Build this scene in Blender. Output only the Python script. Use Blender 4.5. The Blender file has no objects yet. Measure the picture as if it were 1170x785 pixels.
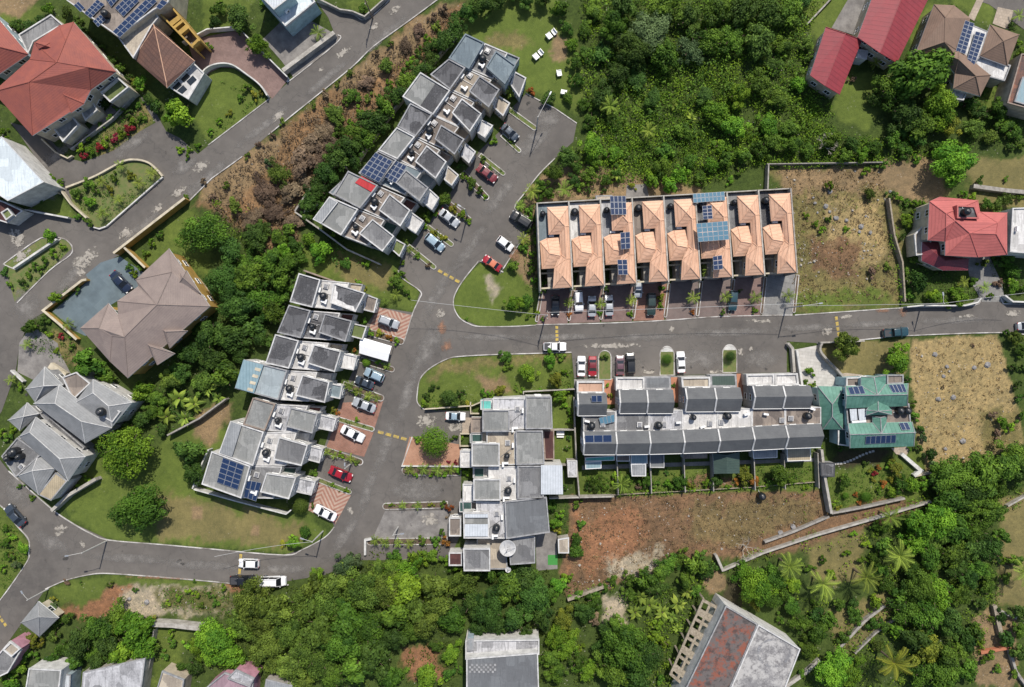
import bpy, bmesh, math, random
import numpy as np
from mathutils import Vector, Matrix
from mathutils.geometry import tessellate_polygon
random.seed(7); RNG = np.random.default_rng(7)
SC = bpy.context.scene
COL = SC.collection
# ---------------------------------------------------------------- camera geometry (a drone looking straight down)
F, H, CX, CY = 780.0, 137.0, 585.0, 392.5
def W(x, y, h=0.0):
    s = (H - h) / F
    return Vector(((x - CX) * s, (CY - y) * s, h))
PXM = F / H
# ---------------------------------------------------------------- materials
MATS = {}
class NB:
    def __init__(s, name):
        s.m = bpy.data.materials.new(name); s.m.use_nodes = True
        s.nt = s.m.node_tree; s.n = s.nt.nodes; s.l = s.nt.links
        s.p = s.n['Principled BSDF']; s.out = s.n['Material Output']
        MATS[name] = s.m
    def add(s, t, **kw):
        n = s.n.new(t)
        for k, v in kw.items(): setattr(n, k, v)
        return n
    def coord(s, kind='Object'):
        tc = s.add('ShaderNodeTexCoord'); oi = s.add('ShaderNodeObjectInfo')
        if kind == 'UV': return tc.outputs['UV']
        v = s.add('ShaderNodeVectorMath', operation='SCALE'); v.inputs[0].default_value = (37.0, 91.0, 13.0)
        s.l.new(oi.outputs['Random'], v.inputs['Scale'])
        a = s.add('ShaderNodeVectorMath', operation='ADD')
        s.l.new(tc.outputs['Object'], a.inputs[0]); s.l.new(v.outputs[0], a.inputs[1])
        return a.outputs[0]
    def noise(s, vec, scale, detail=4, rough=0.6):
        n = s.add('ShaderNodeTexNoise'); n.inputs['Scale'].default_value = scale
        n.inputs['Detail'].default_value = detail; n.inputs['Roughness'].default_value = rough
        s.l.new(vec, n.inputs['Vector']); return n.outputs['Fac']
    def ramp(s, fac, lo, hi):
        m = s.add('ShaderNodeMapRange'); m.inputs['From Min'].default_value = lo; m.inputs['From Max'].default_value = hi
        s.l.new(fac, m.inputs['Value']); return m.outputs['Result']
    def mix(s, fac, a, b, blend='MIX'):
        m = s.add('ShaderNodeMix', data_type='RGBA', blend_type=blend)
        for sock, v in ((m.inputs[0], fac), (m.inputs[6], a), (m.inputs[7], b)):
            if isinstance(v, bpy.types.NodeSocket): s.l.new(v, sock)
            elif isinstance(v, (int, float)): sock.default_value = v
            else: sock.default_value = (*v, 1)
        return m.outputs[2]
    def math(s, op, a, b=None):
        m = s.add('ShaderNodeMath', operation=op)
        for i, v in enumerate((a, b)):
            if v is None: continue
            if isinstance(v, bpy.types.NodeSocket): s.l.new(v, m.inputs[i])
            else: m.inputs[i].default_value = v
        return m.outputs[0]
    def bump(s, fac, strength, dist=0.05):
        b = s.add('ShaderNodeBump'); b.inputs['Strength'].default_value = strength; b.inputs['Distance'].default_value = dist
        s.l.new(fac, b.inputs['Height']); s.l.new(b.outputs[0], s.p.inputs['Normal'])
    def done(s, col, rough=0.8, metal=0, spec=0.5):
        if isinstance(col, bpy.types.NodeSocket): s.l.new(col, s.p.inputs['Base Color'])
        else: s.p.inputs['Base Color'].default_value = (*col, 1)
        s.p.inputs['Roughness'].default_value = rough; s.p.inputs['Metallic'].default_value = metal
        s.p.inputs['Specular IOR Level'].default_value = spec
        return s.m
def mul(c, k): return tuple(min(1, v * k) for v in c)
def matte(name, c, c2=None, scale=0.8, rough=0.85, amt=1.0, fine=6.0):
    """plaster, concrete, soil: blotches at two sizes between two shades"""
    b = NB(name); v = b.coord(); c2 = c2 or mul(c, 0.62)
    f = b.ramp(b.noise(v, scale, 5, 0.65), 0.38, 0.66)
    col = b.mix(f, c, c2)
    g = b.ramp(b.noise(v, fine, 3, 0.7), 0.3, 0.7)
    col = b.mix(b.math('MULTIPLY', g, 0.35 * amt), col, mul(c2, 0.7))
    b.bump(g, 0.25, 0.03)
    return b.done(col, rough)
def plain(name, c, rough=0.5, metal=0, spec=0.5):
    b = NB(name); v = b.coord(); g = b.ramp(b.noise(v, 2.0, 3), 0.3, 0.7)
    return b.done(b.mix(b.math('MULTIPLY', g, 0.3), c, mul(c, 0.75)), rough, metal, spec)
def flat_roof(name, c, dark, thr=0.35, rough=0.9):
    """roof slab: pale rim, weathered dark field with streaks and ponding marks"""
    b = NB(name); v = b.coord()
    at = b.add('ShaderNodeAttribute', attribute_name='stain')
    n = b.noise(v, 0.35, 6, 0.7); n2 = b.noise(v, 2.2, 5, 0.75)
    s = b.math('ADD', b.math('MULTIPLY', at.outputs['Fac'], 0.38), b.math('MULTIPLY', n, 1.15))
    f = b.ramp(s, thr, thr + 0.55)
    col = b.mix(f, c, dark)
    col = b.mix(b.math('MULTIPLY', b.ramp(n2, 0.42, 0.7), 0.6), col, mul(dark, 0.72))
    n3 = b.noise(v, 4.2, 4, 0.85)
    col = b.mix(b.math('MULTIPLY', b.ramp(n3, 0.5, 0.68), 0.5), col, mul(c, 1.2))
    vo = b.add('ShaderNodeTexVoronoi', distance='CHEBYCHEV'); vo.inputs['Scale'].default_value = 0.42; b.l.new(v, vo.inputs['Vector'])
    sx = b.add('ShaderNodeSeparateXYZ'); b.l.new(vo.outputs['Color'], sx.inputs[0])
    col = b.mix(b.math('MULTIPLY', b.ramp(sx.outputs['X'], 0.55, 0.6), 0.42), col, mul(c, 1.1)); col = b.mix(b.math('MULTIPLY', b.ramp(sx.outputs['Y'], 0.62, 0.66), 0.5), col, mul(dark, 0.8))
    st = b.add('ShaderNodeMapping'); st.inputs['Scale'].default_value = (3.0, 0.35, 1); st.inputs['Rotation'].default_value = (0, 0, 0.5); b.l.new(v, st.inputs['Vector'])
    col = b.mix(b.math('MULTIPLY', b.ramp(b.noise(st.outputs[0], 1.0, 4, 0.7), 0.5, 0.66), 0.6), col, mul(dark, 0.7))
    b.bump(n2, 0.2, 0.03)
    return b.done(col, rough)
def tiles(name, c, c2, row=0.45, colw=0.0, rough=0.75, line=0.55, stain=0.35):
    b = NB(name); uv = b.coord('UV'); v = b.coord()
    sp = b.add('ShaderNodeSeparateXYZ'); b.l.new(uv, sp.inputs[0])
    f = b.math('FRACT', b.math('DIVIDE', sp.outputs['Y'], row))
    ln = b.ramp(f, 0.62, 1.0)
    if colw:
        g = b.math('FRACT', b.math('DIVIDE', sp.outputs['X'], colw))
        ln = b.math('MAXIMUM', ln, b.math('MULTIPLY', b.ramp(g, 0.6, 1.0), 0.7))
    n = b.ramp(b.noise(v, 0.5, 5, 0.7), 0.35, 0.7)
    col = b.mix(n, c, c2)
    n2 = b.ramp(b.noise(v, 3.5, 4, 0.8), 0.5, 0.8)
    col = b.mix(b.math('MULTIPLY', n2, stain), col, mul(c2, 0.5))
    col = b.mix(b.math('MULTIPLY', ln, line), col, mul(c, 0.42))
    b.bump(ln, 0.5, 0.04)
    return b.done(col, rough)
def seam(name, c, c2, w=0.6, rough=0.45, metal=0.0):
    b = NB(name); uv = b.coord('UV'); v = b.coord()
    sp = b.add('ShaderNodeSeparateXYZ'); b.l.new(uv, sp.inputs[0])
    f = b.math('FRACT', b.math('DIVIDE', sp.outputs['X'], w))
    ln = b.ramp(f, 0.72, 1.0)
    n = b.ramp(b.noise(v, 0.6, 5, 0.7), 0.35, 0.68)
    col = b.mix(n, c, c2)
    n2 = b.ramp(b.noise(v, 5, 4, 0.8), 0.52, 0.75)
    col = b.mix(b.math('MULTIPLY', n2, 0.35), col, mul(c2, 0.55))
    col = b.mix(b.math('MULTIPLY', ln, 0.45), col, mul(c, 0.45))
    b.bump(ln, 0.6, 0.04)
    return b.done(col, rough, metal)
def pavers(name, c, c2, mortar, bw=0.4, bh=0.2, rot=0.0, rough=0.85):
    b = NB(name); tc = b.add('ShaderNodeTexCoord'); mp = b.add('ShaderNodeMapping')
    mp.inputs['Rotation'].default_value = (0, 0, rot); b.l.new(tc.outputs['Object'], mp.inputs['Vector'])
    br = b.add('ShaderNodeTexBrick'); br.inputs['Scale'].default_value = 1.0
    br.inputs['Brick Width'].default_value = bw; br.inputs['Row Height'].default_value = bh; br.inputs['Mortar Size'].default_value = 0.02
    br.inputs['Color1'].default_value = (*c, 1); br.inputs['Color2'].default_value = (*c2, 1); br.inputs['Mortar'].default_value = (*mortar, 1)
    b.l.new(mp.outputs[0], br.inputs['Vector'])
    v = b.coord(); n = b.ramp(b.noise(v, 0.5, 5, 0.7), 0.4, 0.7)
    col = b.mix(b.math('MULTIPLY', n, 0.55), br.outputs['Color'], mul(c2, 0.5))
    n2 = b.ramp(b.noise(v, 4, 4, 0.8), 0.5, 0.8)
    col = b.mix(b.math('MULTIPLY', n2, 0.4), col, mul(c, 1.3))
    return b.done(col, rough)
def herring(name, c, c2, ang):
    """chevron bands of red and pale pavers"""
    b = NB(name); tc = b.add('ShaderNodeTexCoord'); mp = b.add('ShaderNodeMapping')
    mp.inputs['Rotation'].default_value = (0, 0, ang); b.l.new(tc.outputs['Object'], mp.inputs['Vector'])
    sp = b.add('ShaderNodeSeparateXYZ'); b.l.new(mp.outputs[0], sp.inputs[0])
    t = b.math('PINGPONG', sp.outputs['X'], 3.2)
    s = b.math('FRACT', b.math('DIVIDE', b.math('ADD', sp.outputs['Y'], t), 0.95))
    f = b.ramp(s, 0.45, 0.55)
    col = b.mix(f, c, c2)
    n = b.ramp(b.noise(b.coord(), 1.5, 5, 0.7), 0.4, 0.75)
    col = b.mix(b.math('MULTIPLY', n, 0.5), col, mul(c, 0.6))
    return b.done(col, 0.85)
def leafmat(name, c, c2, trans=0.16, vary=0.32):
    b = NB(name); at = b.add('ShaderNodeAttribute', attribute_name='tone'); oi = b.add('ShaderNodeObjectInfo')
    col = b.mix(at.outputs['Fac'], c2, c)
    hs = b.add('ShaderNodeHueSaturation'); b.l.new(col, hs.inputs['Color'])
    m = b.add('ShaderNodeMapRange'); m.inputs['To Min'].default_value = 1 - vary; m.inputs['To Max'].default_value = 1 + vary
    b.l.new(oi.outputs['Random'], m.inputs['Value']); b.l.new(m.outputs[0], hs.inputs['Value'])
    m2 = b.add('ShaderNodeMapRange'); m2.inputs['To Min'].default_value = 0.485; m2.inputs['To Max'].default_value = 0.515
    r2 = b.math('FRACT', b.math('MULTIPLY', oi.outputs['Random'], 17.3)); b.l.new(r2, m2.inputs['Value']); b.l.new(m2.outputs[0], hs.inputs['Hue'])
    b.done(hs.outputs[0], 0.6, 0, 0.12)
    tr = b.add('ShaderNodeBsdfTranslucent'); b.l.new(hs.outputs[0], tr.inputs['Color'])
    mx = b.add('ShaderNodeMixShader'); mx.inputs[0].default_value = trans
    b.l.new(b.p.outputs[0], mx.inputs[1]); b.l.new(tr.outputs[0], mx.inputs[2]); b.l.new(mx.outputs[0], b.out.inputs['Surface'])
    return b.m
def M(n): return MATS[n]

# walls
matte('stucco_white', (0.66, 0.65, 0.62)); matte('stucco_cream', (0.60, 0.53, 0.40)); matte('stucco_blue', (0.34, 0.42, 0.46))
matte('stucco_grey', (0.36, 0.36, 0.37)); matte('stucco_yellow', (0.46, 0.29, 0.07), (0.32, 0.2, 0.05)); matte('stucco_sand', (0.52, 0.44, 0.33))
matte('stucco_green', (0.22, 0.42, 0.40)); matte('stucco_teal', (0.40, 0.56, 0.60)); matte('stucco_pink', (0.52, 0.26, 0.32))
matte('wall_concrete', (0.36, 0.34, 0.31), (0.20, 0.18, 0.16), 1.2); matte('wall_pale', (0.46, 0.435, 0.395), (0.26, 0.24, 0.21), 0.9)
matte('wall_stone', (0.36, 0.31, 0.24), (0.18, 0.15, 0.11), 2.5, fine=9); matte('kerb_white', (0.62, 0.60, 0.58), (0.20, 0.18, 0.16), 0.45)
matte('parapet', (0.36, 0.36, 0.365), (0.19, 0.19, 0.20), 1.1); matte('parapet_white', (0.62, 0.615, 0.61), (0.38, 0.375, 0.37), 0.9)
matte('parapet_blue', (0.20, 0.24, 0.27), (0.12, 0.15, 0.17), 1.0); matte('parapet_brown', (0.33, 0.26, 0.21), (0.18, 0.14, 0.12), 1.2)
# flat roofs
flat_roof('roof_dark', (0.22, 0.22, 0.23), (0.055, 0.055, 0.06)); flat_roof('roof_mid', (0.27, 0.27, 0.27), (0.13, 0.13, 0.135))
flat_roof('roof_light', (0.30, 0.30, 0.29), (0.19, 0.195, 0.19), 0.5); flat_roof('roof_blue', (0.20, 0.245, 0.27), (0.13, 0.165, 0.19), 0.55)
flat_roof('roof_white', (0.62, 0.61, 0.60), (0.38, 0.37, 0.36), 0.75); flat_roof('roof_sheet', (0.60, 0.66, 0.69), (0.50, 0.56, 0.60), 0.8, 0.5)
flat_roof('roof_brown', (0.30, 0.25, 0.21), (0.13, 0.11, 0.10), 0.5); flat_roof('roof_beige', (0.48, 0.42, 0.33), (0.27, 0.23, 0.19), 0.6)
flat_roof('roof_marble', (0.48, 0.48, 0.50), (0.16, 0.16, 0.17), 0.8); flat_roof('roof_green', (0.17, 0.20, 0.08), (0.10, 0.13, 0.04), 0.5)
flat_roof('roof_rust', (0.30, 0.13, 0.08), (0.07, 0.055, 0.055), 0.55); flat_roof('roof_salmon', (0.55, 0.36, 0.27), (0.45, 0.28, 0.2), 0.7)
flat_roof('roof_maroon', (0.10, 0.04, 0.035), (0.06, 0.025, 0.025), 0.5); flat_roof('roof_dgreen', (0.035, 0.085, 0.075), (0.02, 0.05, 0.045), 0.5)
flat_roof('roof_turq', (0.12, 0.42, 0.38), (0.08, 0.32, 0.29), 0.7); flat_roof('roof_red', (0.42, 0.035, 0.04), (0.33, 0.03, 0.035), 0.7)
# pitched roofs
tiles('tile_red', (0.30, 0.085, 0.06), (0.22, 0.065, 0.055), 0.4, 0, line=0.25); tiles('tile_brown', (0.17, 0.085, 0.06), (0.10, 0.056, 0.046), 0.8, 0.5, line=0.65)
tiles('tile_orange', (0.69, 0.43, 0.295), (0.58, 0.335, 0.22), 0.72, 0.0, line=0.5, stain=0.35); tiles('tile_taupe', (0.27, 0.215, 0.19), (0.21, 0.165, 0.15), 0.4, 0, line=0.22)
tiles('tile_grey', (0.27, 0.275, 0.28), (0.19, 0.195, 0.20), 0.42, 0, line=0.25); tiles('tile_tan', (0.22, 0.145, 0.105), (0.165, 0.11, 0.08), 0.4, 0, line=0.25)
tiles('tile_pink', (0.46, 0.125, 0.115), (0.37, 0.10, 0.092), 0.6, 0, line=0.3, stain=0.2); tiles('shingle_grey', (0.115, 0.12, 0.125), (0.08, 0.083, 0.09), 0.35, 0, line=0.2)
seam('metal_red', (0.27, 0.035, 0.045), (0.21, 0.03, 0.04), 0.9, rough=0.6); seam('metal_green', (0.115, 0.255, 0.20), (0.06, 0.165, 0.125), 0.75, rough=0.65)
seam('metal_maroon', (0.20, 0.035, 0.045), (0.14, 0.03, 0.04), 0.5); seam('metal_grey', (0.30, 0.31, 0.32), (0.19, 0.20, 0.21), 0.45)
seam('metal_pale', (0.55, 0.58, 0.62), (0.42, 0.45, 0.48), 0.5); seam('metal_beige', (0.42, 0.35, 0.24), (0.3, 0.25, 0.17), 0.4); seam('metal_dgreen', (0.055, 0.085, 0.07), (0.04, 0.065, 0.055), 0.5)
seam('metal_teal', (0.23, 0.33, 0.37), (0.18, 0.27, 0.31), 0.6)
# small things
plain('frame_white', (0.75, 0.75, 0.74)); plain('frame_dark', (0.05, 0.05, 0.055)); plain('tank_black', (0.012, 0.014, 0.017), 0.35); plain('tank_blue', (0.03, 0.06, 0.09), 0.4)
plain('aluminium', (0.33, 0.35, 0.38), 0.45, 0.3); plain('plastic_white', (0.78, 0.78, 0.77), 0.4); plain('rubber', (0.02, 0.02, 0.02), 0.8); plain('steel_grey', (0.30, 0.30, 0.31), 0.45, 0.4)
plain('canvas_white', (0.85, 0.85, 0.86), 0.7); matte('paint_yellow', (0.58, 0.41, 0.06), (0.24, 0.19, 0.10), 1.6); plain('lamp_red', (0.35, 0.01, 0.01), 0.3); plain('lamp_clear', (0.7, 0.7, 0.68), 0.15)
plain('wood_pole', (0.22, 0.17, 0.13), 0.85); plain('bark', (0.13, 0.095, 0.065), 0.9); plain('bark_pale', (0.40, 0.36, 0.30), 0.9); plain('cable', (0.42, 0.42, 0.42), 0.6); plain('timber', (0.30, 0.24, 0.17), 0.8)
plain('turf_green', (0.05, 0.24, 0.05), 0.9); plain('door_brown', (0.10, 0.05, 0.03), 0.6); plain('terracotta', (0.40, 0.15, 0.08), 0.8)
plain('concrete_post', (0.45, 0.44, 0.42), 0.8)
b = NB('glass_dark'); b.done((0.018, 0.024, 0.03), 0.08, 0, 0.8)
b = NB('glass_car'); b.done((0.012, 0.014, 0.017), 0.06, 0, 0.8)
b = NB('solar_cell'); uv = b.coord('UV'); sp = b.add('ShaderNodeSeparateXYZ'); b.l.new(uv, sp.inputs[0])
f1 = b.ramp(b.math('FRACT', b.math('DIVIDE', sp.outputs['X'], 0.32)), 0.86, 1.0); f2 = b.ramp(b.math('FRACT', b.math('DIVIDE', sp.outputs['Y'], 0.32)), 0.86, 1.0)
b.done(b.mix(b.math('MULTIPLY', b.math('MAXIMUM', f1, f2), 0.3), (0.012, 0.027, 0.075), (0.09, 0.13, 0.22)), 0.25, 0, 0.5)
b = NB('solar_pale'); b.done((0.075, 0.17, 0.24), 0.25, 0, 0.7)
for nm, c in dict(white=(0.75, 0.75, 0.76), silver=(0.42, 0.44, 0.46), black=(0.010, 0.011, 0.013), red=(0.30, 0.008, 0.018), maroon=(0.16, 0.02, 0.025),
                  navy=(0.012, 0.02, 0.045), slate=(0.05, 0.065, 0.085), iceblue=(0.30, 0.40, 0.47), teal=(0.015, 0.05, 0.065), orange=(0.55, 0.16, 0.08), plum=(0.12, 0.06, 0.075), green=(0.02, 0.04, 0.035)).items():
    b = NB('paint_' + nm if nm != 'white' else 'paint_white'); b.done(c, 0.32, 0.25 if nm in ('silver', 'iceblue', 'slate') else 0.0, 0.6)
    b.p.inputs['Coat Weight'].default_value = 0.6; b.p.inputs['Coat Roughness'].default_value = 0.08
# foliage
leafmat('leaf_bright', (0.185, 0.32, 0.026), (0.058, 0.14, 0.014)); leafmat('leaf_mid', (0.125, 0.225, 0.025), (0.036, 0.082, 0.013)); leafmat('leaf_dark', (0.082, 0.155, 0.026), (0.024, 0.056, 0.012))
leafmat('leaf_olive', (0.145, 0.215, 0.032), (0.042, 0.074, 0.013)); leafmat('leaf_yellow', (0.25, 0.26, 0.03), (0.10, 0.13, 0.02)); leafmat('leaf_dry', (0.23, 0.165, 0.105), (0.085, 0.06, 0.042))
leafmat('leaf_red', (0.33, 0.035, 0.05), (0.12, 0.02, 0.02)); leafmat('leaf_orange', (0.36, 0.13, 0.03), (0.15, 0.07, 0.02)); leafmat('leaf_palm', (0.25, 0.33, 0.05), (0.035, 0.075, 0.014)); leafmat('leaf_straw', (0.34, 0.26, 0.12), (0.19, 0.14, 0.07))
leafmat('leaf_grey', (0.12, 0.18, 0.07), (0.04, 0.07, 0.026)); leafmat('leaf_weed', (0.18, 0.30, 0.022), (0.065, 0.13, 0.014))
# roads and paving
b = NB('asphalt'); tc = b.add('ShaderNodeTexCoord'); v = tc.outputs['Object']
n1 = b.ramp(b.noise(v, 0.05, 5, 0.6), 0.35, 0.68); n2 = b.ramp(b.noise(v, 0.35, 6, 0.7), 0.42, 0.7); n3 = b.ramp(b.noise(v, 6, 3, 0.8), 0.3, 0.75)
col = b.mix(n1, (0.082, 0.074, 0.068), (0.145, 0.130, 0.116)); col = b.mix(b.math('MULTIPLY', n2, 0.35), col, (0.21, 0.19, 0.17))
col = b.mix(b.math('MULTIPLY', n3, 0.35), col, (0.07, 0.068, 0.068))
vo = b.add('ShaderNodeTexVoronoi', feature='DISTANCE_TO_EDGE'); vo.inputs['Scale'].default_value = 0.13
wv = b.add('ShaderNodeVectorMath', operation='ADD'); nz = b.add('ShaderNodeTexNoise'); nz.inputs['Scale'].default_value = 0.5; nz.inputs['Detail'].default_value = 5
b.l.new(v, nz.inputs['Vector']); sc = b.add('ShaderNodeVectorMath', operation='SCALE'); sc.inputs['Scale'].default_value = 3.0; b.l.new(nz.outputs['Color'], sc.inputs[0])
b.l.new(v, wv.inputs[0]); b.l.new(sc.outputs[0], wv.inputs[1]); b.l.new(wv.outputs[0], vo.inputs['Vector'])
cr = b.ramp(vo.outputs['Distance'], 0.012, 0.0); col = b.mix(b.math('MULTIPLY', cr, 0.45), col, (0.05, 0.048, 0.046))
spot = b.ramp(b.noise(v, 0.9, 4, 0.5), 0.70, 0.76); col = b.mix(b.math('MULTIPLY', spot, 0.6), col, (0.045, 0.043, 0.042))
b.bump(n3, 0.3, 0.02); b.done(col, 0.9)
def blotch(name, c, c2, lo, hi, scale):
    b = NB(name); at = b.add('ShaderNodeAttribute', attribute_name='m'); tc = b.add('ShaderNodeTexCoord'); v = tc.outputs['Object']
    n = b.noise(v, scale, 6, 0.75); s = b.math('ADD', b.math('MULTIPLY', at.outputs['Fac'], 0.4), n)
    a = b.ramp(s, lo, hi)
    b.done(b.mix(b.ramp(b.noise(v, 1.5, 4), 0.35, 0.7), c, c2), 0.9)
    tr = b.add('ShaderNodeBsdfTransparent'); mx = b.add('ShaderNodeMixShader')
    b.l.new(a, mx.inputs[0]); b.l.new(tr.outputs[0], mx.inputs[1]); b.l.new(b.p.outputs[0], mx.inputs[2]); b.l.new(mx.outputs[0], b.out.inputs['Surface'])
blotch('patch_pale', (0.36, 0.33, 0.29), (0.25, 0.23, 0.2), 0.76, 0.84, 1.1); blotch('patch_soil', (0.34, 0.18, 0.11), (0.26, 0.14, 0.09), 0.72, 1.05, 0.9)
blotch('patch_wear', (0.22, 0.205, 0.19), (0.17, 0.16, 0.15), 0.58, 1.0, 0.5); blotch('patch_dark', (0.045, 0.043, 0.042), (0.06, 0.058, 0.055), 0.8, 0.95, 0.7)
pavers('brick_red', (0.30, 0.135, 0.09), (0.22, 0.10, 0.07), (0.30, 0.22, 0.18), 0.4, 0.2, 0.25); pavers('brick_terracotta', (0.40, 0.20, 0.125), (0.34, 0.165, 0.10), (0.38, 0.28, 0.2), 0.4, 0.2, 0.1)
pavers('brick_mauve', (0.20, 0.125, 0.11), (0.16, 0.10, 0.09), (0.24, 0.18, 0.16), 0.4, 0.2, 0.6); pavers('brick_dark', (0.135, 0.105, 0.098), (0.17, 0.12, 0.11), (0.2, 0.17, 0.15), 0.4, 0.2, 0.06)
pavers('slab_pale', (0.52, 0.50, 0.47), (0.44, 0.42, 0.39), (0.3, 0.28, 0.26), 1.2, 0.6, 0.1); pavers('slab_grey', (0.24, 0.235, 0.225), (0.19, 0.185, 0.18), (0.1, 0.1, 0.1), 1.0, 1.0, 0.3)
pavers('slab_tan', (0.40, 0.33, 0.26), (0.34, 0.28, 0.22), (0.2, 0.16, 0.13), 0.6, 0.6, 0.2); pavers('court_blue', (0.125, 0.165, 0.185), (0.105, 0.14, 0.16), (0.14, 0.18, 0.2), 2.5, 2.5, 0.8, 0.55)
herring('brick_chevron', (0.30, 0.15, 0.11), (0.40, 0.29, 0.23), math.radians(20))
matte('soil', (0.15, 0.105, 0.07), (0.08, 0.055, 0.038), 1.0); matte('concrete_pad', (0.25, 0.235, 0.22), (0.13, 0.12, 0.115), 0.5)
b = NB('lawn_strip'); v = b.coord(); b.done(b.mix(b.ramp(b.noise(v, 1.2, 5, 0.7), 0.35, 0.7), (0.085, 0.135, 0.03), (0.17, 0.15, 0.065)), 0.95)
# ground: per-vertex ground-cover colour broken up by noise at several sizes
b = NB('ground_cover'); at = b.add('ShaderNodeAttribute', attribute_name='cover'); rb = b.add('ShaderNodeAttribute', attribute_name='rough')
tc = b.add('ShaderNodeTexCoord'); v = tc.outputs['Object']
col = at.outputs['Color']
n1 = b.ramp(b.noise(v, 0.16, 6, 0.7), 0.32, 0.7); n2 = b.ramp(b.noise(v, 1.1, 6, 0.75), 0.34, 0.7); n3 = b.ramp(b.noise(v, 5.0, 4, 0.8), 0.32, 0.72)
k = b.mix(n1, (0.72, 0.74, 0.70), (1.22, 1.16, 1.08)); col = b.mix(1.0, col, k, 'MULTIPLY')
k2 = b.mix(n2, (0.62, 0.64, 0.66), (1.3, 1.24, 1.15)); col = b.mix(b.math('ADD', b.math('MULTIPLY', rb.outputs['Fac'], 0.85), 0.3), col, b.mix(1.0, col, k2, 'MULTIPLY'))
k3 = b.mix(n3, (0.5, 0.5, 0.5), (1.45, 1.42, 1.35)); col = b.mix(b.math('ADD', b.math('MULTIPLY', rb.outputs['Fac'], 0.75), 0.2), col, b.mix(1.0, col, k3, 'MULTIPLY'))
vo = b.add('ShaderNodeTexVoronoi'); vo.inputs['Scale'].default_value = 1.6; b.l.new(v, vo.inputs['Vector'])
st = b.math('MULTIPLY', b.ramp(vo.outputs['Distance'], 0.24, 0.12), b.ramp(b.noise(v, 0.3, 4, 0.7), 0.55, 0.62))
col = b.mix(b.math('MULTIPLY', b.math('MULTIPLY', st, rb.outputs['Fac']), 0.8), col, (0.42, 0.39, 0.34))
b.bump(n3, 0.5, 0.08); b.done(col, 0.95, 0, 0.2)

# ---------------------------------------------------------------- meshes
def signed_area(P): return 0.5 * sum(P[i][0] * P[(i + 1) % len(P)][1] - P[(i + 1) % len(P)][0] * P[i][1] for i in range(len(P)))
def ccw(P):
    P = [Vector((p[0], p[1], 0)) for p in P]
    return P if signed_area(P) > 0 else P[::-1]
def inset(P, d):
    """move every edge of a counter-clockwise outline inwards by d (outwards if negative)"""
    n = len(P); out = []
    for i in range(n):
        a, b_, c = P[i - 1], P[i], P[(i + 1) % n]
        u = Vector((b_[0] - a[0], b_[1] - a[1])); w = Vector((c[0] - b_[0], c[1] - b_[1]))
        if u.length < 1e-6 or w.length < 1e-6: out.append(Vector((b_[0], b_[1], 0))); continue
        u.normalize(); w.normalize()
        n1 = Vector((-u.y, u.x)); n2 = Vector((-w.y, w.x)); s = n1 + n2
        k = 1 + n1.dot(n2)
        k = max(k, 0.35)
        o = s / k * d
        out.append(Vector((b_[0] + o.x, b_[1] + o.y, 0)))
    return out
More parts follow.
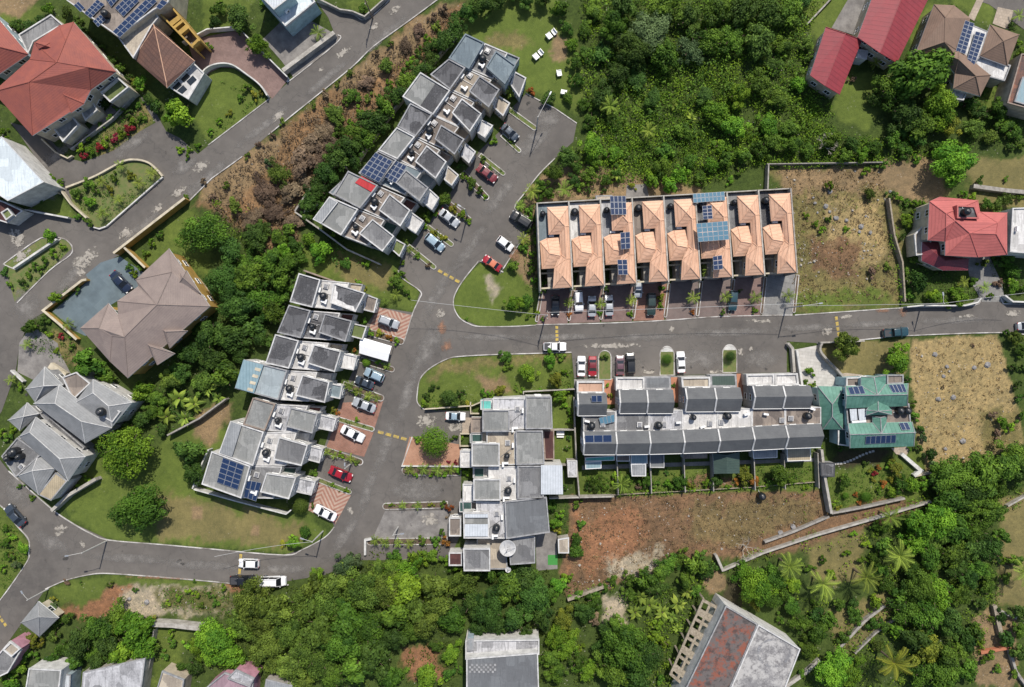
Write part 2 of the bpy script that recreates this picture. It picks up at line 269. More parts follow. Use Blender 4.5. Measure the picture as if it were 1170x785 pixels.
class MB:
    def __init__(s): s.v = []; s.f = []; s.mi = []; s.stain = None
    def poly(s, pts, mi=0):
        k = len(s.v); s.v += [tuple(p) for p in pts]; s.f.append(tuple(range(k, k + len(pts)))); s.mi.append(mi); return s
    def flat(s, P, z, mi=0):
        """filled outline, any simple shape"""
        P = ccw(P)
        if len(P) <= 4: return s.poly([(p.x, p.y, z) for p in P], mi)
        k = len(s.v); s.v += [(p.x, p.y, z) for p in P]
        for t in tessellate_polygon([[Vector((p.x, p.y, 0)) for p in P]]):
            a, b_, c = (P[i] for i in t)
            if (b_ - a).cross(c - a).z < 0: t = (t[0], t[2], t[1])
            s.f.append(tuple(k + i for i in t)); s.mi.append(mi)
        return s
    def sides(s, P, z0, z1, mi=0):
        P = ccw(P); n = len(P)
        for i in range(n):
            a, c = P[i], P[(i + 1) % n]
            s.poly([(a.x, a.y, z0), (c.x, c.y, z0), (c.x, c.y, z1), (a.x, a.y, z1)], mi)
        return s
    def prism(s, P, z0, z1, mi=0): return s.sides(P, z0, z1, mi).flat(P, z1, mi)
    def ring(s, Po, Pi, z0, z1, mi=0):
        n = len(Po); s.sides(Po, z0, z1, mi)
        for i in range(n):
            j = (i + 1) % n; a, c, d, e = Po[i], Po[j], Pi[j], Pi[i]
            s.poly([(a.x, a.y, z1), (c.x, c.y, z1), (d.x, d.y, z1), (e.x, e.y, z1)], mi)
            s.poly([(d.x, d.y, z0), (e.x, e.y, z0), (e.x, e.y, z1), (d.x, d.y, z1)][::-1], mi)
        return s
    def box(s, c, size, rz=0, mi=0, tilt=None):
        x, y, z = (k / 2 for k in size); R = Matrix.Rotation(rz, 3, 'Z')
        if tilt: R = R @ Matrix.Rotation(tilt, 3, 'Y')
        q = [Vector(c) + R @ Vector((a * x, b_ * y, d * z)) for a in (-1, 1) for b_ in (-1, 1) for d in (-1, 1)]
        for f in ((0, 1, 3, 2), (4, 6, 7, 5), (0, 4, 5, 1), (2, 3, 7, 6), (0, 2, 6, 4), (1, 5, 7, 3)): s.poly([q[i] for i in f], mi)
        return s
    def tube(s, pts, r, n=6, mi=0):
        pts = [Vector(p) for p in pts]; rr = r if isinstance(r, (list, tuple)) else [r] * len(pts); rings = []
        for i, p in enumerate(pts):
            d = (pts[min(i + 1, len(pts) - 1)] - pts[max(i - 1, 0)]).normalized()
            a = d.orthogonal().normalized() if abs(d.z) < 0.9 else Vector((1, 0, 0)); b_ = d.cross(a).normalized(); a = b_.cross(d)
            rings.append([p + (a * math.cos(t) + b_ * math.sin(t)) * rr[i] for t in (2 * math.pi * k / n for k in range(n))])
        k0 = len(s.v)
        for R in rings: s.v += [tuple(q) for q in R]
        for i in range(len(rings) - 1):
            for k in range(n):
                s.f.append((k0 + i * n + k, k0 + i * n + (k + 1) % n, k0 + (i + 1) * n + (k + 1) % n, k0 + (i + 1) * n + k)); s.mi.append(mi)
        s.f.append(tuple(k0 + k for k in range(n))[::-1]); s.mi.append(mi)
        s.f.append(tuple(k0 + (len(rings) - 1) * n + k for k in range(n))); s.mi.append(mi); return s
    def lathe(s, c, prof, n=16, mi=0):
        k0 = len(s.v)
        for r, z in prof: s.v += [(c[0] + r * math.cos(2 * math.pi * k / n), c[1] + r * math.sin(2 * math.pi * k / n), c[2] + z) for k in range(n)]
        for i in range(len(prof) - 1):
            for k in range(n): s.f.append((k0 + i * n + k, k0 + i * n + (k + 1) % n, k0 + (i + 1) * n + (k + 1) % n, k0 + (i + 1) * n + k)); s.mi.append(mi)
        s.f.append(tuple(k0 + (len(prof) - 1) * n + k for k in range(n))); s.mi.append(mi); return s
def build(name, mb, mat, parent=None, label=None, org=None, smooth=False, attr=None):
    """link one mesh object; its vertices are stored relative to the thing's base"""
    if org is None:
        r = parent
        while r is not None and r.parent is not None: r = r.parent
        org = r.location.copy() if r is not None else Vector((0, 0, 0))
        if parent is not None and parent.parent is not None: pass
    me = bpy.data.meshes.new(name)
    V = np.array(mb.v, dtype=np.float64) - np.array(org)
    me.from_pydata(V.tolist(), [], mb.f)
    for m in (mat if isinstance(mat, (list, tuple)) else [mat]): me.materials.append(MATS[m] if isinstance(m, str) else m)
    if any(mb.mi): me.polygons.foreach_set('material_index', mb.mi)
    if smooth: me.polygons.foreach_set('use_smooth', [True] * len(me.polygons))
    uvl = me.uv_layers.new(name='UVMap'); uv = np.zeros((len(me.loops), 2))
    for p in me.polygons:
        n = p.normal
        if abs(n.z) > 0.995: u = Vector((1, 0, 0)); w = Vector((0, 1, 0))
        else: u = Vector((-n.y, n.x, 0)).normalized(); w = n.cross(u)
        for li in p.loop_indices:
            q = me.vertices[me.loops[li].vertex_index].co; uv[li] = (q.dot(u), q.dot(w))
    uvl.data.foreach_set('uv', uv.ravel())
    if attr is not None:
        for an, vals in attr.items():
            a = me.attributes.new(an, 'FLOAT', 'POINT'); a.data.foreach_set('value', vals)
    o = bpy.data.objects.new(name, me); COL.objects.link(o)
    if parent is not None: o.parent = parent
    else: o.location = org
    if label: o['label'] = label
    return o
def tag(o, label, cat, group=None):
    o['label'] = label; o['category'] = cat
    if group: o['group'] = group
    return o
def thing(name, label, cat, loc, group=None, rz=0):
    o = bpy.data.objects.new(name, None); COL.objects.link(o); o.location = (loc[0], loc[1], loc[2] if len(loc) > 2 else 0); o.rotation_euler = (0, 0, rz)
    o.empty_display_size = 0.5
    return tag(o, label, cat, group)
def struct(name, mb, mat, **kw):
    o = build(name, mb, mat, **kw); o['kind'] = 'structure'; return o
def copy_tree(o, loc=None, rz=None, sc=None, label=None, group=None):
    r = o.copy(); COL.objects.link(r)
    if loc is not None: r.location = loc
    if rz is not None: r.rotation_euler = (0, 0, rz)
    if sc is not None: r.scale = sc if hasattr(sc, '__len__') else (sc, sc, sc)
    if label: r['label'] = label
    if group: r['group'] = group
    def rec(src, dst):
        for ch in KIDS[src.name]:
            c = ch.copy(); COL.objects.link(c); c.parent = dst
            if ch.name in KIDS: rec(ch, c)
    rec(o, r); return r
KIDS = {}
def register(o):
    ch = [c for c in bpy.data.objects if c.parent == o]
    KIDS[o.name] = ch
    for c in ch: register(c)
def P2(pts, h=0.0): return [W(x, y, h) for x, y in pts]
def stain_roof(root, P, z, mat, name='roof', edge=0.55):
    """roof surface: a rim ring and an inner field, carrying the weathering attribute"""
    P = ccw(P); I = inset(P, edge); mb = MB(); n = len(P)
    if signed_area(I) < 0.15 * signed_area(P) or n > 4: 
        mb.flat(P, z); return build(name, mb, mat, root, attr={'stain': [0.5] * len(mb.v)})
    for i in range(n):
        j = (i + 1) % n; mb.poly([(P[i].x, P[i].y, z), (P[j].x, P[j].y, z), (I[j].x, I[j].y, z), (I[i].x, I[i].y, z)])
    a = [0, 0, 1, 1] * n; mb.poly([(p.x, p.y, z) for p in I]); a += [1] * n
    return build(name, mb, mat, root, attr={'stain': a})
def block(root, P, h, wall='stucco_white', roof='roof_mid', par='parapet', z0=0.0, pw=0.19, ph=0.26, gap=0.02, name='wall', rname='roof'):
    """flat-roofed wing: wall, parapet and roof are parts of the thing"""
    P = inset(ccw(P), gap); I = inset(P, pw)
    w = build(name, MB().sides(P, z0, h), wall, root)
    if ph > 0:
        O = inset(P, -0.05); build('parapet', MB().ring(O, I, h - 0.12, h + ph), par, w)
    r = stain_roof(root, I if ph > 0 else P, h + (0.0 if ph > 0 else 0.01), roof, rname)
    return w, r, P
def windows(wall, P, z0, h, edges=None, maxn=3, wd=1.15, hg=1.15, frame='frame_white', door=None, facing=True):
    P = ccw(P); n = len(P); st = max(1, int(round((h - z0) / 3.0)))
    for i in (range(n) if edges is None else edges):
        a, c = P[i], P[(i + 1) % n]; L = (c - a).length
        if L < 2.2: continue
        t = (c - a) / L; nm = Vector((t.y, -t.x, 0)); mid = (a + c) / 2
        if facing and nm.dot(-mid) < 0.12 * mid.length: continue
        k = max(1, min(maxn, int(L / 2.6)))
        for s in range(st):
            for j in range(k):
                m = a + t * (L * (j + 0.5) / k); zc = z0 + s * (h - z0) / st + 1.75; rz = math.atan2(t.y, t.x)
                f = MB(); hw, hh = wd / 2, hg / 2
                for (ox, oz, sx, sz) in ((0, hh, wd + 0.16, 0.1), (0, -hh, wd + 0.26, 0.1), (-hw - 0.03, 0, 0.1, hg), (hw + 0.03, 0, 0.1, hg), (0, 0, 0.06, hg)):
                    cc = m + t * ox + nm * 0.05; f.box((cc.x, cc.y, zc + oz), (sx, 0.12, sz), rz)
                w = build('window', f, frame, wall)
                cc = m + nm * 0.02; build('pane', MB().box((cc.x, cc.y, zc), (wd, 0.05, hg), rz), 'glass_dark', w)
ORD = ['first', 'second', 'third', 'fourth', 'fifth', 'sixth', 'seventh', 'eighth', 'ninth', 'tenth', 'eleventh', 'twelfth']
# ---------------------------------------------------------------- pitched roofs
def pitched(root, E, R, faces, mat, e=6.0, wall='stucco_white', ins=0.45, cap=None, z0=0.0, win=True, name='roof', fascia='frame_white', walls=True, maxn=3):
    """E: eave corners (px), all at height e; R: ridge points (px, px, height); faces index E + R"""
    EP = [W(x, y, e) for x, y in E]; V = EP + [W(*r) for r in R]; mb = MB(); edges = {}
    for f in faces:
        q = [V[i] for i in f]
        nz = sum((q[i].x - q[(i + 1) % len(q)].x) * (q[i].y + q[(i + 1) % len(q)].y) for i in range(len(q)))
        g = list(f) if nz > 0 else list(f)[::-1]
        q = [V[i] for i in g]
        if len(q) == 3: mb.poly(q)
        else:
            for t in tessellate_polygon([[Vector((p.x, p.y, 0)) for p in q]]):
                a, c, d = (q[i] for i in t)
                mb.poly([a, c, d] if (c - a).cross(d - a).z > 0 else [a, d, c])
        for i in range(len(g)):
            k = tuple(sorted((g[i], g[(i + 1) % len(g)]))); edges[k] = edges.get(k, 0) + 1
    P = ccw(EP)
    rf = build(name, mb, mat, root)
    build('fascia', MB().ring(P, inset(P, 0.12), e - 0.22, e - 0.004), fascia, rf)
    sf = MB(); sf.flat(P, e - 0.2); sf.f = [t[::-1] for t in sf.f]; build('soffit', sf, fascia, rf)
    if cap:
        cm = MB()
        for (i, j), c in edges.items():
            if c == 2: cm.tube([V[i] + Vector((0, 0, 0.03)), V[j] + Vector((0, 0, 0.03))], 0.085, 5)
        if cm.v: build('ridge_cap', cm, cap, rf)
    if walls:
        WP = inset(P, ins); w = build('wall', MB().sides(WP, z0, e - 0.1), wall, root)
        if win: windows(w, WP, z0, e, maxn=maxn)
    return rf
def cen(pts, h=0.0):
    c = sum((W(x, y, h) for x, y in pts), Vector()) / len(pts); return Vector((c.x, c.y, 0))
# ---------------------------------------------------------------- roof-top things (prototypes, then copies)
def proto_tank(big):
    r = 0.72 if big else 0.55
    t = thing('water_tank', '', 'water tank', (0, 0, 0))
    build('body', MB().lathe((0, 0, 0), [(r * .96, 0), (r, 0.1), (r * .97, 0.35), (r, 0.42), (r * .97, 0.75), (r, 0.82), (r * .97, 1.1), (r * .9, 1.3), (r * .45, 1.52), (r * .3, 1.55)], 18), 'tank_black', t, org=(0, 0, 0), smooth=True)
    build('lid', MB().lathe((0, 0, 1.55), [(r * .34, 0), (r * .34, 0.08), (r * .2, 0.12)], 12), 'frame_dark', t, org=(0, 0, 0))
    build('pipe', MB().tube([(r, 0, 0.15), (r + 0.35, 0, 0.15), (r + 0.35, 0, 0)], 0.04, 6), 'plastic_white', t, org=(0, 0, 0)); register(t); return t
def proto_ac():
    t = thing('air_conditioner', '', 'air conditioner', (0, 0, 0))
    build('casing', MB().box((0, 0, 0.42), (0.95, 0.38, 0.66)), 'plastic_white', t, org=(0, 0, 0))
    build('fan_grille', MB().lathe((0, 0, 0), [(0.01, 0), (0.01, 0.01)], 3), 'frame_dark', t, org=(0, 0, 0)) if False else None
    g = MB()
    for k in range(14):
        a0, a1 = 2 * math.pi * k / 14, 2 * math.pi * (k + 1) / 14
        g.poly([(0.12, -0.195, 0.42), (0.12 + 0.26 * math.cos(a0), -0.195, 0.42 + 0.26 * math.sin(a0)), (0.12 + 0.26 * math.cos(a1), -0.195, 0.42 + 0.26 * math.sin(a1))])
    build('fan_grille', g, 'frame_dark', t, org=(0, 0, 0))
    build('bracket', MB().box((-0.3, 0, 0.045), (0.06, 0.42, 0.09)), 'steel_grey', t, org=(0, 0, 0)); build('bracket', MB().box((0.3, 0, 0.045), (0.06, 0.42, 0.09)), 'steel_grey', t, org=(0, 0, 0)); register(t); return t
def proto_hatch():
    t = thing('roof_vent', '', 'roof vent', (0, 0, 0))
    q = [Vector((a, b_, 0)) for a, b_ in ((-.5, -.5), (.5, -.5), (.5, .5), (-.5, .5))]
    build('curb', MB().ring(q, inset(q, 0.16), 0, 0.35), 'parapet_white', t, org=(0, 0, 0))
    build('cap', MB().box((0, 0, 0.5), (0.62, 0.62, 0.08)).box((-.22, 0, .4), (.05, .3, .22)).box((.22, 0, .4), (.05, .3, .22)), 'steel_grey', t, org=(0, 0, 0)); register(t); return t
TANK_B, TANK_S, ACU, HATCH = proto_tank(True), proto_tank(False), proto_ac(), proto_hatch()
USED = set()
def put(proto, x, y, h, label, group, rz=0.0, sc=None):
    p = W(x, y, h)
    if proto.name not in USED and sc is None:
        USED.add(proto.name); proto.location = p; proto.rotation_euler = (0, 0, rz); proto['label'] = label; proto['group'] = group; return proto
    return copy_tree(proto, p, rz, sc, label, group)
def tank(x, y, h, label, big=True, sc=None): return put(TANK_B if big else TANK_S, x, y, h, label, 'black water tanks on roofs', random.uniform(0, 6), sc)
def ac(x, y, h, label, rz=0.0): return put(ACU, x, y, h, label, 'air conditioning units on roofs', rz)
def vent(x, y, h, label, rz=0.0): return put(HATCH, x, y, h, label, 'square roof vents', rz)
# ---------------------------------------------------------------- solar arrays
def solar(Q, h, nu, nv, label, mat='solar_cell', rim='aluminium', group='solar arrays on roofs', lift=0.25):
    """Q: four corners in px (optionally each with its own height); nu x nv panels"""
    C = [W(q[0], q[1], (q[2] if len(q) > 2 else h) + lift) for q in Q]
    c = sum(C, Vector()) / 4; root = thing('solar_array', label, 'solar array', (c.x, c.y, min(q.z for q in C) - lift + 0.0), group)
    def S(u, v): return (C[0] * (1 - u) + C[1] * u) * (1 - v) + (C[3] * (1 - u) + C[2] * u) * v
    nrm = (C[1] - C[0]).cross(C[3] - C[0]).normalized()
    if nrm.z < 0: nrm = -nrm
    fr = MB()
    for v in (0.25, 0.75): fr.tube([S(0.02, v) - nrm * 0.07, S(0.98, v) - nrm * 0.07], 0.04, 4)
    for u in (0.08, 0.92):
        for v in (0.25, 0.75): a = S(u, v) - nrm * 0.07; fr.tube([a, a - Vector((0, 0, lift - 0.02))], 0.03, 4)
    build('rail', fr, 'steel_grey', root)
    wu = (C[1] - C[0]).length / nu; wv = (C[3] - C[0]).length / nv; gu = 0.02 / wu; gv = 0.02 / wv; ru = 0.04 / wu; rv = 0.04 / wv
    for i in range(nu):
        for j in range(nv):
            q = [S((i + a) / nu, (j + b_) / nv) for a, b_ in ((gu, gv), (1 - gu, gv), (1 - gu, 1 - gv), (gu, 1 - gv))]
            r = [S((i + a) / nu, (j + b_) / nv) for a, b_ in ((gu + ru, gv + rv), (1 - gu - ru, gv + rv), (1 - gu - ru, 1 - gv - rv), (gu + ru, 1 - gv - rv))]
            if (q[1] - q[0]).cross(q[3] - q[0]).z < 0: q = q[::-1]; r = r[::-1]
            m = MB(); lo = [p - nrm * 0.05 for p in q]; cell = [p + nrm * 0.001 for p in r]
            for k in range(4):
                l = (k + 1) % 4; m.poly([lo[k], lo[l], q[l], q[k]], 1); m.poly([q[k], q[l], r[l], r[k]], 1)
            m.poly(cell, 0); build('solar_panel', m, [mat, rim], root)
    return root
# ---------------------------------------------------------------- stepped flat-roofed townhouses
def V2(p): return Vector((p[0], p[1]))
def flat_unit(rowname, i, label, rear, front, porch, rr, fr_, pr, tr='roof_brown', rp='parapet', fp='parapet', pp='parapet_white', wall='stucco_white', mirror=False, tankpos=None, acs=2, low='roof_beige', hr=6.3, hf=6.1):
    d = V2(front[2]) - V2(rear[2])
    lowq = [rear[1], tuple(V2(rear[1]) + d), tuple(V2(rear[2]) + d), rear[2]]
    e = d * ((V2(front[3]) - V2(rear[2])).dot(d) / d.dot(d)); e2 = e + (d - e) * 0.45; ter = [rear[1], tuple(V2(rear[1]) + e2), tuple(V2(rear[2]) + e2), rear[2]]
    root = thing('townhouse', label, 'house', cen(rear + front, 5), rowname)
    if rear:
        w, r, P = block(root, P2(rear, hr), hr, wall, rr, rp); windows(w, P, 0, hr, maxn=2)
    w, r, P = block(root, P2(ter, 5.0), 5.0, wall, tr, 'parapet_white', pw=0.16, ph=0.14, gap=0.06)
    w, r, P = block(root, P2(front, hf), hf, wall, fr_, fp); windows(w, P, 0, hf, maxn=2)
    w, r, P = block(root, P2(lowq, 3.0), 3.0, wall, low, 'parapet', pw=0.16, ph=0.35, gap=0.1)
    if porch:
        w, r, P = block(root, P2(porch, 3.1), 3.1, wall, pr, pp, gap=0.05); windows(w, P, 0, 3.1, maxn=1)
    # garden yard wall, stair slab between the front block and its neighbour
    a = V2(rear[1]); b_ = V2(front[0]); m = a.lerp(b_, 0.5); mm = V2(rear[2]).lerp(V2(front[3]), 0.5)
    ang = math.atan2(-(rear[2][1] - rear[1][1]), rear[2][0] - rear[1][0])
    nm = label
    def on(t, s): q = m.lerp(mm, t); e = (b_ - a) * s; return q.x + e.x, q.y + e.y
    short = ORD[i] + ' house of the ' + rowname.split(' in ')[0].replace('townhouse ', '')
    x, y = on(0.62, 0.05); (tank(x, y, 5.02, 'black water tank on the terrace of the ' + short, big=(i % 3 != 1)) if tankpos != 0 else None)
    x, y = on(0.2, 0.0); vent(x, y, 5.02, 'square vent on the terrace of the ' + short, ang)
    pa, pb = W(*on(0.03, -0.42), 5.2), W(*on(0.97, -0.42), 5.2); build('roof_pipe', MB().tube([pa, pb], 0.07, 5), 'plastic_white', root)
    pa, pb = W(*on(0.5, -0.42), 5.12), W(*on(0.5, 0.45), 5.12); build('roof_pipe', MB().tube([pa, pb], 0.05, 5), 'steel_grey', root)
    x, y = on(0.85, 0.12); ac(x, y, 5.02, 'corner air conditioner on the ' + short, ang + 1.57)
    for k in range(acs):
        x, y = on(0.42 + 0.4 * k, -0.32 if k == 0 else 0.3)
        ac(x, y, 5.02, ('white air conditioner beside the rear wing of the ' if k == 0 else 'white air conditioner beside the front wing of the ') + short, ang)
    return root
R1 = 'upper diagonal townhouse row in the gated estate'; g1 = 'upper diagonal row in the estate'
row1 = [
 ([(531.8,39),(553.3,49.2),(535.9,79),(512.9,66.7)], [(566.7,58.5),(589.2,74.9),(576.9,96.4),(555.4,77)], [(588.2,82),(601.5,89.2),(593.3,111.8),(583,97)], 'roof_blue','roof_blue','roof_mid','roof_mid','parapet_blue','parapet_blue','blue-grey flat-roofed townhouse at the top end of the upper diagonal row'),
 ([(512.9,67.7),(531.8,77.8),(514.4,102.6),(491.8,85.5)], [(548,87),(570.8,102.6),(558.5,123),(536,104.6)], [(568.7,108.7),(583,118),(574.9,133.3),(563.6,123)], 'roof_dark','roof_dark','roof_beige','roof_beige','parapet','parapet','stained dark flat-roofed townhouse next to the blue-grey end house of the diagonal row'),
 ([(480.5,83),(514.4,103.6),(494.9,131.3),(460,110.8)], [(527.7,112.8),(550.3,130.3),(537,150.8),(516.4,129.2)], [(550,136.4),(563.6,143.6),(554.4,158),(545,151.8)], 'roof_light','roof_dark','roof_white','roof_brown','parapet_white','parapet_white','townhouse with wide rear roof half pale speckled and half black, third in diagonal row'),
 ([(469,118.3),(494.4,131),(474.9,156.2),(454.2,144.7)], [(504,143),(530.8,159.2),(519.5,176.7),(496.9,159.2)], [(531.8,163.3),(544,173.6),(535.9,187),(526.7,178.7)], 'roof_dark','roof_dark','roof_marble','roof_brown','parapet','parapet','townhouse with pale-rimmed black roofs, fourth from the top of the diagonal row'),
 ([(453.6,145.7),(474.3,156.6),(454.2,182),(432.4,171.7)], [(487.7,166.4),(510.3,184.9),(498,204.4),(474.4,184.9)], [(511.3,189),(524.6,200.3),(516.4,212.6),(507.2,205.4)], 'roof_light','roof_dark','roof_beige','roof_brown','parapet_white','parapet_white','townhouse with clean light grey rear roof above the big solar arrays'),
 ([(432,172.5),(453.5,183),(433,210),(410,198)], [(464,194),(489.7,214.6),(479.5,230),(452,209)], [(490.8,215.6),(502,226),(493.8,240.3),(481.5,230)], 'roof_mid','roof_mid','roof_white','roof_blue','parapet','parapet','townhouse carrying two large solar arrays in the upper diagonal row'),
 ([(398,195.5),(432,212),(411.5,238.2),(382,222.5)], [(445.4,221.8),(469,240.3),(457.7,258.7),(433,240.3)], [(470.3,242.3),(484.6,252.6),(475.4,267),(463,258.7)], 'roof_light','roof_mid','roof_white','roof_brown','parapet','parapet_white','light grey townhouse with a bright red strip across its rear roof'),
 ([(376.7,224.9),(409.5,239.2),(390,269),(358.2,250.5)], [(425.9,250.5),(450.5,270),(437.2,287.4),(410.5,267)], [(452.6,273),(463.8,279.2),(456.7,293.6),(447.4,285.4)], 'roof_light','roof_mid','roof_green','roof_brown','parapet_white','parapet_white','light grey end townhouse at the lower left of the upper diagonal row')]
for i, (re, fr, po, a, b_, c, t, p1, p2, lab) in enumerate(row1):
    u = flat_unit('upper diagonal townhouse row in the estate', i, lab, re, fr, po, a, b_, c, t, p1, p2, wall='stucco_blue' if i == 0 else 'stucco_sand' if i in (1, 3) else 'stucco_white', low=['roof_blue','roof_beige','roof_brown','roof_beige','roof_brown','roof_blue','roof_maroon','roof_dgreen'][i], tankpos=0 if i in (1, 2, 5) else None)
    if i == 2:
        q = [W(x, y, 6.34) for x, y in ((498,94.5),(513,104.2),(494.3,129.5),(480,121))]; m = MB().flat(q, 6.34); build('dark_roof_patch', m, 'roof_dark', u, attr={'stain': [1.0] * len(m.v)})
    if i == 6:
        q = [W(x, y, 6.45) for x, y in ((413.2,201),(431,211.3),(424.9,219.7),(405.6,208.7))]; m = MB().prism(q, 6.3, 6.45); build('red_roof_strip', m, 'roof_red', u, attr={'stain': [0.2] * len(m.v)})
        block(u, P2([(397,196.5),(391,206),(376,220),(381,223)][::1], 4.6), 4.6, 'stucco_white', 'roof_blue', 'parapet', ph=0.1)
    if i == 7: block(u, P2([(376,225.5),(386,231),(367,255.5),(357.5,250.5)], 6.7), 6.7, 'stucco_white', 'metal_grey', 'parapet_white', ph=0.05, pw=0.1)
R2n = 'lower diagonal townhouse row in the estate'
row2 = [
 ([(341.8,312.3),(366.4,319.5),(357.2,351.3),(331.5,345)], [(381.8,323.6),(417.7,334.9),(406.4,356.4),(377.7,346)], [(417.7,335.9),(432,341),(428,357.4),(415.6,354.4)], 'roof_dark','roof_dark','roof_brown','roof_white','parapet_white','parapet_white','top townhouse of the lower diagonal row, white paint spilled over its black front roof'),
 ([(330.5,348.4),(355,354.8),(343.8,386.2),(317.2,380)], [(371.5,358.5),(402.3,366.7),(395,390.3),(364.4,380)], [(402.3,368.7),(419.7,372.8),(414.6,388.2),(399,384)], 'roof_dark','roof_dark','roof_green','roof_dark','parapet','parapet','townhouse with a mossy green porch roof beside the white canopy'),
 ([(315,382),(341.8,389.2),(330.5,421),(303.8,414.9)], [(359.2,393.3),(390,401.5),(382.8,425),(351,414.9)], [(390,402.6),(408.5,406.7),(404.4,423),(387,420)], 'roof_dark','roof_dark','roof_white','roof_white','parapet_white','parapet_white','townhouse with black roofs and a white square porch, third in the lower row'),
 ([(279.2,410.8),(328.5,423),(318.2,456.9),(269,443.6)], [(345.9,428.2),(376.7,436.4),(371.5,460),(337.7,451.8)], [(377.7,437.4),(392,440.5),(389,455.9),(373.6,452.8)], 'roof_sheet2','roof_dark','roof_turqs','roof_white','parapet','parapet_white','townhouse with extended rear roof of pale blue sheets and skylight squares'),
 ([(289.5,454.3),(315,461.6),(302.8,492),(278.2,484.9)], [(332.6,465.4),(363.3,472.6),(357.2,495),(326.4,487)], [(364.4,472.6),(384.9,477.7),(380.8,493),(361.3,489)], 'roof_light','roof_light','roof_marble','roof_marble','parapet_brown','parapet','light grey townhouse with a cluttered marbled porch, fifth in the lower row'),
 ([(263.8,481),(301.8,493.4),(289.5,532),(250.5,517.7)], [(319.2,499.2),(352,508.5),(344.9,532),(313,524.9)], [(353,508.5),(369.5,512.6),(365.4,529),(350,524.9)], 'roof_light','roof_mid','roof_marble','roof_white','parapet_white','parapet_white','townhouse with a lattice of pale sheets on its rear edge, sixth in the lower row'),
 ([(242.3,515.6),(286.4,532.3),(276,569),(231,553)], [(304.9,540.3),(338.7,545.4),(330.5,570),(297.7,561.8)], [(341.8,545.4),(361.3,549.5),(356.2,565.9),(337.7,561.8)], 'roof_light','roof_light','roof_marble','roof_mid','parapet_white','parapet_white','bottom townhouse of the lower row with a large blue solar array')]
flat_roof('roof_sheet2', (0.33, 0.38, 0.40), (0.27, 0.31, 0.33), 0.7, 0.6); flat_roof('roof_turqs', (0.34, 0.42, 0.46), (0.16, 0.20, 0.22), 0.6)
for i, (re, fr, po, a, b_, c, t, p1, p2, lab) in enumerate(row2):
    u = flat_unit('lower diagonal townhouse row in the estate', i, lab, re, fr, po, a, b_, c, t, p1, p2, wall='stucco_white', low=['roof_beige','roof_maroon','roof_beige','roof_white','roof_maroon','roof_white','roof_dgreen'][i], tankpos=0 if i == 6 else None)
    if i == 0:
        m = MB().flat([W(x, y, 6.16) for x, y in ((378.5,325),(384,325),(384,332),(386,334),(385,342),(392,345),(396,348),(404,350),(405.5,355),(379,345.5))], 6.13); build('white_paint_spill', m, 'roof_white', u, attr={'stain': [0.1] * len(m.v)})
    if i == 3:
        m = MB().prism([W(x, y, 6.75) for x, y in ((278,411),(301,417),(290,449.5),(268.6,443))], 6.62, 6.75); build('blue_sheet', m, 'metal_teal', u)
        sk = MB()
        for k in range(4):
            t0 = 0.14 + k * 0.24; c0 = V2((300,417)).lerp(V2((288,449)), t0); c1 = V2((300,417)).lerp(V2((288,449)), t0 + 0.1); dx = (-6.5, -1.8)
            sk.prism([W(c0.x, c0.y, 6.8), W(c1.x, c1.y, 6.8), W(c1.x + dx[0], c1.y + dx[1], 6.8), W(c0.x + dx[0], c0.y + dx[1], 6.8)], 6.75, 6.8)
        build('skylight', sk, 'stucco_cream', u)
    if i == 5: m = MB().prism([W(x, y, 6.7) for x, y in ((264,482),(276,486),(265,522),(251,517))], 6.62, 6.7); build('lattice_sheet', m, 'metal_grey', u)
R3n = 'middle townhouse block in the estate'
row3 = [
 ([(630,453),(600.5,453),(600.5,490),(631.3,490)], [(582,468.5),(551.3,468.5),(551.3,493),(582,493)], [(550.5,477),(538,477),(538,494),(550.5,494)], 'roof_light','roof_light','roof_brown','roof_marble','parapet','parapet','parapet_brown','top townhouse of the middle block, marbled pale terrace wrapping its small grey roof'),
 ([(620,492),(589.2,492),(590,531),(622,530)], [(570.8,506.4),(539,506.4),(539,532.5),(570.8,532.5)], [(540,514.6),(525.6,514.6),(525.6,534),(540,534)], 'roof_light','roof_light','roof_white','roof_beige','parapet','parapet_white','parapet_white','middle block townhouse with white porch and dark brown extension at the back'),
 ([(621,532.3),(591.3,532.3),(591.3,570),(621,570)], [(571.8,547.4),(541,547.4),(541,571.5),(571.8,571.5)], [(541,552.6),(528.7,552.6),(528.7,573),(541,573)], 'roof_mid','roof_light','roof_white','roof_white','parapet','parapet_white','parapet_white','middle block townhouse with shiny metal sheet roof stretching behind it'),
 ([(624.5,567.8),(576.5,573),(578.4,615.4),(628,608)], [(558.6,585.4),(529.3,585.4),(530,614.7),(558.6,614.7)], [(527,591),(513,591),(513,612.5),(527,612.5)], 'roof_slate','roof_light','roof_brown','roof_marble','parapet','parapet_white','parapet_white','middle block townhouse with the big uniform slate grey rear roof')]
flat_roof('roof_slate', (0.155, 0.165, 0.175), (0.125, 0.13, 0.14), 0.6)
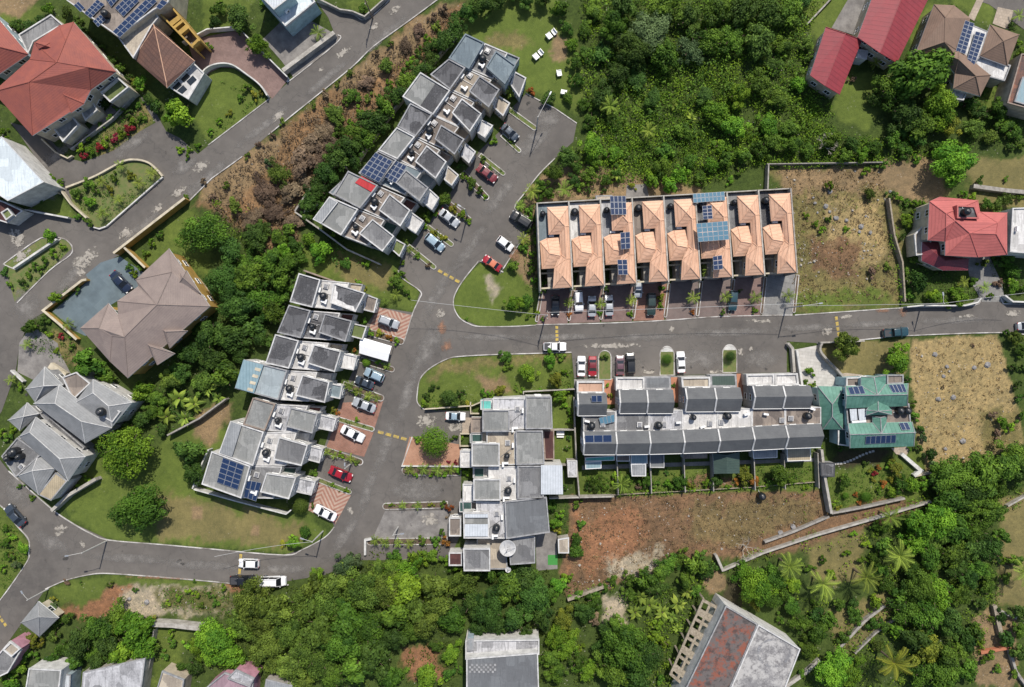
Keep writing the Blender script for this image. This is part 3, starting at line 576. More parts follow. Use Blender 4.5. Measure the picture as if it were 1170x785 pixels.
for i, (re, fr, po, a, b_, c, t, p1, p2, p3, lab) in enumerate(row3):
    u = flat_unit(R3n, i, lab, re, fr, po, a, b_, c, t, p1, p2, p3, wall='stucco_white', low=['roof_marble','roof_beige','roof_white','roof_brown'][i], tankpos=0 if i == 0 else None)
    if i == 0: 
        block(u, P2([(549,457),(562,457),(562,468),(549,468)], 3.3), 3.3, 'stucco_green', 'roof_turq', 'parapet_white', ph=0.04)
        block(u, P2([(563,455),(600,455),(600,468),(583,468),(563,468)], 5.06), 5.06, 'stucco_white', 'roof_marble', 'parapet_white', ph=0.15, pw=0.15)
    if i == 1:
        block(u, P2([(633,491.5),(620.5,491.5),(622.3,525),(633.3,525)], 3.4), 3.4, 'stucco_sand', 'roof_maroon', 'parapet_brown', ph=0.1)
        block(u, P2([(551,496),(537,496),(537,506),(551,506)], 3.3), 3.3, 'stucco_white', 'roof_dgreen', 'parapet_white', ph=0.04, pw=0.1)
    if i == 2:
        block(u, P2([(642.6,531.5),(618,531.5),(618,565),(643.4,565)], 6.75), 6.75, 'stucco_white', 'metal_pale', 'aluminium', ph=0.0)
        block(u, P2([(553,534),(540.5,534),(540.5,546),(553,546)], 3.25), 3.25, 'stucco_white', 'roof_dgreen', 'parapet_white', ph=0.04, pw=0.1)
    if i == 3:
        block(u, P2([(539,573.5),(525,573.5),(525,585),(539,585)], 3.25), 3.25, 'stucco_white', 'roof_dgreen', 'parapet_white', ph=0.04, pw=0.1)
        m = MB().prism([W(x, y, 6.5) for x, y in ((531,599),(557.5,599),(557.5,613),(531,613))], 6.4, 6.5); build('white_roof_sheet', m, 'metal_pale', u)
        m = MB().prism([W(x, y, 6.5) for x, y in ((531,587.5),(557.5,587.5),(557.5,591.5),(531,591.5))], 6.4, 6.5); build('white_roof_sheet', m, 'metal_pale', u)
u = thing('townhouse', 'bottom townhouse of the middle block half hidden by trees, beside the big dish', 'house', cen([(580,635)]), R3n)
block(u, P2([(580.6,614.5),(611.3,612),(611.3,643),(583,645)], 5.2), 5.2, 'stucco_white', 'roof_mid', 'parapet')
block(u, P2([(529.3,626.4),(560,626.4),(560,652),(530,652)], 5.8), 5.8, 'stucco_white', 'roof_mid', 'parapet_white')
block(u, P2([(545,614.5),(577,614.5),(580,650),(545,650)], 3.0), 3.0, 'stucco_sand', 'roof_beige', 'parapet')
block(u, P2([(513,631),(528,631),(528,646),(513,646)], 3.1), 3.1, 'stucco_white', 'roof_maroon', 'parapet_white')
# ---------------------------------------------------------------- grey gabled townhouses (row north of the dirt lot)
R4n = 'grey gabled townhouses above the bare dirt lot'
xs = [666.5, 703.5, 741.5, 780, 820, 859, 897, 938]; yr0 = [493, 493, 492.5, 491.5, 490, 488, 486, 484.5]
ridge_dx = [0.5, 1, 1.5, 2, 2.5, 3, 3.5, 4]
fronts = [(660, 693, 449.5, 462, 475), (707.5, 738.5, 445.6, 460, 472.5), (739, 769, 445.6, 460, 472.5), (783, 816, 443.4, 456, 470.5), (816.3, 846, 443.2, 456, 470.3), (860, 894, 441.2, 453.5, 467), (894.3, 926, 441, 453, 466.5)]
tcol = ['roof_mid', 'roof_mid', 'roof_marble', 'roof_white', 'roof_white', 'roof_brown', 'roof_brown']
r4lab = ['leftmost grey gabled townhouse, blue solar panels and clutter on its terrace', 'second grey gabled townhouse from the left, plain dark grey terrace', 'third grey gabled townhouse from the left, next to white-framed front court', 'grey gabled townhouse with white stained terrace and small tank, fourth from left',
         'grey gabled townhouse with the brightest white terrace, fifth from left', 'grey gabled townhouse with dark brown terrace and red patches, sixth from left', 'rightmost grey gabled townhouse next to the green roofed house']
def gable_x(root, x0, x1, y0, ym, y1, e, r, mat, wall, ymx=(0, 0), tilt=0.0):
    """gable with its ridge along x, front and rear slopes"""
    A, B, C_, D = W(x0, y0, e), W(x1, y0 - tilt, e), W(x1, y1 - tilt, e), W(x0, y1, e)
    mA = Vector((A.x, W(x0, ym, r).y, r)); mB = Vector((B.x, W(x1, ym - tilt, r).y, r))
    m = MB().poly([D, C_, mB, mA]).poly([mA, mB, B, A]); rf = build('roof', m, mat, root)
    g = MB()
    P = ccw([A, B, C_, D]); w = MB().sides(P, 0, e - 0.01)
    w.poly([A, mA, D]); w.poly([B, C_, mB]); wl = build('wall', w, wall, root); windows(wl, P, 0, e, maxn=2)
    for (p, q, s) in ((A, mA, D),):
        for a, c in ((p, q), (q, s)):
            t = (c - a); L = t.length; nn = 1
            bm_ = MB(); up = Vector((0, 0, 0.22)); sd = Vector((0.14, 0, 0))
            bm_.poly([a - sd + up, a + sd + up, c + sd + up, c - sd + up][::-1]); bm_.poly([a - sd, a - sd + up, c - sd + up, c - sd]); bm_.poly([a + sd, c + sd, c + sd + up, a + sd + up]); build('party_parapet', bm_, 'parapet_white', rf)
    gt = MB().tube([D + Vector((0, -0.05, 0)), C_ + Vector((0, -0.05, 0))], 0.07, 5); build('gutter', gt, 'frame_white', rf)
    return rf
for i in range(7):
    root = thing('townhouse', r4lab[i], 'house', cen([((xs[i] + xs[i + 1]) / 2, 480)]), R4n)
    t = (yr0[i] - yr0[i + 1])
    gable_x(root, xs[i] + 0.15, xs[i + 1] - 0.15, yr0[i], yr0[i] + 14, yr0[i] + 26.5, 6.0, 7.5, 'shingle_grey', 'stucco_grey', tilt=t)
    fx0, fx1, fa, fm, fb = fronts[i]
    gable_x(root, fx0, fx1, fa, fm, fb, 5.6, 6.9, 'shingle_grey', 'stucco_grey', tilt=0.2)
    block(root, P2([(xs[i] + .2, 470 - i * 0.8), (xs[i + 1] - .2, 470 - i * 0.8), (xs[i + 1] - .2, yr0[i] - t), (xs[i] + .2, yr0[i])], 4.9), 4.9, 'stucco_white', tcol[i], 'parapet_white', pw=0.14, ph=0.12)
    s = ORD[i] + ' grey gabled townhouse from the left'
    ym = yr0[i] - 10
    tank(xs[i] + [9, 30, 10, 11, 10, 17, 24][i], ym + [3, -3, 3, -5, -5, 5, -1][i], 4.95, 'black water tank on the terrace of the ' + s, big=i % 2 == 0) if i not in (1, 5) else None
    vent(xs[i] + [22, 27, 17, 31, 4, 34, 6][i], ym + 2, 4.95, 'square vent on the terrace of the ' + s)
    ac(xs[i] + [4, 35, 33, 22, 32, 15, 30][i], ym + [-2, 4, 0, 6, -7, -5, -9][i], 4.95, 'white air conditioner on the terrace of the ' + s, random.uniform(-0.4, 0.4))
def court(root, q, h, roof, par, ph=0.35, wall='stucco_white'): return block(root, P2(q, h), h, wall, roof, par, ph=ph, pw=0.3)
roots4 = [o for o in bpy.data.objects if o.get('group') == R4n and o.parent is None]
court(roots4[0], [(659, 435.5), (690, 435.5), (690, 449), (659, 449)], 2.8, 'roof_salmon', 'parapet_white')
court(roots4[1], [(703.5, 431), (736, 431), (736, 445), (703.5, 446)], 2.8, 'roof_white', 'parapet_white')
court(roots4[2], [(736.5, 430.5), (766, 430), (766.5, 444.7), (737, 445)], 3.1, 'roof_slate', 'parapet', 0.05)
court(roots4[3], [(778, 431), (811, 430.5), (811, 443), (779, 443)], 2.8, 'roof_beige', 'parapet_white')
court(roots4[4], [(811.5, 428), (841, 427.5), (842, 442), (812, 442)], 3.1, 'metal_dgreen', 'parapet', 0.05)
court(roots4[5], [(852, 427.5), (884, 427), (884, 440), (853, 440.5)], 2.8, 'roof_white', 'parapet_white')
court(roots4[6], [(884.5, 427), (910.5, 426.5), (912, 439.5), (885, 440)], 2.8, 'roof_white', 'parapet_white')
def annex(root, q, h, roof, par='frame_white', ph=0.03, wall='stucco_white'): return block(root, P2(q, h), h, wall, roof, par, ph=ph, pw=0.08)
annex(roots4[0], [(669, 523), (702, 521), (702, 526), (669, 527)], 2.7, 'roof_turq'); annex(roots4[0], [(669, 528), (687, 527), (687, 535), (669, 536)], 2.6, 'metal_teal')
annex(roots4[1], [(704.5, 520.5), (719.5, 520), (719.5, 527), (704.5, 527)], 2.7, 'roof_brown'); annex(roots4[1], [(721, 519.7), (739.5, 519.5), (739.5, 529.5), (721, 530)], 2.8, 'metal_teal'); annex(roots4[1], [(721, 530.5), (738, 530), (738, 544), (722, 544)], 2.7, 'metal_grey')
annex(roots4[2], [(742.5, 519), (758.5, 519), (758.5, 534), (742.5, 534)], 2.7, 'roof_slate', 'parapet_white', 0.3); annex(roots4[3], [(781, 517.6), (808, 517), (808, 523.5), (781, 524)], 2.7, 'roof_brown', 'parapet_brown')
annex(roots4[5], [(860, 514), (888, 513), (888, 523), (861, 524)], 2.7, 'metal_grey'); annex(roots4[6], [(899, 512.3), (926, 512), (926.5, 526), (900, 527)], 2.7, 'metal_beige')
# small green gabled shed roof behind the fifth house
pitched(roots4[4], [(824, 517), (845, 516.5), (845, 541), (816, 541.5), (814.5, 518)], [(830.5, 520, 4.1), (830.5, 541, 4.1)], [(0, 1, 5), (1, 2, 6, 5), (2, 3, 6), (3, 4, 5, 6), (4, 0, 5)], 'metal_dgreen', 2.9, 'stucco_grey', 0.2, win=False)
# ---------------------------------------------------------------- orange tiled townhouses
R5n = 'orange tiled townhouses north of the straight road'
cname = ['leftmost orange tiled townhouse beside the triangular lawn', 'second orange tiled townhouse from the left, white splashed terrace', 'orange tiled townhouse with three stacked solar arrays, third from left', 'fourth orange tiled townhouse from the left, no solar panels',
         'fifth orange tiled townhouse from the left, plain grey terrace', 'orange tiled townhouse with the widest pale solar arrays, sixth from left', 'seventh orange tiled townhouse, next to the right-hand end house', 'rightmost orange tiled townhouse beside the dry grass lot']
SKX, SKY = 0.052, -0.058
def T5(i, u, v):
    k = 36.0 - 0.0 * i
    return (613.3 + 36.15 * i + u + SKX * v * (0.75 + 0.09 * i), 231.5 + SKY * (36.15 * i + u) + v * (1.0 - 0.0035 * i))
for i in range(8):
    root = thing('townhouse', cname[i], 'house', cen([T5(i, 18, 50)]), R5n)
    e, lo = 6.0, 5.5
    def q(u, v): return T5(i, u, v)
    E = [q(11.5, 6), q(36, 6), q(36, 29), q(36, 66), q(36.4, 99), q(14.5, 99), q(17, 76), q(24.6, 60), q(24.6, 37.5), q(12, 37.5)]
    R = [(*q(25, 21.5), 7.35), (*q(31, 29), 6.85), (*q(31, 66), 6.9), (*q(26, 85), 7.2)]
    P1, X, S_, T_ = 10, 11, 12, 13
    pitched(root, E, R, [(0, 1, P1), (0, P1, 9), (9, P1, X, 8), (P1, 1, 2, X), (X, 2, 3, S_), (S_, 3, 4, T_), (T_, 4, 5), (S_, T_, 5, 6), (X, S_, 7, 8), (S_, 6, 7)], 'tile_orange', e, 'stucco_sand', 0.35, cap='tile_orange', fascia='stucco_sand', maxn=2)
    E2 = [q(1.8, 44.5), q(10, 41), q(24.8, 40.5), q(24.8, 60), q(18.5, 76), q(2.8, 76)]
    R2_ = [(*q(12.5, 59), 6.25), (*q(24.4, 62), 6.35)]
    pitched(root, E2, R2_, [(0, 1, 6), (1, 2, 7, 6), (2, 3, 7), (3, 4, 7), (4, 5, 6, 7), (5, 0, 6)], 'tile_orange', 5.2, 'stucco_sand', 0.3, cap='tile_orange', fascia='stucco_sand', maxn=1)
    block(root, P2([q(0.8, 3), q(35.5, 3), q(35.5, 40), q(0.8, 72)], 4.6), 4.6, 'stucco_sand', ['roof_blue', 'roof_white', 'roof_marble', 'roof_brown', 'roof_mid', 'roof_mid', 'roof_mid', 'roof_dark'][i], 'parapet', ph=0.0)
    pw = MB(); a0, a1 = q(0.4, 0), q(0.4, 101); A, B = W(*a0, 6.2), W(*a1, 6.2); n_ = (B - A).normalized(); sd = Vector((-n_.y, n_.x, 0)) * 0.13
    pw.prism([A - sd, B - sd, B + sd, A + sd], 0, 6.2)
    a2, a3 = q(0.9, 0), q(35.8, 0); C_, D = W(*a2, 5.4), W(*a3, 5.4); pw.prism([C_, D, D + Vector((0.01, -0.2, 0)), C_ + Vector((0, -0.2, 0))], 0, 5.4)
    build('party_wall', pw, 'wall_pale', root)
    if i == 7:
        A, B = W(*q(37.3, 0), 6.2), W(*q(37.6, 100), 6.2); build('end_wall', MB().prism([A - sd, B - sd, B + sd, A + sd], 0, 6.2), 'wall_concrete', root)
    # front porch beams over the sunken entrance court
    pb = MB()
    for v in (99, 82):
        A, B = W(*q(1.5, v), 3.2), W(*q(16.5, v), 3.2); pb.prism([A, B, B + Vector((0, 0.3, 0)), A + Vector((0, 0.3, 0))], 2.9, 3.2)
    build('porch_beam', pb, 'stucco_cream', root)
    w_ = MB(); A, B = W(*q(9, 74), 3.0), W(*q(9, 99), 3.0); w_.prism([A, B, B + Vector((2.4, 0, 0)), A + Vector((2.4, 0, 0))], 0, 3.0); build('entrance_wing', w_, 'wall_concrete', root)
    s = ['leftmost', 'second', 'third', 'fourth', 'fifth', 'sixth', 'seventh', 'rightmost'][i] + ' orange tiled townhouse'
    tank(*q(6, 14), 4.65, 'black water tank on the terrace of the ' + s, big=(i % 2 == 1))
    ac(*q(15 if i != 2 else 12, 39.5), 4.65, 'white air conditioner in the roof notch of the ' + s, 0.0)
# ---------------------------------------------------------------- individual houses
def house(label, pts, cat='house', name='house', h=5): return thing(name, label, cat, cen(pts, h))
def hip4(root, q, e, r, mat, wall, ridge=None, apex=None, cap=None, **kw):
    """hip roof over a four-cornered outline, q[0]-q[1] being an end; ridge: two px points, or one apex"""
    if apex: return pitched(root, q, [(*apex, r)], [(0, 1, 4), (1, 2, 4), (2, 3, 4), (3, 0, 4)], mat, e, wall, cap=cap, **kw)
    return pitched(root, q, [(*ridge[0], r), (*ridge[1], r)], [(0, 1, 4), (1, 2, 5, 4), (2, 3, 5), (3, 0, 4, 5)], mat, e, wall, cap=cap, **kw)
# red hipped house, top left
r = house('large red hipped-roof house with cream walls beside the curved asphalt drive', [(80, 90)])
pitched(r, [(84, 25), (133, 82), (103.6, 103), (96, 118), (37, 155), (-8, 105), (34, 67.7), (39, 49), (67.7, 29)],
        [(65, 71, 8.8), (33, 94, 8.8), (101, 77, 8.6), (75, 47, 8.2)], [(0, 1, 11, 9, 12), (1, 2, 11), (2, 3, 4, 10, 9, 11), (4, 5, 10), (5, 6, 9, 10), (6, 7, 9), (7, 8, 12, 9), (8, 0, 12)], 'tile_red', 6.2, 'stucco_cream', cap='tile_red')
pitched(r, [(68, 101), (96.5, 118.5), (81.5, 129)], [(74, 109, 7.3)], [(0, 1, 3), (1, 2, 3), (2, 0, 3)], 'tile_red', 6.3, walls=False, cap='tile_red')
pitched(r, [(40, 48.5), (58, 48), (65, 57), (44, 56)], [(52, 52, 7.9)], [(0, 1, 4), (1, 2, 4), (2, 3, 4), (3, 0, 4)], 'tile_red', 7.0, walls=False, cap='tile_red')
block(r, P2([(22, 40), (59, 17), (74, 30), (66, 32), (39, 48), (33, 62)], 3.4), 3.4, 'stucco_cream', 'roof_mid', 'parapet_white')
block(r, P2([(117, 107), (137, 90), (149, 101), (128, 118)], 3.6), 3.6, 'stucco_cream', 'roof_green', 'parapet_white', ph=0.7)
block(r, P2([(90, 121), (104, 112), (112, 126), (98, 138)], 3.1), 3.1, 'stucco_cream', 'roof_light', 'parapet_white')
block(r, P2([(60, 143), (82, 131), (92, 143), (74, 163)], 3.0), 3.0, 'stucco_cream', 'roof_light', 'parapet_white', ph=0.6)
r = house('red hipped roof cut by the left edge beside the large red house', [(0, 60)])
pitched(r, [(-50, -20), (-10, 12), (32.5, 62), (-6, 88), (-60, 60)], [(-3, 53, 8.2), (-35, 30, 8.2)], [(0, 1, 5, 6), (1, 2, 5), (2, 3, 5), (3, 4, 6, 5), (4, 0, 6)], 'tile_red', 6.0, 'stucco_blue', cap='tile_red')
# modern house with solar panels and brown tiled wing
r = house('modern flat-roofed house covered in solar panels with brown tiled wing and yellow porch', [(150, 40)])
block(r, P2([(77, 1), (95, -25), (196, -25), (193, 3), (176, 12), (135.5, 42)], 7.0), 7.0, 'stucco_cream', 'roof_brown', 'parapet_white')
block(r, P2([(135.5, 43), (175.5, 13), (182, 20), (174, 30), (153, 67)], 5.6), 5.6, 'stucco_cream', 'roof_beige', 'parapet_white')
pitched(r, [(175, 26), (222.5, 70), (191, 100.5), (153, 67)], [(176.5, 31, 7.1), (190, 94, 5.3)], [(0, 1, 4), (1, 2, 5, 4), (2, 3, 4, 5), (3, 0, 4)], 'tile_brown', 4.8, 'stucco_cream', 0.4, cap='tile_orange')
wl, rf, PP = block(r, P2([(195, 101), (222.5, 73), (234, 84), (216, 114)], 3.4), 3.4, 'stucco_white', 'roof_white', 'parapet_white')
sk = MB()
for c in ((202, 98), (211.5, 88.5), (208, 103), (219, 92)):
    p = W(*c, 3.45); sk.box((p.x, p.y, 3.47), (1.7, 1.1, 0.08), math.radians(43))
build('skylight', sk, 'glass_dark', r)
block(r, P2([(181.5, 15), (193, 6), (227, 47), (219.5, 54)], 2.9), 2.9, 'stucco_yellow', 'roof_brown', 'stucco_yellow', ph=0.1)
yp = MB(); Y0, Y1, Y2, Y3 = (W(*p, 5.2) for p in ((180, 14), (194, 4), (229, 46), (220, 55)))
for a, c in ((Y0, Y3), (Y1, Y2)):
    d = (c - a).normalized(); s = Vector((-d.y, d.x, 0)) * (0.3 if a == Y0 else -0.3); yp.prism([a, c, c + s, a + s], 0, 5.2)
for t in (0.0, 0.3, 0.42, 0.55, 0.93):
    a, c = Y0.lerp(Y3, t), Y1.lerp(Y2, t); d = (Y3 - Y0).normalized() * (0.9 if t in (0.3, 0.55) else 0.5); yp.prism([a, c, c + d, a + d], 4.3, 5.215)
build('porch_frame', yp, 'stucco_yellow', r)
for k, (q, nu, nv, m) in enumerate([([(84, 6), (89.5, 1.5), (97, 9), (92, 14)], 2, 1, 'solar_cell'), ([(96, 15), (111, -1), (119.5, 5), (103.5, 21)], 5, 2, 'solar_cell'), ([(106, 24), (115, 16.5), (121, 22.5), (112, 31)], 3, 2, 'solar_cell'),
    ([(120, -2), (130, -12), (136, -2), (127, 8)], 3, 2, 'solar_cell'), ([(131, 9), (149, -8), (159, 1), (141, 19)], 4, 3, 'solar_cell'), ([(128.5, 36), (171, -5), (179.5, 1.5), (137, 43)], 9, 2, 'solar_cell'), ([(178, 8), (185, -1), (192, 3), (183, 11)], 2, 1, 'solar_cell')]):
    solar(q, 7.05, nu, nv, ['small solar array at the left corner of the modern house roof', 'five by two solar array above the left parapet of the modern house', 'little six-panel solar array beside the roof box of the modern house',
        'solar array cut by the top edge on the modern house roof', 'dark twelve-panel solar array in the middle of the modern house roof', 'longest solar array, running along the right side of the modern house roof', 'two-panel solar array at the yellow porch corner of the modern house'][k])
# pale blue-white building at the top
r = house('pale blue building with white sheet roof cut by the top edge of the photo', [(330, 0)])
block(r, P2([(299, 0), (327, 31), (361, 3), (336, -28), (300, -20)], 4.2), 4.2, 'stucco_teal', 'roof_sheet', 'parapet_white', ph=0.5)
block(r, P2([(288, -14), (313, 11), (335, -6), (315, -35)], 7.4), 7.4, 'stucco_teal', 'metal_pale', 'parapet_white', ph=0.05)
ac(329, 14, 4.25, 'white air conditioner on the pale blue building by the top edge', 0.8)
# white roofed house, left edge
r = house('white walled house with a plain white sheet roof at the left edge', [(10, 195)])
block(r, P2([(-40, 185), (2, 156), (50, 208), (9, 229.5), (-35, 200)], 6.4), 6.4, 'stucco_white', 'roof_sheet', 'parapet_white', ph=0.06, pw=0.1)
r = house('white rendered terrace wing with brown timber deck below the white sheet roof', [(5, 240)], name='outbuilding', cat='outbuilding')
block(r, P2([(-20, 222), (6, 231), (27, 241), (9, 255), (-20, 246)], 3.0), 3.0, 'stucco_white', 'roof_maroon', 'parapet_white', ph=0.2)
block(r, P2([(2, 243), (10, 238), (16, 246), (8, 252)], 3.6), 3.6, 'stucco_white', 'roof_green', 'parapet_white', ph=0.3)
# taupe shingled house
r = house('large taupe shingled hip-roof house with ochre walls and blue-grey forecourt', [(165, 360)])
pitched(r, [(193, 284), (240, 350), (146, 432), (125.5, 413), (91.5, 375), (124, 346.5), (135, 359.5), (134, 344), (158, 327), (155, 319.5)],
        [(196, 311, 7.9), (179.5, 348, 8.6), (142.3, 385, 8.6), (113, 375, 7.6), (128, 384, 7.6)],
        [(0, 1, 11, 10), (1, 2, 12, 11), (2, 3, 14, 12), (3, 4, 13, 14), (4, 5, 13), (5, 6, 12, 14, 13), (6, 7, 11, 12), (7, 8, 11), (8, 9, 10, 11), (9, 0, 10)], 'tile_taupe', 6.0, 'stucco_yellow', cap='tile_taupe')
pitched(r, [(163.5, 388.5), (200, 404), (180, 417)], [(172, 396, 7.5)], [(0, 1, 3), (1, 2, 3), (2, 0, 3)], 'tile_taupe', 6.2, walls=False, cap='tile_taupe')
pitched(r, [(182.5, 374), (214.5, 378), (194, 398)], [(189, 379, 7.6)], [(0, 1, 3), (1, 2, 3), (2, 0, 3)], 'tile_taupe', 6.2, walls=False, cap='tile_taupe')
pitched(r, [(205, 311), (213, 309), (229, 335), (199, 332.5)], [(209, 317, 8.0)], [(0, 1, 4), (1, 2, 4), (2, 3, 4), (3, 0, 4)], 'tile_taupe', 6.5, walls=False, cap='tile_taupe')
# grey hipped house with tanks
r = house('rambling house of grey hipped roofs with a lattice terrace above the bend', [(75, 490)])
G = dict(mat='tile_grey', wall='stucco_grey', cap='parapet_white')
hip4(r, [(68, 439), (38.5, 461), (97.5, 506.5), (128, 489)][1:] + [(68, 439)], 5.8, 7.8, ridge=((88, 481), (88, 481)), **G) if False else None
pitched(r, [(38.5, 461), (68, 439.5), (128, 489), (97.5, 506.5)], [(63, 461, 7.8), (93, 481.5, 7.8)], [(0, 1, 4), (1, 2, 5, 4), (2, 3, 5), (3, 0, 4, 5)], 'tile_grey', 5.8, 'stucco_grey', cap='parapet_white')
pitched(r, [(84.5, 461), (106.5, 433.5), (151, 460), (128, 488)], [(106.5, 449, 7.3), (124, 464, 7.3)], [(0, 1, 4), (1, 2, 5, 4), (2, 3, 5), (3, 0, 4, 5)], 'tile_grey', 5.9, 'stucco_white', cap='parapet_white')
pitched(r, [(29, 444.5), (51, 419), (72, 440), (40, 460)], [(50, 441, 6.8)], [(0, 1, 4), (1, 2, 4), (2, 3, 4), (3, 0, 4)], 'tile_grey', 5.0, 'stucco_grey', cap='parapet_white')
pitched(r, [(9, 480), (31, 460), (44.5, 472.5), (22.5, 492)], [(27, 476, 5.4)], [(0, 1, 4), (1, 2, 4), (2, 3, 4), (3, 0, 4)], 'tile_grey', 4.2, 'stucco_grey', cap='parapet_white')
pitched(r, [(21.5, 499), (41, 476.5), (97.4, 522), (78, 549.5)], [(34, 494, 7.4), (68, 524, 7.4)], [(0, 1, 4), (1, 2, 5, 4), (2, 3, 5), (3, 0, 4, 5)], 'tile_grey', 5.6, 'stucco_white', cap='parapet_white')
pitched(r, [(19.5, 544), (44, 519.5), (63, 535), (44, 565.5)], [(37, 538, 6.6)], [(0, 1, 4), (1, 2, 4), (2, 3, 4), (3, 0, 4)], 'tile_grey', 4.8, 'stucco_white', cap='parapet_white')
block(r, P2([(20.5, 500), (48, 519), (19, 545), (2.5, 521)], 5.0), 5.0, 'stucco_white', 'roof_mid', 'parapet')
block(r, P2([(63.5, 540), (77, 549.5), (58.5, 572), (43.5, 565)], 4.6), 4.6, 'stucco_white', 'metal_beige', 'parapet', ph=0.05)
block(r, P2([(72, 431), (88, 425), (104, 438), (84, 457)], 5.0), 5.0, 'stucco_grey', 'roof_brown', 'parapet_white')
block(r, P2([(120, 476), (130, 463), (140, 470), (131, 482)], 5.7), 6.2, 'stucco_white', 'roof_brown', 'parapet_white')
block(r, P2([(45, 472), (50, 470), (97, 511), (92, 519)], 3.2), 3.2, 'stucco_grey', 'roof_dark', 'parapet')
for k, (x, y, s) in enumerate([(20, 516, True), (13, 523, False), (26, 521, False)]): tank(x, y, 5.0, ['biggest of the three black tanks at the corner of the grey hipped house', 'left small tank of the three at the corner of the grey hipped house', 'right small tank of the three at the corner of the grey hipped house'][k], s, 1.35 if k == 0 else 1.15)
tank(119, 470, 6.2, 'black water tank between the upper hips of the grey hipped house', True, 1.2)
vent(25.5, 533, 5.0, 'white box beside the three black tanks on the grey house', 0.8)
# red metal gabled sheds
r = house('long crimson metal gable roof cut by the top edge beside the concrete path', [(1030, 20)], name='shed', cat='shed')
pitched(r, [(1012, -45), (1082, -45), (1025, 72), (980, 42.5)], [(1047, -45, 6.6), (1005.5, 60.5, 6.6)], [(0, 1, 4), (1, 2, 5, 4), (2, 3, 5), (3, 0, 4, 5)], 'metal_red', 4.6, 'stucco_sand', 0.3, cap='metal_red')
r = house('smaller crimson metal gable roof in front of the long crimson one', [(955, 65)], name='shed', cat='shed')
pitched(r, [(943.5, 31), (985, 46), (959.5, 108), (925.5, 86)], [(966, 38.5, 5.6), (942.5, 98, 5.6)], [(0, 1, 4), (1, 2, 5, 4), (2, 3, 5), (3, 0, 4, 5)], 'metal_red', 4.0, 'stucco_sand', 0.3, cap='metal_red')
block(r, P2([(980.5, 56), (992, 58), (990, 68), (978, 66)], 2.8), 2.8, 'stucco_white', 'roof_white', 'parapet_white', ph=0.04)
# tan hipped house, top right
r = house('tan shingled hip-roof house with two solar strips behind the huge tree', [(1100, 60)])
T = dict(mat='tile_tan', wall='stucco_sand')
pitched(r, [(1067.5, 5), (1090, 6), (1109, 21), (1094, 58), (1097, 70), (1047, 59)], [(1080, 20, 6.4), (1079, 48, 6.4)], [(0, 1, 6), (1, 2, 3, 7, 6), (3, 4, 7), (4, 5, 7), (5, 0, 6, 7)], 'tile_tan', 4.4, 'stucco_sand', cap='tile_tan')
pitched(r, [(1069, 57), (1095, 56), (1132, 86), (1120, 110), (1089, 101), (1091, 84)], [(1095, 68, 6.0), (1115, 87, 6.0)], [(0, 1, 6), (1, 2, 7, 6), (2, 3, 7), (3, 4, 7), (4, 5, 6, 7), (5, 0, 6)], 'tile_tan', 4.3, 'stucco_sand', cap='tile_tan')
pitched(r, [(1131.5, 28), (1164.7, 39.5), (1151, 75.5), (1119.5, 64)], [(1146.5, 47, 6.2)], [(0, 1, 4), (1, 2, 4), (2, 3, 4), (3, 0, 4)], 'tile_tan', 4.4, 'stucco_sand', cap='tile_tan')
block(r, P2([(1100, 24), (1129, 36), (1119, 66), (1108, 77), (1091, 58)], 4.2), 4.2, 'stucco_sand', 'roof_white', 'parapet', ph=0.05)
block(r, P2([(1117, 65), (1154, 75), (1147, 93), (1128, 88), (1112, 76)], 3.6), 3.6, 'stucco_sand', 'roof_white', 'parapet')
block(r, P2([(1086, 95), (1091, 102), (1104, 107), (1100, 115), (1085, 113)], 3.0), 3.0, 'stucco_sand', 'roof_marble', 'parapet_white')
solar([(1103, 23), (1113.4, 26.7), (1103, 62), (1092, 58)], 4.5, 2, 8, 'left of the two long solar strips on the tan shingled house')
solar([(1115, 35.5), (1126, 38.5), (1113.4, 74.5), (1104, 70.5)], 4.5, 2, 8, 'right of the two long solar strips on the tan shingled house')
# rusty roof at the right edge
r = house('house with rust-brown roof edges and grey centre at the top right edge', [(1170, 95)])
block(r, P2([(1166, 62), (1190, 60), (1195, 130), (1150, 118)], 4.5), 4.5, 'stucco_sand', 'roof_rust', 'parapet_brown')
block(r, P2([(1168, 88), (1190, 85), (1190, 125), (1159, 116)], 5.0), 5.0, 'stucco_sand', 'metal_teal', 'parapet', ph=0.05)
# red hipped house, right
r = house('pinkish red hipped-roof house with a small open roof court and cream walls', [(1105, 262)])
pitched(r, [(1073.8, 224.8), (1117.6, 229), (1119.8, 242), (1150.8, 243), (1150.8, 291), (1117.6, 294), (1080, 292), (1080, 276), (1060, 274.5), (1062, 230)],
        [(1081, 244, 7.8), (1081, 259, 7.8), (1091, 252, 7.9), (1108, 266.5, 7.9), (1138, 267.5, 7.9), (1140, 254.7, 7.8)],
        [(9, 0, 1, 10), (1, 2, 12, 10), (10, 12, 11), (9, 10, 11, 8), (8, 7, 11), (7, 6, 13, 12), (7, 12, 11), (6, 5, 13), (5, 4, 14, 13), (4, 3, 15, 14), (3, 2, 15), (2, 12, 13, 15), (13, 14, 15)], 'tile_pink', 6.0, 'stucco_cream', cap='tile_pink')
m = MB(); q = [W(x, y, 8.1) for x, y in ((1093, 234.5), (1113.4, 235.5), (1118.5, 250), (1093, 249.5))]; q = ccw(q); m.ring(q, inset(q, 0.25), 6.0, 8.25); cw = build('court_parapet', m, 'tile_pink', r)
m = MB().flat(inset(q, 0.25), 8.0); build('court_floor', m, 'roof_dark', r, attr={'stain': [0.8] * len(m.v)})
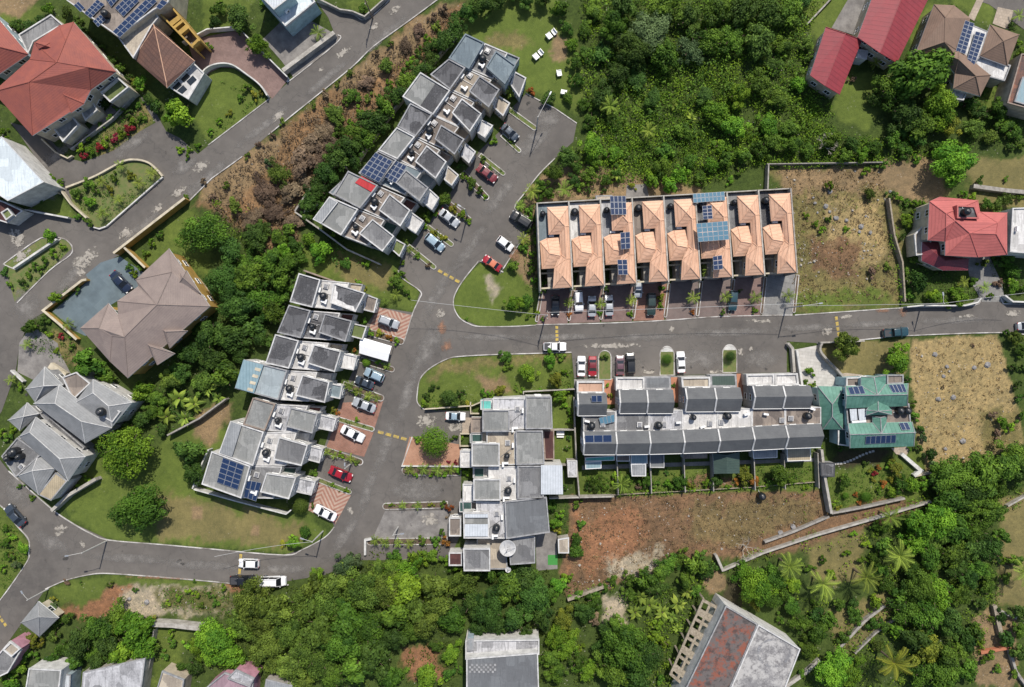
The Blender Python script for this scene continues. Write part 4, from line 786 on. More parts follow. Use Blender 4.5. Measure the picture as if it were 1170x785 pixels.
pitched(r, [(1053.5, 276.5), (1078.5, 276.5), (1080, 293), (1107, 295.5), (1106, 309), (1077, 309), (1053, 298)], [(1067, 288, 4.4), (1080, 298, 4.2)], [(0, 1, 7), (1, 2, 8, 7), (2, 3, 8), (3, 4, 8), (4, 5, 8), (5, 6, 7, 8), (6, 0, 7)], 'metal_maroon', 3.2, 'stucco_cream', 0.3)
block(r, P2([(1044, 268), (1062, 250), (1066, 262), (1060, 290), (1046, 292)], 3.0), 3.0, 'stucco_cream', 'roof_beige', 'parapet_white')
tank(1101, 243, 8.0, 'black water tank in the open roof court of the pinkish red house', True)
r = house('white two-storey house cut by the right edge beside the red house', [(1165, 265)])
block(r, P2([(1156, 238), (1205, 236), (1205, 292), (1153, 288)], 5.6), 5.6, 'stucco_white', 'roof_white', 'parapet_white')
ac(1160, 262, 5.6, 'white air conditioner on the white house at the right edge', 1.5)
# green metal roofed house
r = house('green metal hipped house with white ridges, solar panels and pale paved yard', [(995, 470)])
pitched(r, [(934, 441), (965, 442), (963, 490.6), (940, 490.6)], [(951, 462, 6.0), (951, 476, 6.0)], [(0, 1, 4), (1, 2, 5, 4), (2, 3, 5), (3, 0, 4, 5)], 'metal_green', 4.2, 'stucco_teal', cap='parapet')
pitched(r, [(966, 441), (984, 441), (984, 430.5), (1012, 428.5), (1012, 439), (1037.5, 438), (1036.8, 464), (966, 466.5)], [(967, 452, 7.6), (1002.5, 451.5, 7.7), (1037, 450.8, 7.6), (998.5, 431, 6.6)],
        [(0, 1, 9, 8), (1, 2, 11, 9), (2, 3, 11), (3, 4, 9, 11), (4, 5, 10, 9), (5, 6, 10), (6, 7, 8, 9, 10), (7, 0, 8)], 'metal_green', 6.2, 'stucco_teal', 0.3, cap='parapet')
pitched(r, [(969, 484), (997, 483), (997, 476), (1013, 476), (1013, 482.7), (1042, 482), (1046.5, 494), (1044, 510), (971, 512)], [(971, 496.5, 7.0), (1007, 495.7, 7.1), (1045, 494.3, 7.0), (1006, 477, 6.4)],
        [(0, 1, 10, 9), (1, 2, 12, 10), (2, 3, 12), (3, 4, 10, 12), (4, 5, 11, 10), (5, 6, 11), (6, 7, 11), (7, 8, 9, 10, 11), (8, 0, 9)], 'metal_green', 5.7, 'stucco_teal', 0.3, cap='parapet')
pitched(r, [(1003, 452), (1019, 468.5), (1019, 474), (990, 474.5), (990, 468.5)], [(1003.5, 470, 7.6)], [(0, 1, 5), (1, 2, 5), (2, 3, 5), (3, 4, 5), (4, 0, 5)], 'metal_green', 6.3, 'stucco_teal', 0.2, cap='parapet')
block(r, P2([(966, 462), (1038, 461), (1040, 484), (968, 486)], 5.1), 5.1, 'stucco_teal', 'roof_brown', 'parapet')
block(r, P2([(966.5, 431.5), (984, 431), (984, 441), (966.5, 441.5)], 4.4), 4.4, 'stucco_teal', 'roof_brown', 'parapet_white')
block(r, P2([(1013, 428.5), (1031.5, 428), (1031.5, 438), (1013, 438.5)], 4.4), 4.4, 'stucco_teal', 'roof_brown', 'parapet')
block(r, P2([(957, 490), (970, 490), (971, 510), (957, 508)], 3.6), 3.6, 'stucco_teal', 'roof_dgreen', 'parapet_white')
for k, (q, nu, nv) in enumerate([([(968.5, 442.5, 6.45), (985.5, 440.5, 6.45), (989, 449.8, 7.45), (971.5, 450.8, 7.45)], 3, 1), ([(1015, 439.5, 6.35), (1032.5, 438.5, 6.35), (1036.5, 448, 7.3), (1020, 448.8, 7.3)], 4, 1),
    ([(989.5, 498.5, 6.9), (1024, 496.8, 6.9), (1023.5, 506, 6.1), (988.5, 507.5, 6.1)], 6, 1), ([(1027, 483, 5.95), (1037, 482.5, 5.95), (1041, 491, 6.8), (1030.5, 491.5, 6.8)], 2, 1)]):
    solar(q, 0, nu, nv, ['three-panel solar array on the upper left slope of the green roof', 'four-panel solar array on the upper right slope of the green roof', 'row of six black solar panels on the lower slope of the green roof', 'pair of solar panels on the lower right slope of the green roof'][k], lift=0.12)
tank(1026, 469, 5.1, 'left of two black water tanks between the green roofs', True); tank(1034, 469, 5.1, 'right of two black water tanks between the green roofs', True)
m = MB(); 
hw = thing('solar_water_heater', 'pair of pale flat heater sheets between the green roofs', 'water heater', W(980, 474, 5.1)); 
for x0 in (971, 980.5):
    q = [W(x, y, 5.9) for x, y in ((x0, 467.5), (x0 + 8, 467), (x0 + 9, 480), (x0 + 1.5, 481))]; m.prism(q, 5.7, 5.85)
build('collector_sheet', m, 'metal_pale', hw); build('tank', MB().tube([W(973, 482.5, 5.6), W(989, 481.5, 5.6)], 0.28, 10), 'plastic_white', hw)
# bottom building
r = house('flat dark grey roofed building with white parapets at the bottom edge', [(573, 770)])
block(r, P2([(533, 752), (614.5, 745.5), (617, 830), (533, 830)], 6.6), 6.6, 'stucco_white', 'roof_slate', 'parapet_white')
block(r, P2([(532, 731), (616, 730), (616, 747), (532, 753)], 4.6), 4.6, 'stucco_white', 'roof_marble', 'parapet_white', ph=0.4)
vt = MB()
for a in range(12):
    for c in range(4):
        if (a + c) % 2: p = W(537 + a * 2.6, 760 + c * 2.6, 6.75); vt.box((p.x, p.y, 6.7), (0.38, 0.38, 0.12))
build('vent_block_grid', vt, 'parapet', r)
block(r, P2([(534, 730), (541, 729.6), (541, 743), (534, 744)], 5.2), 5.2, 'stucco_blue', 'metal_grey', 'parapet', ph=0.05)
# ruined building bottom right
def patchwork(name, c1, c2, c3, sc_):
    b = NB(name); v = b.coord(); n1, n2, n3 = b.noise(v, sc_, 6, 0.75), b.noise(v, 1.3, 6, 0.8), b.noise(v, sc_ * 2.2, 5, 0.7)
    col = b.mix(b.ramp(n1, 0.47, 0.56), c1, c2); col = b.mix(b.math('MULTIPLY', b.ramp(n3, 0.5, 0.62), 0.85), col, c3); col = b.mix(b.math('MULTIPLY', b.ramp(n2, 0.52, 0.66), 0.6), col, mul(c1, 1.15))
    b.bump(n2, 0.4, 0.05); b.done(col, 0.9)
blotch('ring_grey', (0.20, 0.20, 0.215), (0.3, 0.3, 0.31), 0.42, 0.62, 1.2)
r = house('derelict flat-roofed building, rust-red stained half and pale grey half', [(850, 740)])
block(r, P2([(824.5, 692), (829, 691.5), (865.5, 713), (812, 835), (757, 835), (772, 790)], 6.6), 6.6, 'stucco_white', 'roof_rustmix', 'parapet_white') if False else None
patchwork('roof_rustmix', (0.115, 0.10, 0.097), (0.22, 0.072, 0.045), (0.045, 0.04, 0.04), 0.34); patchwork('roof_ruin', (0.38, 0.37, 0.36), (0.19, 0.185, 0.19), (0.12, 0.115, 0.12), 0.33)
block(r, P2([(829, 691.5), (865.5, 713), (806, 850), (752, 850)], 6.6), 6.6, 'stucco_white', 'roof_rustmix', 'parapet')
block(r, P2([(866, 713), (914, 741), (872, 850), (806.5, 850)], 6.9), 6.9, 'stucco_white', 'roof_ruin', 'parapet_white')
q = [(1, 0)]; c0 = W(884, 746, 6.95); m = MB()
for k in range(26):
    a0, a1 = 2 * math.pi * k / 26, 2 * math.pi * (k + 1) / 26
    for ra, rb_ in ((2.35, 2.8),):
        P = [(c0.x + s * math.cos(a) * 1.15, c0.y + s * math.sin(a), 6.93 + (0.004 if ra else 0)) for s, a in ((ra, a0), (rb_, a0), (rb_, a1), (ra, a1))]
        m.poly(P if ra else [P[1], P[2], P[0]])
build('ring_stain', m, 'ring_grey', r)
m = MB()
A0, A1, B0, B1 = W(803, 684, 4), W(781, 845, 4), W(820, 694, 4), W(760, 790, 4)
def LQ(u, v): a = W(803, 684, 3.6).lerp(W(765, 770, 3.6), v); c = W(822, 694, 3.6).lerp(W(783, 785, 3.6), v); return a.lerp(c, u)
for u0, u1 in ((0, .12), (.42, .55), (.85, 1.0)): m.prism([LQ(u0, 0), LQ(u1, 0), LQ(u1, 1), LQ(u0, 1)], 3.35, 3.6)
for k in range(9): v = k / 8.2; m.prism([LQ(0.0, v), LQ(1.0, v), LQ(1.0, v + 0.035 + 0.05 * (k % 2)), LQ(0.0, v + 0.035 + 0.05 * (k % 2))], 3.3, 3.588)
for k in range(6):
    for u in (0.06, 0.93): p = LQ(u, k / 5.5); m.box((p.x, p.y, 1.65), (0.35, 0.35, 3.3), 0.4)
build('open_colonnade', m, 'wall_stone', r)
# bottom-left roofs
def simple(label, q, h, wall, roof, par, ph=0.3): r = house(label, [q[0], q[2]]); block(r, P2(q, h), h, wall, roof, par, ph=ph); return r
simple('small grey flat roof with white parapet at the bottom left corner', [(34, 763), (71, 765), (67, 800), (28, 800)], 5.0, 'stucco_white', 'roof_light', 'parapet_white')
r = simple('maroon and grey roofed building at the left edge near the bottom', [(-12, 760), (12, 732), (25.5, 742), (10, 768), (-5, 775)], 4.0, 'stucco_pink', 'roof_mid', 'parapet_white')
block(r, P2([(4, 742), (13.5, 733), (24, 741), (14, 750)], 4.6), 4.6, 'stucco_pink', 'roof_beige', 'parapet_white')
simple('long weathered sheet roof under the trees at the bottom left', [(95, 768), (166, 752), (160, 800), (92, 800)], 3.6, 'wall_pale', 'roof_marble', 'parapet', 0.05)
simple('narrow pale blue lean-to roof next to the small grey roof, bottom left', [(73, 770), (81, 771), (79, 800), (71, 800)], 3.4, 'stucco_blue', 'metal_pale', 'parapet', 0.05)
simple('small beige unfinished house at the bottom edge beside the bright green tree', [(186, 766), (211, 776), (207, 805), (176, 800)], 3.5, 'stucco_sand', 'roof_beige', 'parapet')
r = simple('mauve roofed building at the bottom edge with grey steps', [(236, 785), (257, 768), (290, 778), (287, 810), (230, 810)], 4.2, 'stucco_pink', 'roof_mauve', 'parapet') if False else None
flat_roof('roof_mauve', (0.34, 0.23, 0.27), (0.24, 0.16, 0.19), 0.6)
r = simple('mauve roofed building at the bottom edge with grey steps', [(236, 785), (257, 768), (290, 778), (287, 810), (230, 810)], 4.2, 'stucco_pink', 'roof_mauve', 'parapet')
block(r, P2([(262, 772), (272, 762), (293, 772), (288, 782)], 4.0), 4.9, 'stucco_pink', 'roof_marble', 'parapet')
simple('broken grey metal roof pieces at the bottom edge beside the mauve building', [(304, 776), (334, 783), (332, 806), (300, 800)], 3.2, 'wall_pale', 'metal_grey', 'parapet', 0.05)
r = thing('gazebo', 'square grey pyramid-roofed gatehouse beside the bottom left road', 'gatehouse', cen([(45, 706)]))
pitched(r, [(43.6, 687), (67, 706), (45, 727.5), (23.8, 711.5)], [(44.8, 705, 5.0)], [(0, 1, 4), (1, 2, 4), (2, 3, 4), (3, 0, 4)], 'tile_grey', 3.0, 'stucco_cream', 0.5, cap='parapet')
# yard sheds
simple('small grey flat-roofed shed in the back yard between middle block and gabled row', [(648, 526), (659.5, 526), (659, 545), (649, 545)], 2.6, 'wall_pale', 'roof_marble', 'parapet_white', 0.1)
simple('pale concrete box shed beside the green play mat', [(637.5, 616), (650, 614), (650, 632), (638, 632)], 2.4, 'wall_pale', 'roof_beige', 'parapet_white', 0.1)
simple('black tarpaulin covered store left of the green house garden', [(937.5, 528.5), (954, 529), (953.5, 545), (938.5, 544)], 2.4, 'stucco_grey', 'roof_dark', 'frame_dark', 0.05)
simple('cream lean-to roof behind the first solar-topped orange townhouse', [(680.5, 223.5), (699.5, 223), (699.5, 228.5), (681.5, 228.5)], 2.8, 'stucco_cream', 'roof_beige', 'parapet', 0.04)
# solar arrays of the estates
for q, h, nu, nv, lab, mat in [
  ([(429, 174), (448.5, 184), (433, 208.5), (411.5, 197)], 6.6, 4, 5, 'larger of the two dark solar arrays on the upper diagonal townhouse row', 'solar_cell'),
  ([(451.5, 182.8), (464.9, 190), (452.6, 209.5), (438.2, 201.5)], 6.0, 3, 4, 'smaller of the two dark solar arrays on the upper diagonal townhouse row', 'solar_cell'),
  ([(254.6, 522.8), (279.2, 532), (271.5, 559.7), (247.4, 551)], 6.35, 3, 5, 'fifteen-panel blue solar array on the bottom house of the lower row', 'solar_cell'),
  ([(282.3, 548.5), (298.7, 551.5), (292.6, 573), (278.2, 568)], 5.3, 3, 2, 'six-panel blue solar array on the terrace of the bottom house, lower row', 'solar_cell'),
  ([(696.7, 223.8), (715, 223.8), (716, 245.3), (698, 245.3)], 7.3, 4, 3, 'top solar array of three on the third orange townhouse', 'solar_cell'),
  ([(708.6, 265.8), (719.8, 264.8), (720.3, 284), (709.5, 285)], 7.2, 2, 3, 'middle dark solar array of three on the third orange townhouse', 'solar_cell'),
  ([(705.3, 296.7), (716.5, 296.5), (717.5, 314), (706.5, 314)], 7.5, 2, 3, 'lowest dark solar array of three on the third orange townhouse', 'solar_cell'),
  ([(791.5, 221.5), (827.7, 218.8), (828.7, 229), (792.3, 231.8)], 6.6, 8, 2, 'wide pale solar array at the top of the sixth orange townhouse', 'solar_pale'),
  ([(802.3, 235.3), (813.3, 234.3), (814.5, 250), (803.4, 250.8)], 7.6, 2, 4, 'small dark solar array between the two wide pale ones', 'solar_cell'),
  ([(795.4, 255.4), (831.5, 252.3), (833, 273.8), (798, 276.5)], 7.9, 6, 4, 'largest pale solar array, bridging the middle of the sixth orange townhouse', 'solar_pale'),
  ([(814.3, 293), (825, 291.5), (826.2, 307.5), (815.4, 308.5)], 7.7, 2, 3, 'small dark solar array at the lower end of the sixth orange townhouse', 'solar_cell'),
  ([(675.6, 452), (687.8, 451.6), (688.2, 459.3), (676, 459.6)], 6.8, 2, 1, 'bright blue two-panel array on the leftmost grey gabled townhouse', 'solar_cell'),
  ([(684, 477.5), (702, 473.5), (702.6, 482), (686.5, 486)], 5.2, 4, 1, 'tilted pale blue array at the terrace edge of the leftmost gabled townhouse', 'solar_pale'),
  ([(668, 497.3), (699, 496.8), (699.2, 505.3), (668.3, 505.8)], 7.1, 3, 1, 'row of three blue solar panels on the rear slope of the leftmost gabled townhouse', 'solar_cell')]:
    solar(q, h, nu, nv, lab, mat)
# big satellite dish and a little one
def dish(x, y, z, R, label):
    p = W(x, y, z); t = thing('satellite_dish', label, 'satellite dish', (p.x, p.y, 0 if z < 6 else z - 2), 'satellite dishes')
    m = MB().lathe((p.x, p.y, z - R * 0.3), [(R * .05, 0.0), (R * .3, R * .03), (R * .6, R * .12), (R * .85, R * .23), (R, R * .32), (R * 1.02, R * .32)], 24); m.f.pop(); build('reflector', m, 'parapet_white', t, smooth=True)
    lg = MB(); tip = Vector((p.x, p.y, z + R * 0.6))
    for k in range(3): a = 2.1 * k; lg.tube([(p.x + R * .9 * math.cos(a), p.y + R * .9 * math.sin(a), z), tip], 0.03, 4)
    build('feed_horn', lg.lathe(tip, [(0.1, -.1), (0.12, .1)], 8), 'steel_grey', t); build('mast', MB().tube([(p.x, p.y, t.location.z), (p.x, p.y, z - R * 0.28)], 0.09, 8), 'steel_grey', t)
dish(580, 626.5, 6.4, 1.55, 'big white mesh dish on a mast over the bottom house of the middle block'); dish(580.5, 651, 4.0, 0.55, 'small white dish just below the big white one')
# white canopy over a parking bay
t = thing('canopy_tent', 'white fabric canopy shading a parking bay beside the mossy porch', 'canopy', cen([(430, 400)]))
q = [W(x, y, 2.6) for x, y in ((412, 385), (447.5, 395.5), (443, 413), (410.5, 403.6))]; a, c = q[0].lerp(q[3], .5), q[1].lerp(q[2], .5); a.z = c.z = 3.1
build('canopy', MB().poly([q[3], q[2], c, a]).poly([a, c, q[1], q[0]]).poly([q[0], q[3], a]).poly([q[2], q[1], c]), 'canvas_white', t)
for k in range(4): build('leg', MB().tube([(q[k].x, q[k].y, 0), q[k]], 0.05, 6), 'steel_grey', t)
# ---------------------------------------------------------------- ground sheet with ground cover by zone
def pip(px, py, poly):
    inside = np.zeros(px.shape, bool); n = len(poly); j = n - 1
    for i in range(n):
        xi, yi = poly[i]; xj, yj = poly[j]
        c = ((yi > py) != (yj > py)) & (px < (xj - xi) * (py - yi) / ((yj - yi) or 1e-9) + xi); inside ^= c; j = i
    return inside
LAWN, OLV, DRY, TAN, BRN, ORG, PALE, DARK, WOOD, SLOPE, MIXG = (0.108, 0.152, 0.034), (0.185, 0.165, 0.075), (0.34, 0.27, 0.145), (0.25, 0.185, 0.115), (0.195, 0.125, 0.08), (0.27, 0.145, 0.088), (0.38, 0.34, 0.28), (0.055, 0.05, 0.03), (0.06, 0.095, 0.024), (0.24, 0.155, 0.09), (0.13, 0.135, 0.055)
ZONES = [  # colour, roughness, softness px, outline px
 (WOOD, .8, 8, [(-300, -300), (1500, -300), (1500, 1100), (-300, 1100)]),
 (SLOPE, 1, 6, [(470, 25), (530, 0), (520, 40), (470, 95), (430, 140), (380, 190), (345, 240), (335, 290), (300, 290), (250, 240), (215, 235), (300, 165), (400, 85)]),
 (TAN, .7, 5, [(240, 205), (300, 160), (330, 150), (310, 190), (262, 235), (225, 230)]),
 (TAN, .7, 5, [(380, 100), (425, 62), (500, 5), (520, 0), (480, 50), (400, 110)]),
 (LAWN, .15, 6, [(545, -10), (632, -5), (656, 40), (664, 130), (604, 106), (545, 48), (515, 40)]),
 (OLV, .5, 7, [(556, 45), (585, 32), (600, 45), (590, 60), (562, 55)]), (TAN, .5, 4, [(632, 35), (648, 42), (648, 68), (632, 70)]),
 (LAWN, .25, 3, [(80, 592), (120, 548), (200, 495), (240, 470), (262, 500), (232, 560), (352, 585), (372, 610), (330, 632), (125, 616)]),
 (OLV, .3, 8, [(180, 560), (240, 575), (350, 600), (330, 625), (180, 615)]), (TAN, .5, 2, [(287, 599), (296, 599), (297, 611), (286, 611)]), (TAN, .5, 2, [(218, 580), (231, 580), (231, 593), (219, 593)]),
 (LAWN, .4, 5, [(330, 290), (390, 275), (470, 300), (482, 330), (470, 358), (428, 342), (345, 310)]), (OLV, .5, 8, [(380, 290), (440, 300), (445, 335), (390, 325)]),
 (LAWN, .25, 1.5, [(550, 299), (575, 312), (600, 300), (612, 330), (614, 372), (583, 373), (548, 373), (526, 364), (518, 351), (518, 341), (528, 322)]), (TAN, .6, 4, [(591, 290), (612, 300), (612, 330), (600, 320), (588, 305)]), (PALE, .6, 4, [(556, 314), (566, 314), (569, 335), (563, 345), (558, 335)]),
 (LAWN, .4, 1.5, [(477, 460), (477, 448), (480, 433), (491, 421), (511, 410), (528, 407), (567, 405), (653, 402), (655, 455), (600, 452), (563, 455), (548, 460), (485, 466)]),
 (OLV, .6, 6, [(500, 412), (655, 405), (655, 415), (560, 418), (500, 430), (485, 440)]), (TAN, .6, 6, [(540, 425), (570, 430), (590, 445), (555, 450)]), (LAWN, .4, 3, [(632, 455), (655, 455), (655, 530), (634, 530)]),
 (TAN, .6, 4, [(600, 215), (640, 185), (735, 200), (800, 215), (800, 225), (612, 232), (612, 300), (592, 300), (600, 260)]),
 (OLV, 1, 5, [(874, 190), (1012, 188), (1032, 235), (1030, 345), (1010, 353), (905, 358), (905, 240)]), (TAN, .9, 9, [(884, 190), (1010, 190), (1015, 215), (900, 225)]), (DRY, 1, 8, [(940, 230), (1005, 230), (1010, 300), (960, 310)]), (BRN, 1, 8, [(925, 270), (985, 275), (980, 320), (930, 310)]), (LAWN, .6, 8, [(908, 335), (1010, 330), (1020, 350), (910, 356)]),
 (TAN, .5, 5, [(1008, 185), (1060, 180), (1085, 222), (1062, 232), (1030, 225), (1008, 215)]), (OLV, .3, 5, [(1105, 183), (1180, 178), (1180, 222), (1108, 218)]), (OLV, .5, 5, [(1095, 222), (1180, 222), (1180, 240), (1120, 240)]),
 (LAWN, .3, 4, [(905, -5), (975, -5), (952, 35), (940, 60), (925, 30)]), (LAWN, .3, 4, [(962, 90), (1000, 80), (1010, 120), (990, 150), (950, 130)]), (LAWN, .3, 4, [(1035, 40), (1062, 0), (1085, 5), (1050, 60)]), (LAWN, .3, 3, [(1085, -5), (1140, -5), (1130, 32), (1110, 20)]), (LAWN, .4, 4, [(1120, 100), (1150, 95), (1150, 130), (1120, 130)]),
 (DRY, 1, 2, [(1042, 388), (1140, 383), (1166, 480), (1168, 510), (1100, 530), (1062, 545), (1048, 500), (1040, 430)]), (OLV, .9, 8, [(1120, 470), (1160, 470), (1165, 505), (1125, 515)]), (OLV, .4, 2, [(934, 392), (1040, 388), (1036, 428), (985, 430), (962, 430), (942, 410)]),
 (BRN, 1, 2, [(650, 566), (936, 560), (948, 588), (905, 612), (815, 640), (812, 632), (760, 650), (690, 675), (648, 682), (640, 655), (650, 600)]), (ORG, 1, 10, [(655, 595), (720, 580), (745, 600), (700, 650), (660, 660)]), ((0.185, 0.145, 0.078), 1, 12, [(790, 580), (930, 565), (945, 590), (820, 630), (780, 610)]), (PALE, 1, 8, [(690, 640), (760, 630), (750, 650), (700, 668)]),
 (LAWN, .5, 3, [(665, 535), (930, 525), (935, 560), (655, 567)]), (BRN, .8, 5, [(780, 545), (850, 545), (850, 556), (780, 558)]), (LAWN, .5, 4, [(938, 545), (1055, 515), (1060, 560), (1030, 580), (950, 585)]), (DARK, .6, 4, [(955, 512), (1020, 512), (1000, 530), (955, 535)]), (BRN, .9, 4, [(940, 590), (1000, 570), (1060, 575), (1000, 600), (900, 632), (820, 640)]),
 (OLV, .5, 5, [(920, 625), (985, 605), (985, 660), (950, 670), (925, 665)]), (OLV, .5, 6, [(940, 700), (1030, 670), (1010, 720), (960, 750)]), (TAN, .8, 6, [(1115, 700), (1160, 700), (1165, 785), (1115, 785)]), (OLV, .4, 4, [(1140, 570), (1180, 560), (1180, 700), (1140, 690)]),
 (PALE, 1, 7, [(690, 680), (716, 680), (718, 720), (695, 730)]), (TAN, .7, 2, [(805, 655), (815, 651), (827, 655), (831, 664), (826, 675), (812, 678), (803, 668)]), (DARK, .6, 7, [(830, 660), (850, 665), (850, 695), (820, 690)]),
 (PALE, 1, 7, [(128, 668), (262, 670), (262, 700), (130, 705)]), (ORG, .9, 6, [(95, 690), (130, 668), (150, 670), (125, 705), (75, 705), (70, 695)]), (LAWN, .4, 4, [(58, 668), (125, 657), (118, 685), (92, 692), (66, 688)]), (LAWN, .5, 4, [(125, 657), (240, 664), (240, 670), (128, 668)]), (MIXG, 1, 8, [(180, 675), (262, 672), (262, 700), (190, 695)]), (LAWN, .6, 5, [(178, 715), (216, 716), (200, 785), (172, 785)]),
 (ORG, .7, 5, [(262, 666), (300, 668), (310, 672), (262, 678)]), (ORG, .9, 6, [(462, 740), (500, 738), (505, 775), (465, 775)]),
 (LAWN, .25, 2, [(222, 98), (245, 80), (270, 80), (300, 102), (304, 116), (246, 158), (235, 160), (218, 130)]), (LAWN, .4, 3, [(230, -5), (290, -5), (280, 35), (232, 45)]), (LAWN, .4, 4, [(0, 5), (15, 0), (55, 12), (30, 30), (5, 25)]), (TAN, .5, 3, [(-20, -20), (45, -20), (45, 0), (18, 20), (-10, 10)]), (OLV, .5, 3, [(118, 150), (165, 118), (178, 130), (150, 170), (110, 180)]),
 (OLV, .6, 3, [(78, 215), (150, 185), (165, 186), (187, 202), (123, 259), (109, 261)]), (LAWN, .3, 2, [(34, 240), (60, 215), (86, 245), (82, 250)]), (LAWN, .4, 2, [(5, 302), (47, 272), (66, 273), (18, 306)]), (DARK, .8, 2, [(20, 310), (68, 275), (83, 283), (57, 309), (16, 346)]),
 (LAWN, .4, 3, [(160, 300), (200, 245), (220, 240), (245, 270), (240, 320), (220, 310), (200, 285), (175, 305)]), (OLV, .8, 4, [(45, 388), (60, 372), (100, 400), (85, 425)]),
 (LAWN, .5, 2, [(-10, 580), (0, 578), (26, 612), (33, 622), (30, 642), (0, 686), (-20, 700)]), (LAWN, .5, 3, [(100, 470), (130, 560), (80, 585), (62, 575), (95, 545)]),
 (TAN, .7, 5, [(222, 475), (262, 455), (262, 480), (240, 510), (225, 500)]), (LAWN, .5, 4, [(400, 0), (440, 0), (425, 15), (405, 14)])]
def ground():
    xi = np.arange(-140, 140.01, 0.42); yi = np.arange(-98, 98.01, 0.42)
    ox = np.array([-900, -600, -400, -260, -190, -160]); X1 = np.concatenate([ox, xi, -ox[::-1]]); oy = np.array([-900, -600, -400, -240, -160, -120]); Y1 = np.concatenate([oy, yi, -oy[::-1]])
    X, Y = np.meshgrid(X1, Y1, indexing='xy'); px = CX + X * F / H; py = CY - Y * F / H
    # wobble that breaks up the outlines of the zones
    def nz(s, seed):
        r = np.random.default_rng(seed); a = np.zeros_like(X)
        for k in range(14):
            th = r.uniform(0, 6.28); fr = r.uniform(0.4, 1.6) / s; a += np.sin((X * math.cos(th) + Y * math.sin(th)) * fr * 6.28 + r.uniform(0, 6.28))
        return a / 14 ** 0.5
    wx, wy = nz(6, 1) + 0.6 * nz(1.6, 3), nz(6, 2) + 0.6 * nz(1.6, 4)
    C = np.zeros(X.shape + (3,)); Rg = np.zeros(X.shape); C[:] = ZONES[0][0]; Rg[:] = ZONES[0][1]
    for col, rg, soft, poly in ZONES[1:]:
        qx, qy = px + wx * soft * 0.55, py + wy * soft * 0.55; w = np.zeros(X.shape)
        for dx, dy in ((0, 0), (.5, 0), (-.5, 0), (0, .5), (0, -.5)): w += pip(qx + dx * soft, qy + dy * soft, poly)
        w /= 5; C = C * (1 - w[..., None]) + np.array(col) * w[..., None]; Rg = Rg * (1 - w) + rg * w
    ny, nx = X.shape; Z = np.minimum(0, (nz(3, 9) * 0.05 - 0.06) * Rg)
    V = np.stack([X, Y, Z], -1).reshape(-1, 3); idx = np.arange(nx * ny).reshape(ny, nx)
    Q = np.stack([idx[:-1, :-1], idx[:-1, 1:], idx[1:, 1:], idx[1:, :-1]], -1).reshape(-1, 4)
    me = np_mesh('ground', V, Q, 'ground_cover')
    a = me.attributes.new('cover', 'FLOAT_COLOR', 'POINT'); a.data.foreach_set('color', np.concatenate([C.reshape(-1, 3), np.ones((nx * ny, 1))], 1).ravel().astype(np.float32))
    a = me.attributes.new('rough', 'FLOAT', 'POINT'); a.data.foreach_set('value', Rg.ravel().astype(np.float32))
    o = bpy.data.objects.new('ground', me); COL.objects.link(o); o['kind'] = 'structure'
def np_mesh(name, V, Q, mat, tone=None, smooth=False):
    me = bpy.data.meshes.new(name); n = len(V); k = Q.shape[1]; me.vertices.add(n); me.vertices.foreach_set('co', np.asarray(V, np.float32).ravel())
    me.loops.add(Q.size); me.loops.foreach_set('vertex_index', Q.ravel().astype(np.int32)); me.polygons.add(len(Q)); me.polygons.foreach_set('loop_start', np.arange(0, Q.size, k, dtype=np.int32))
    if tone is not None: a = me.attributes.new('tone', 'FLOAT', 'FACE'); a.data.foreach_set('value', np.asarray(tone, np.float32))
    me.update(calc_edges=True); me.materials.append(MATS[mat]); return me
ground()
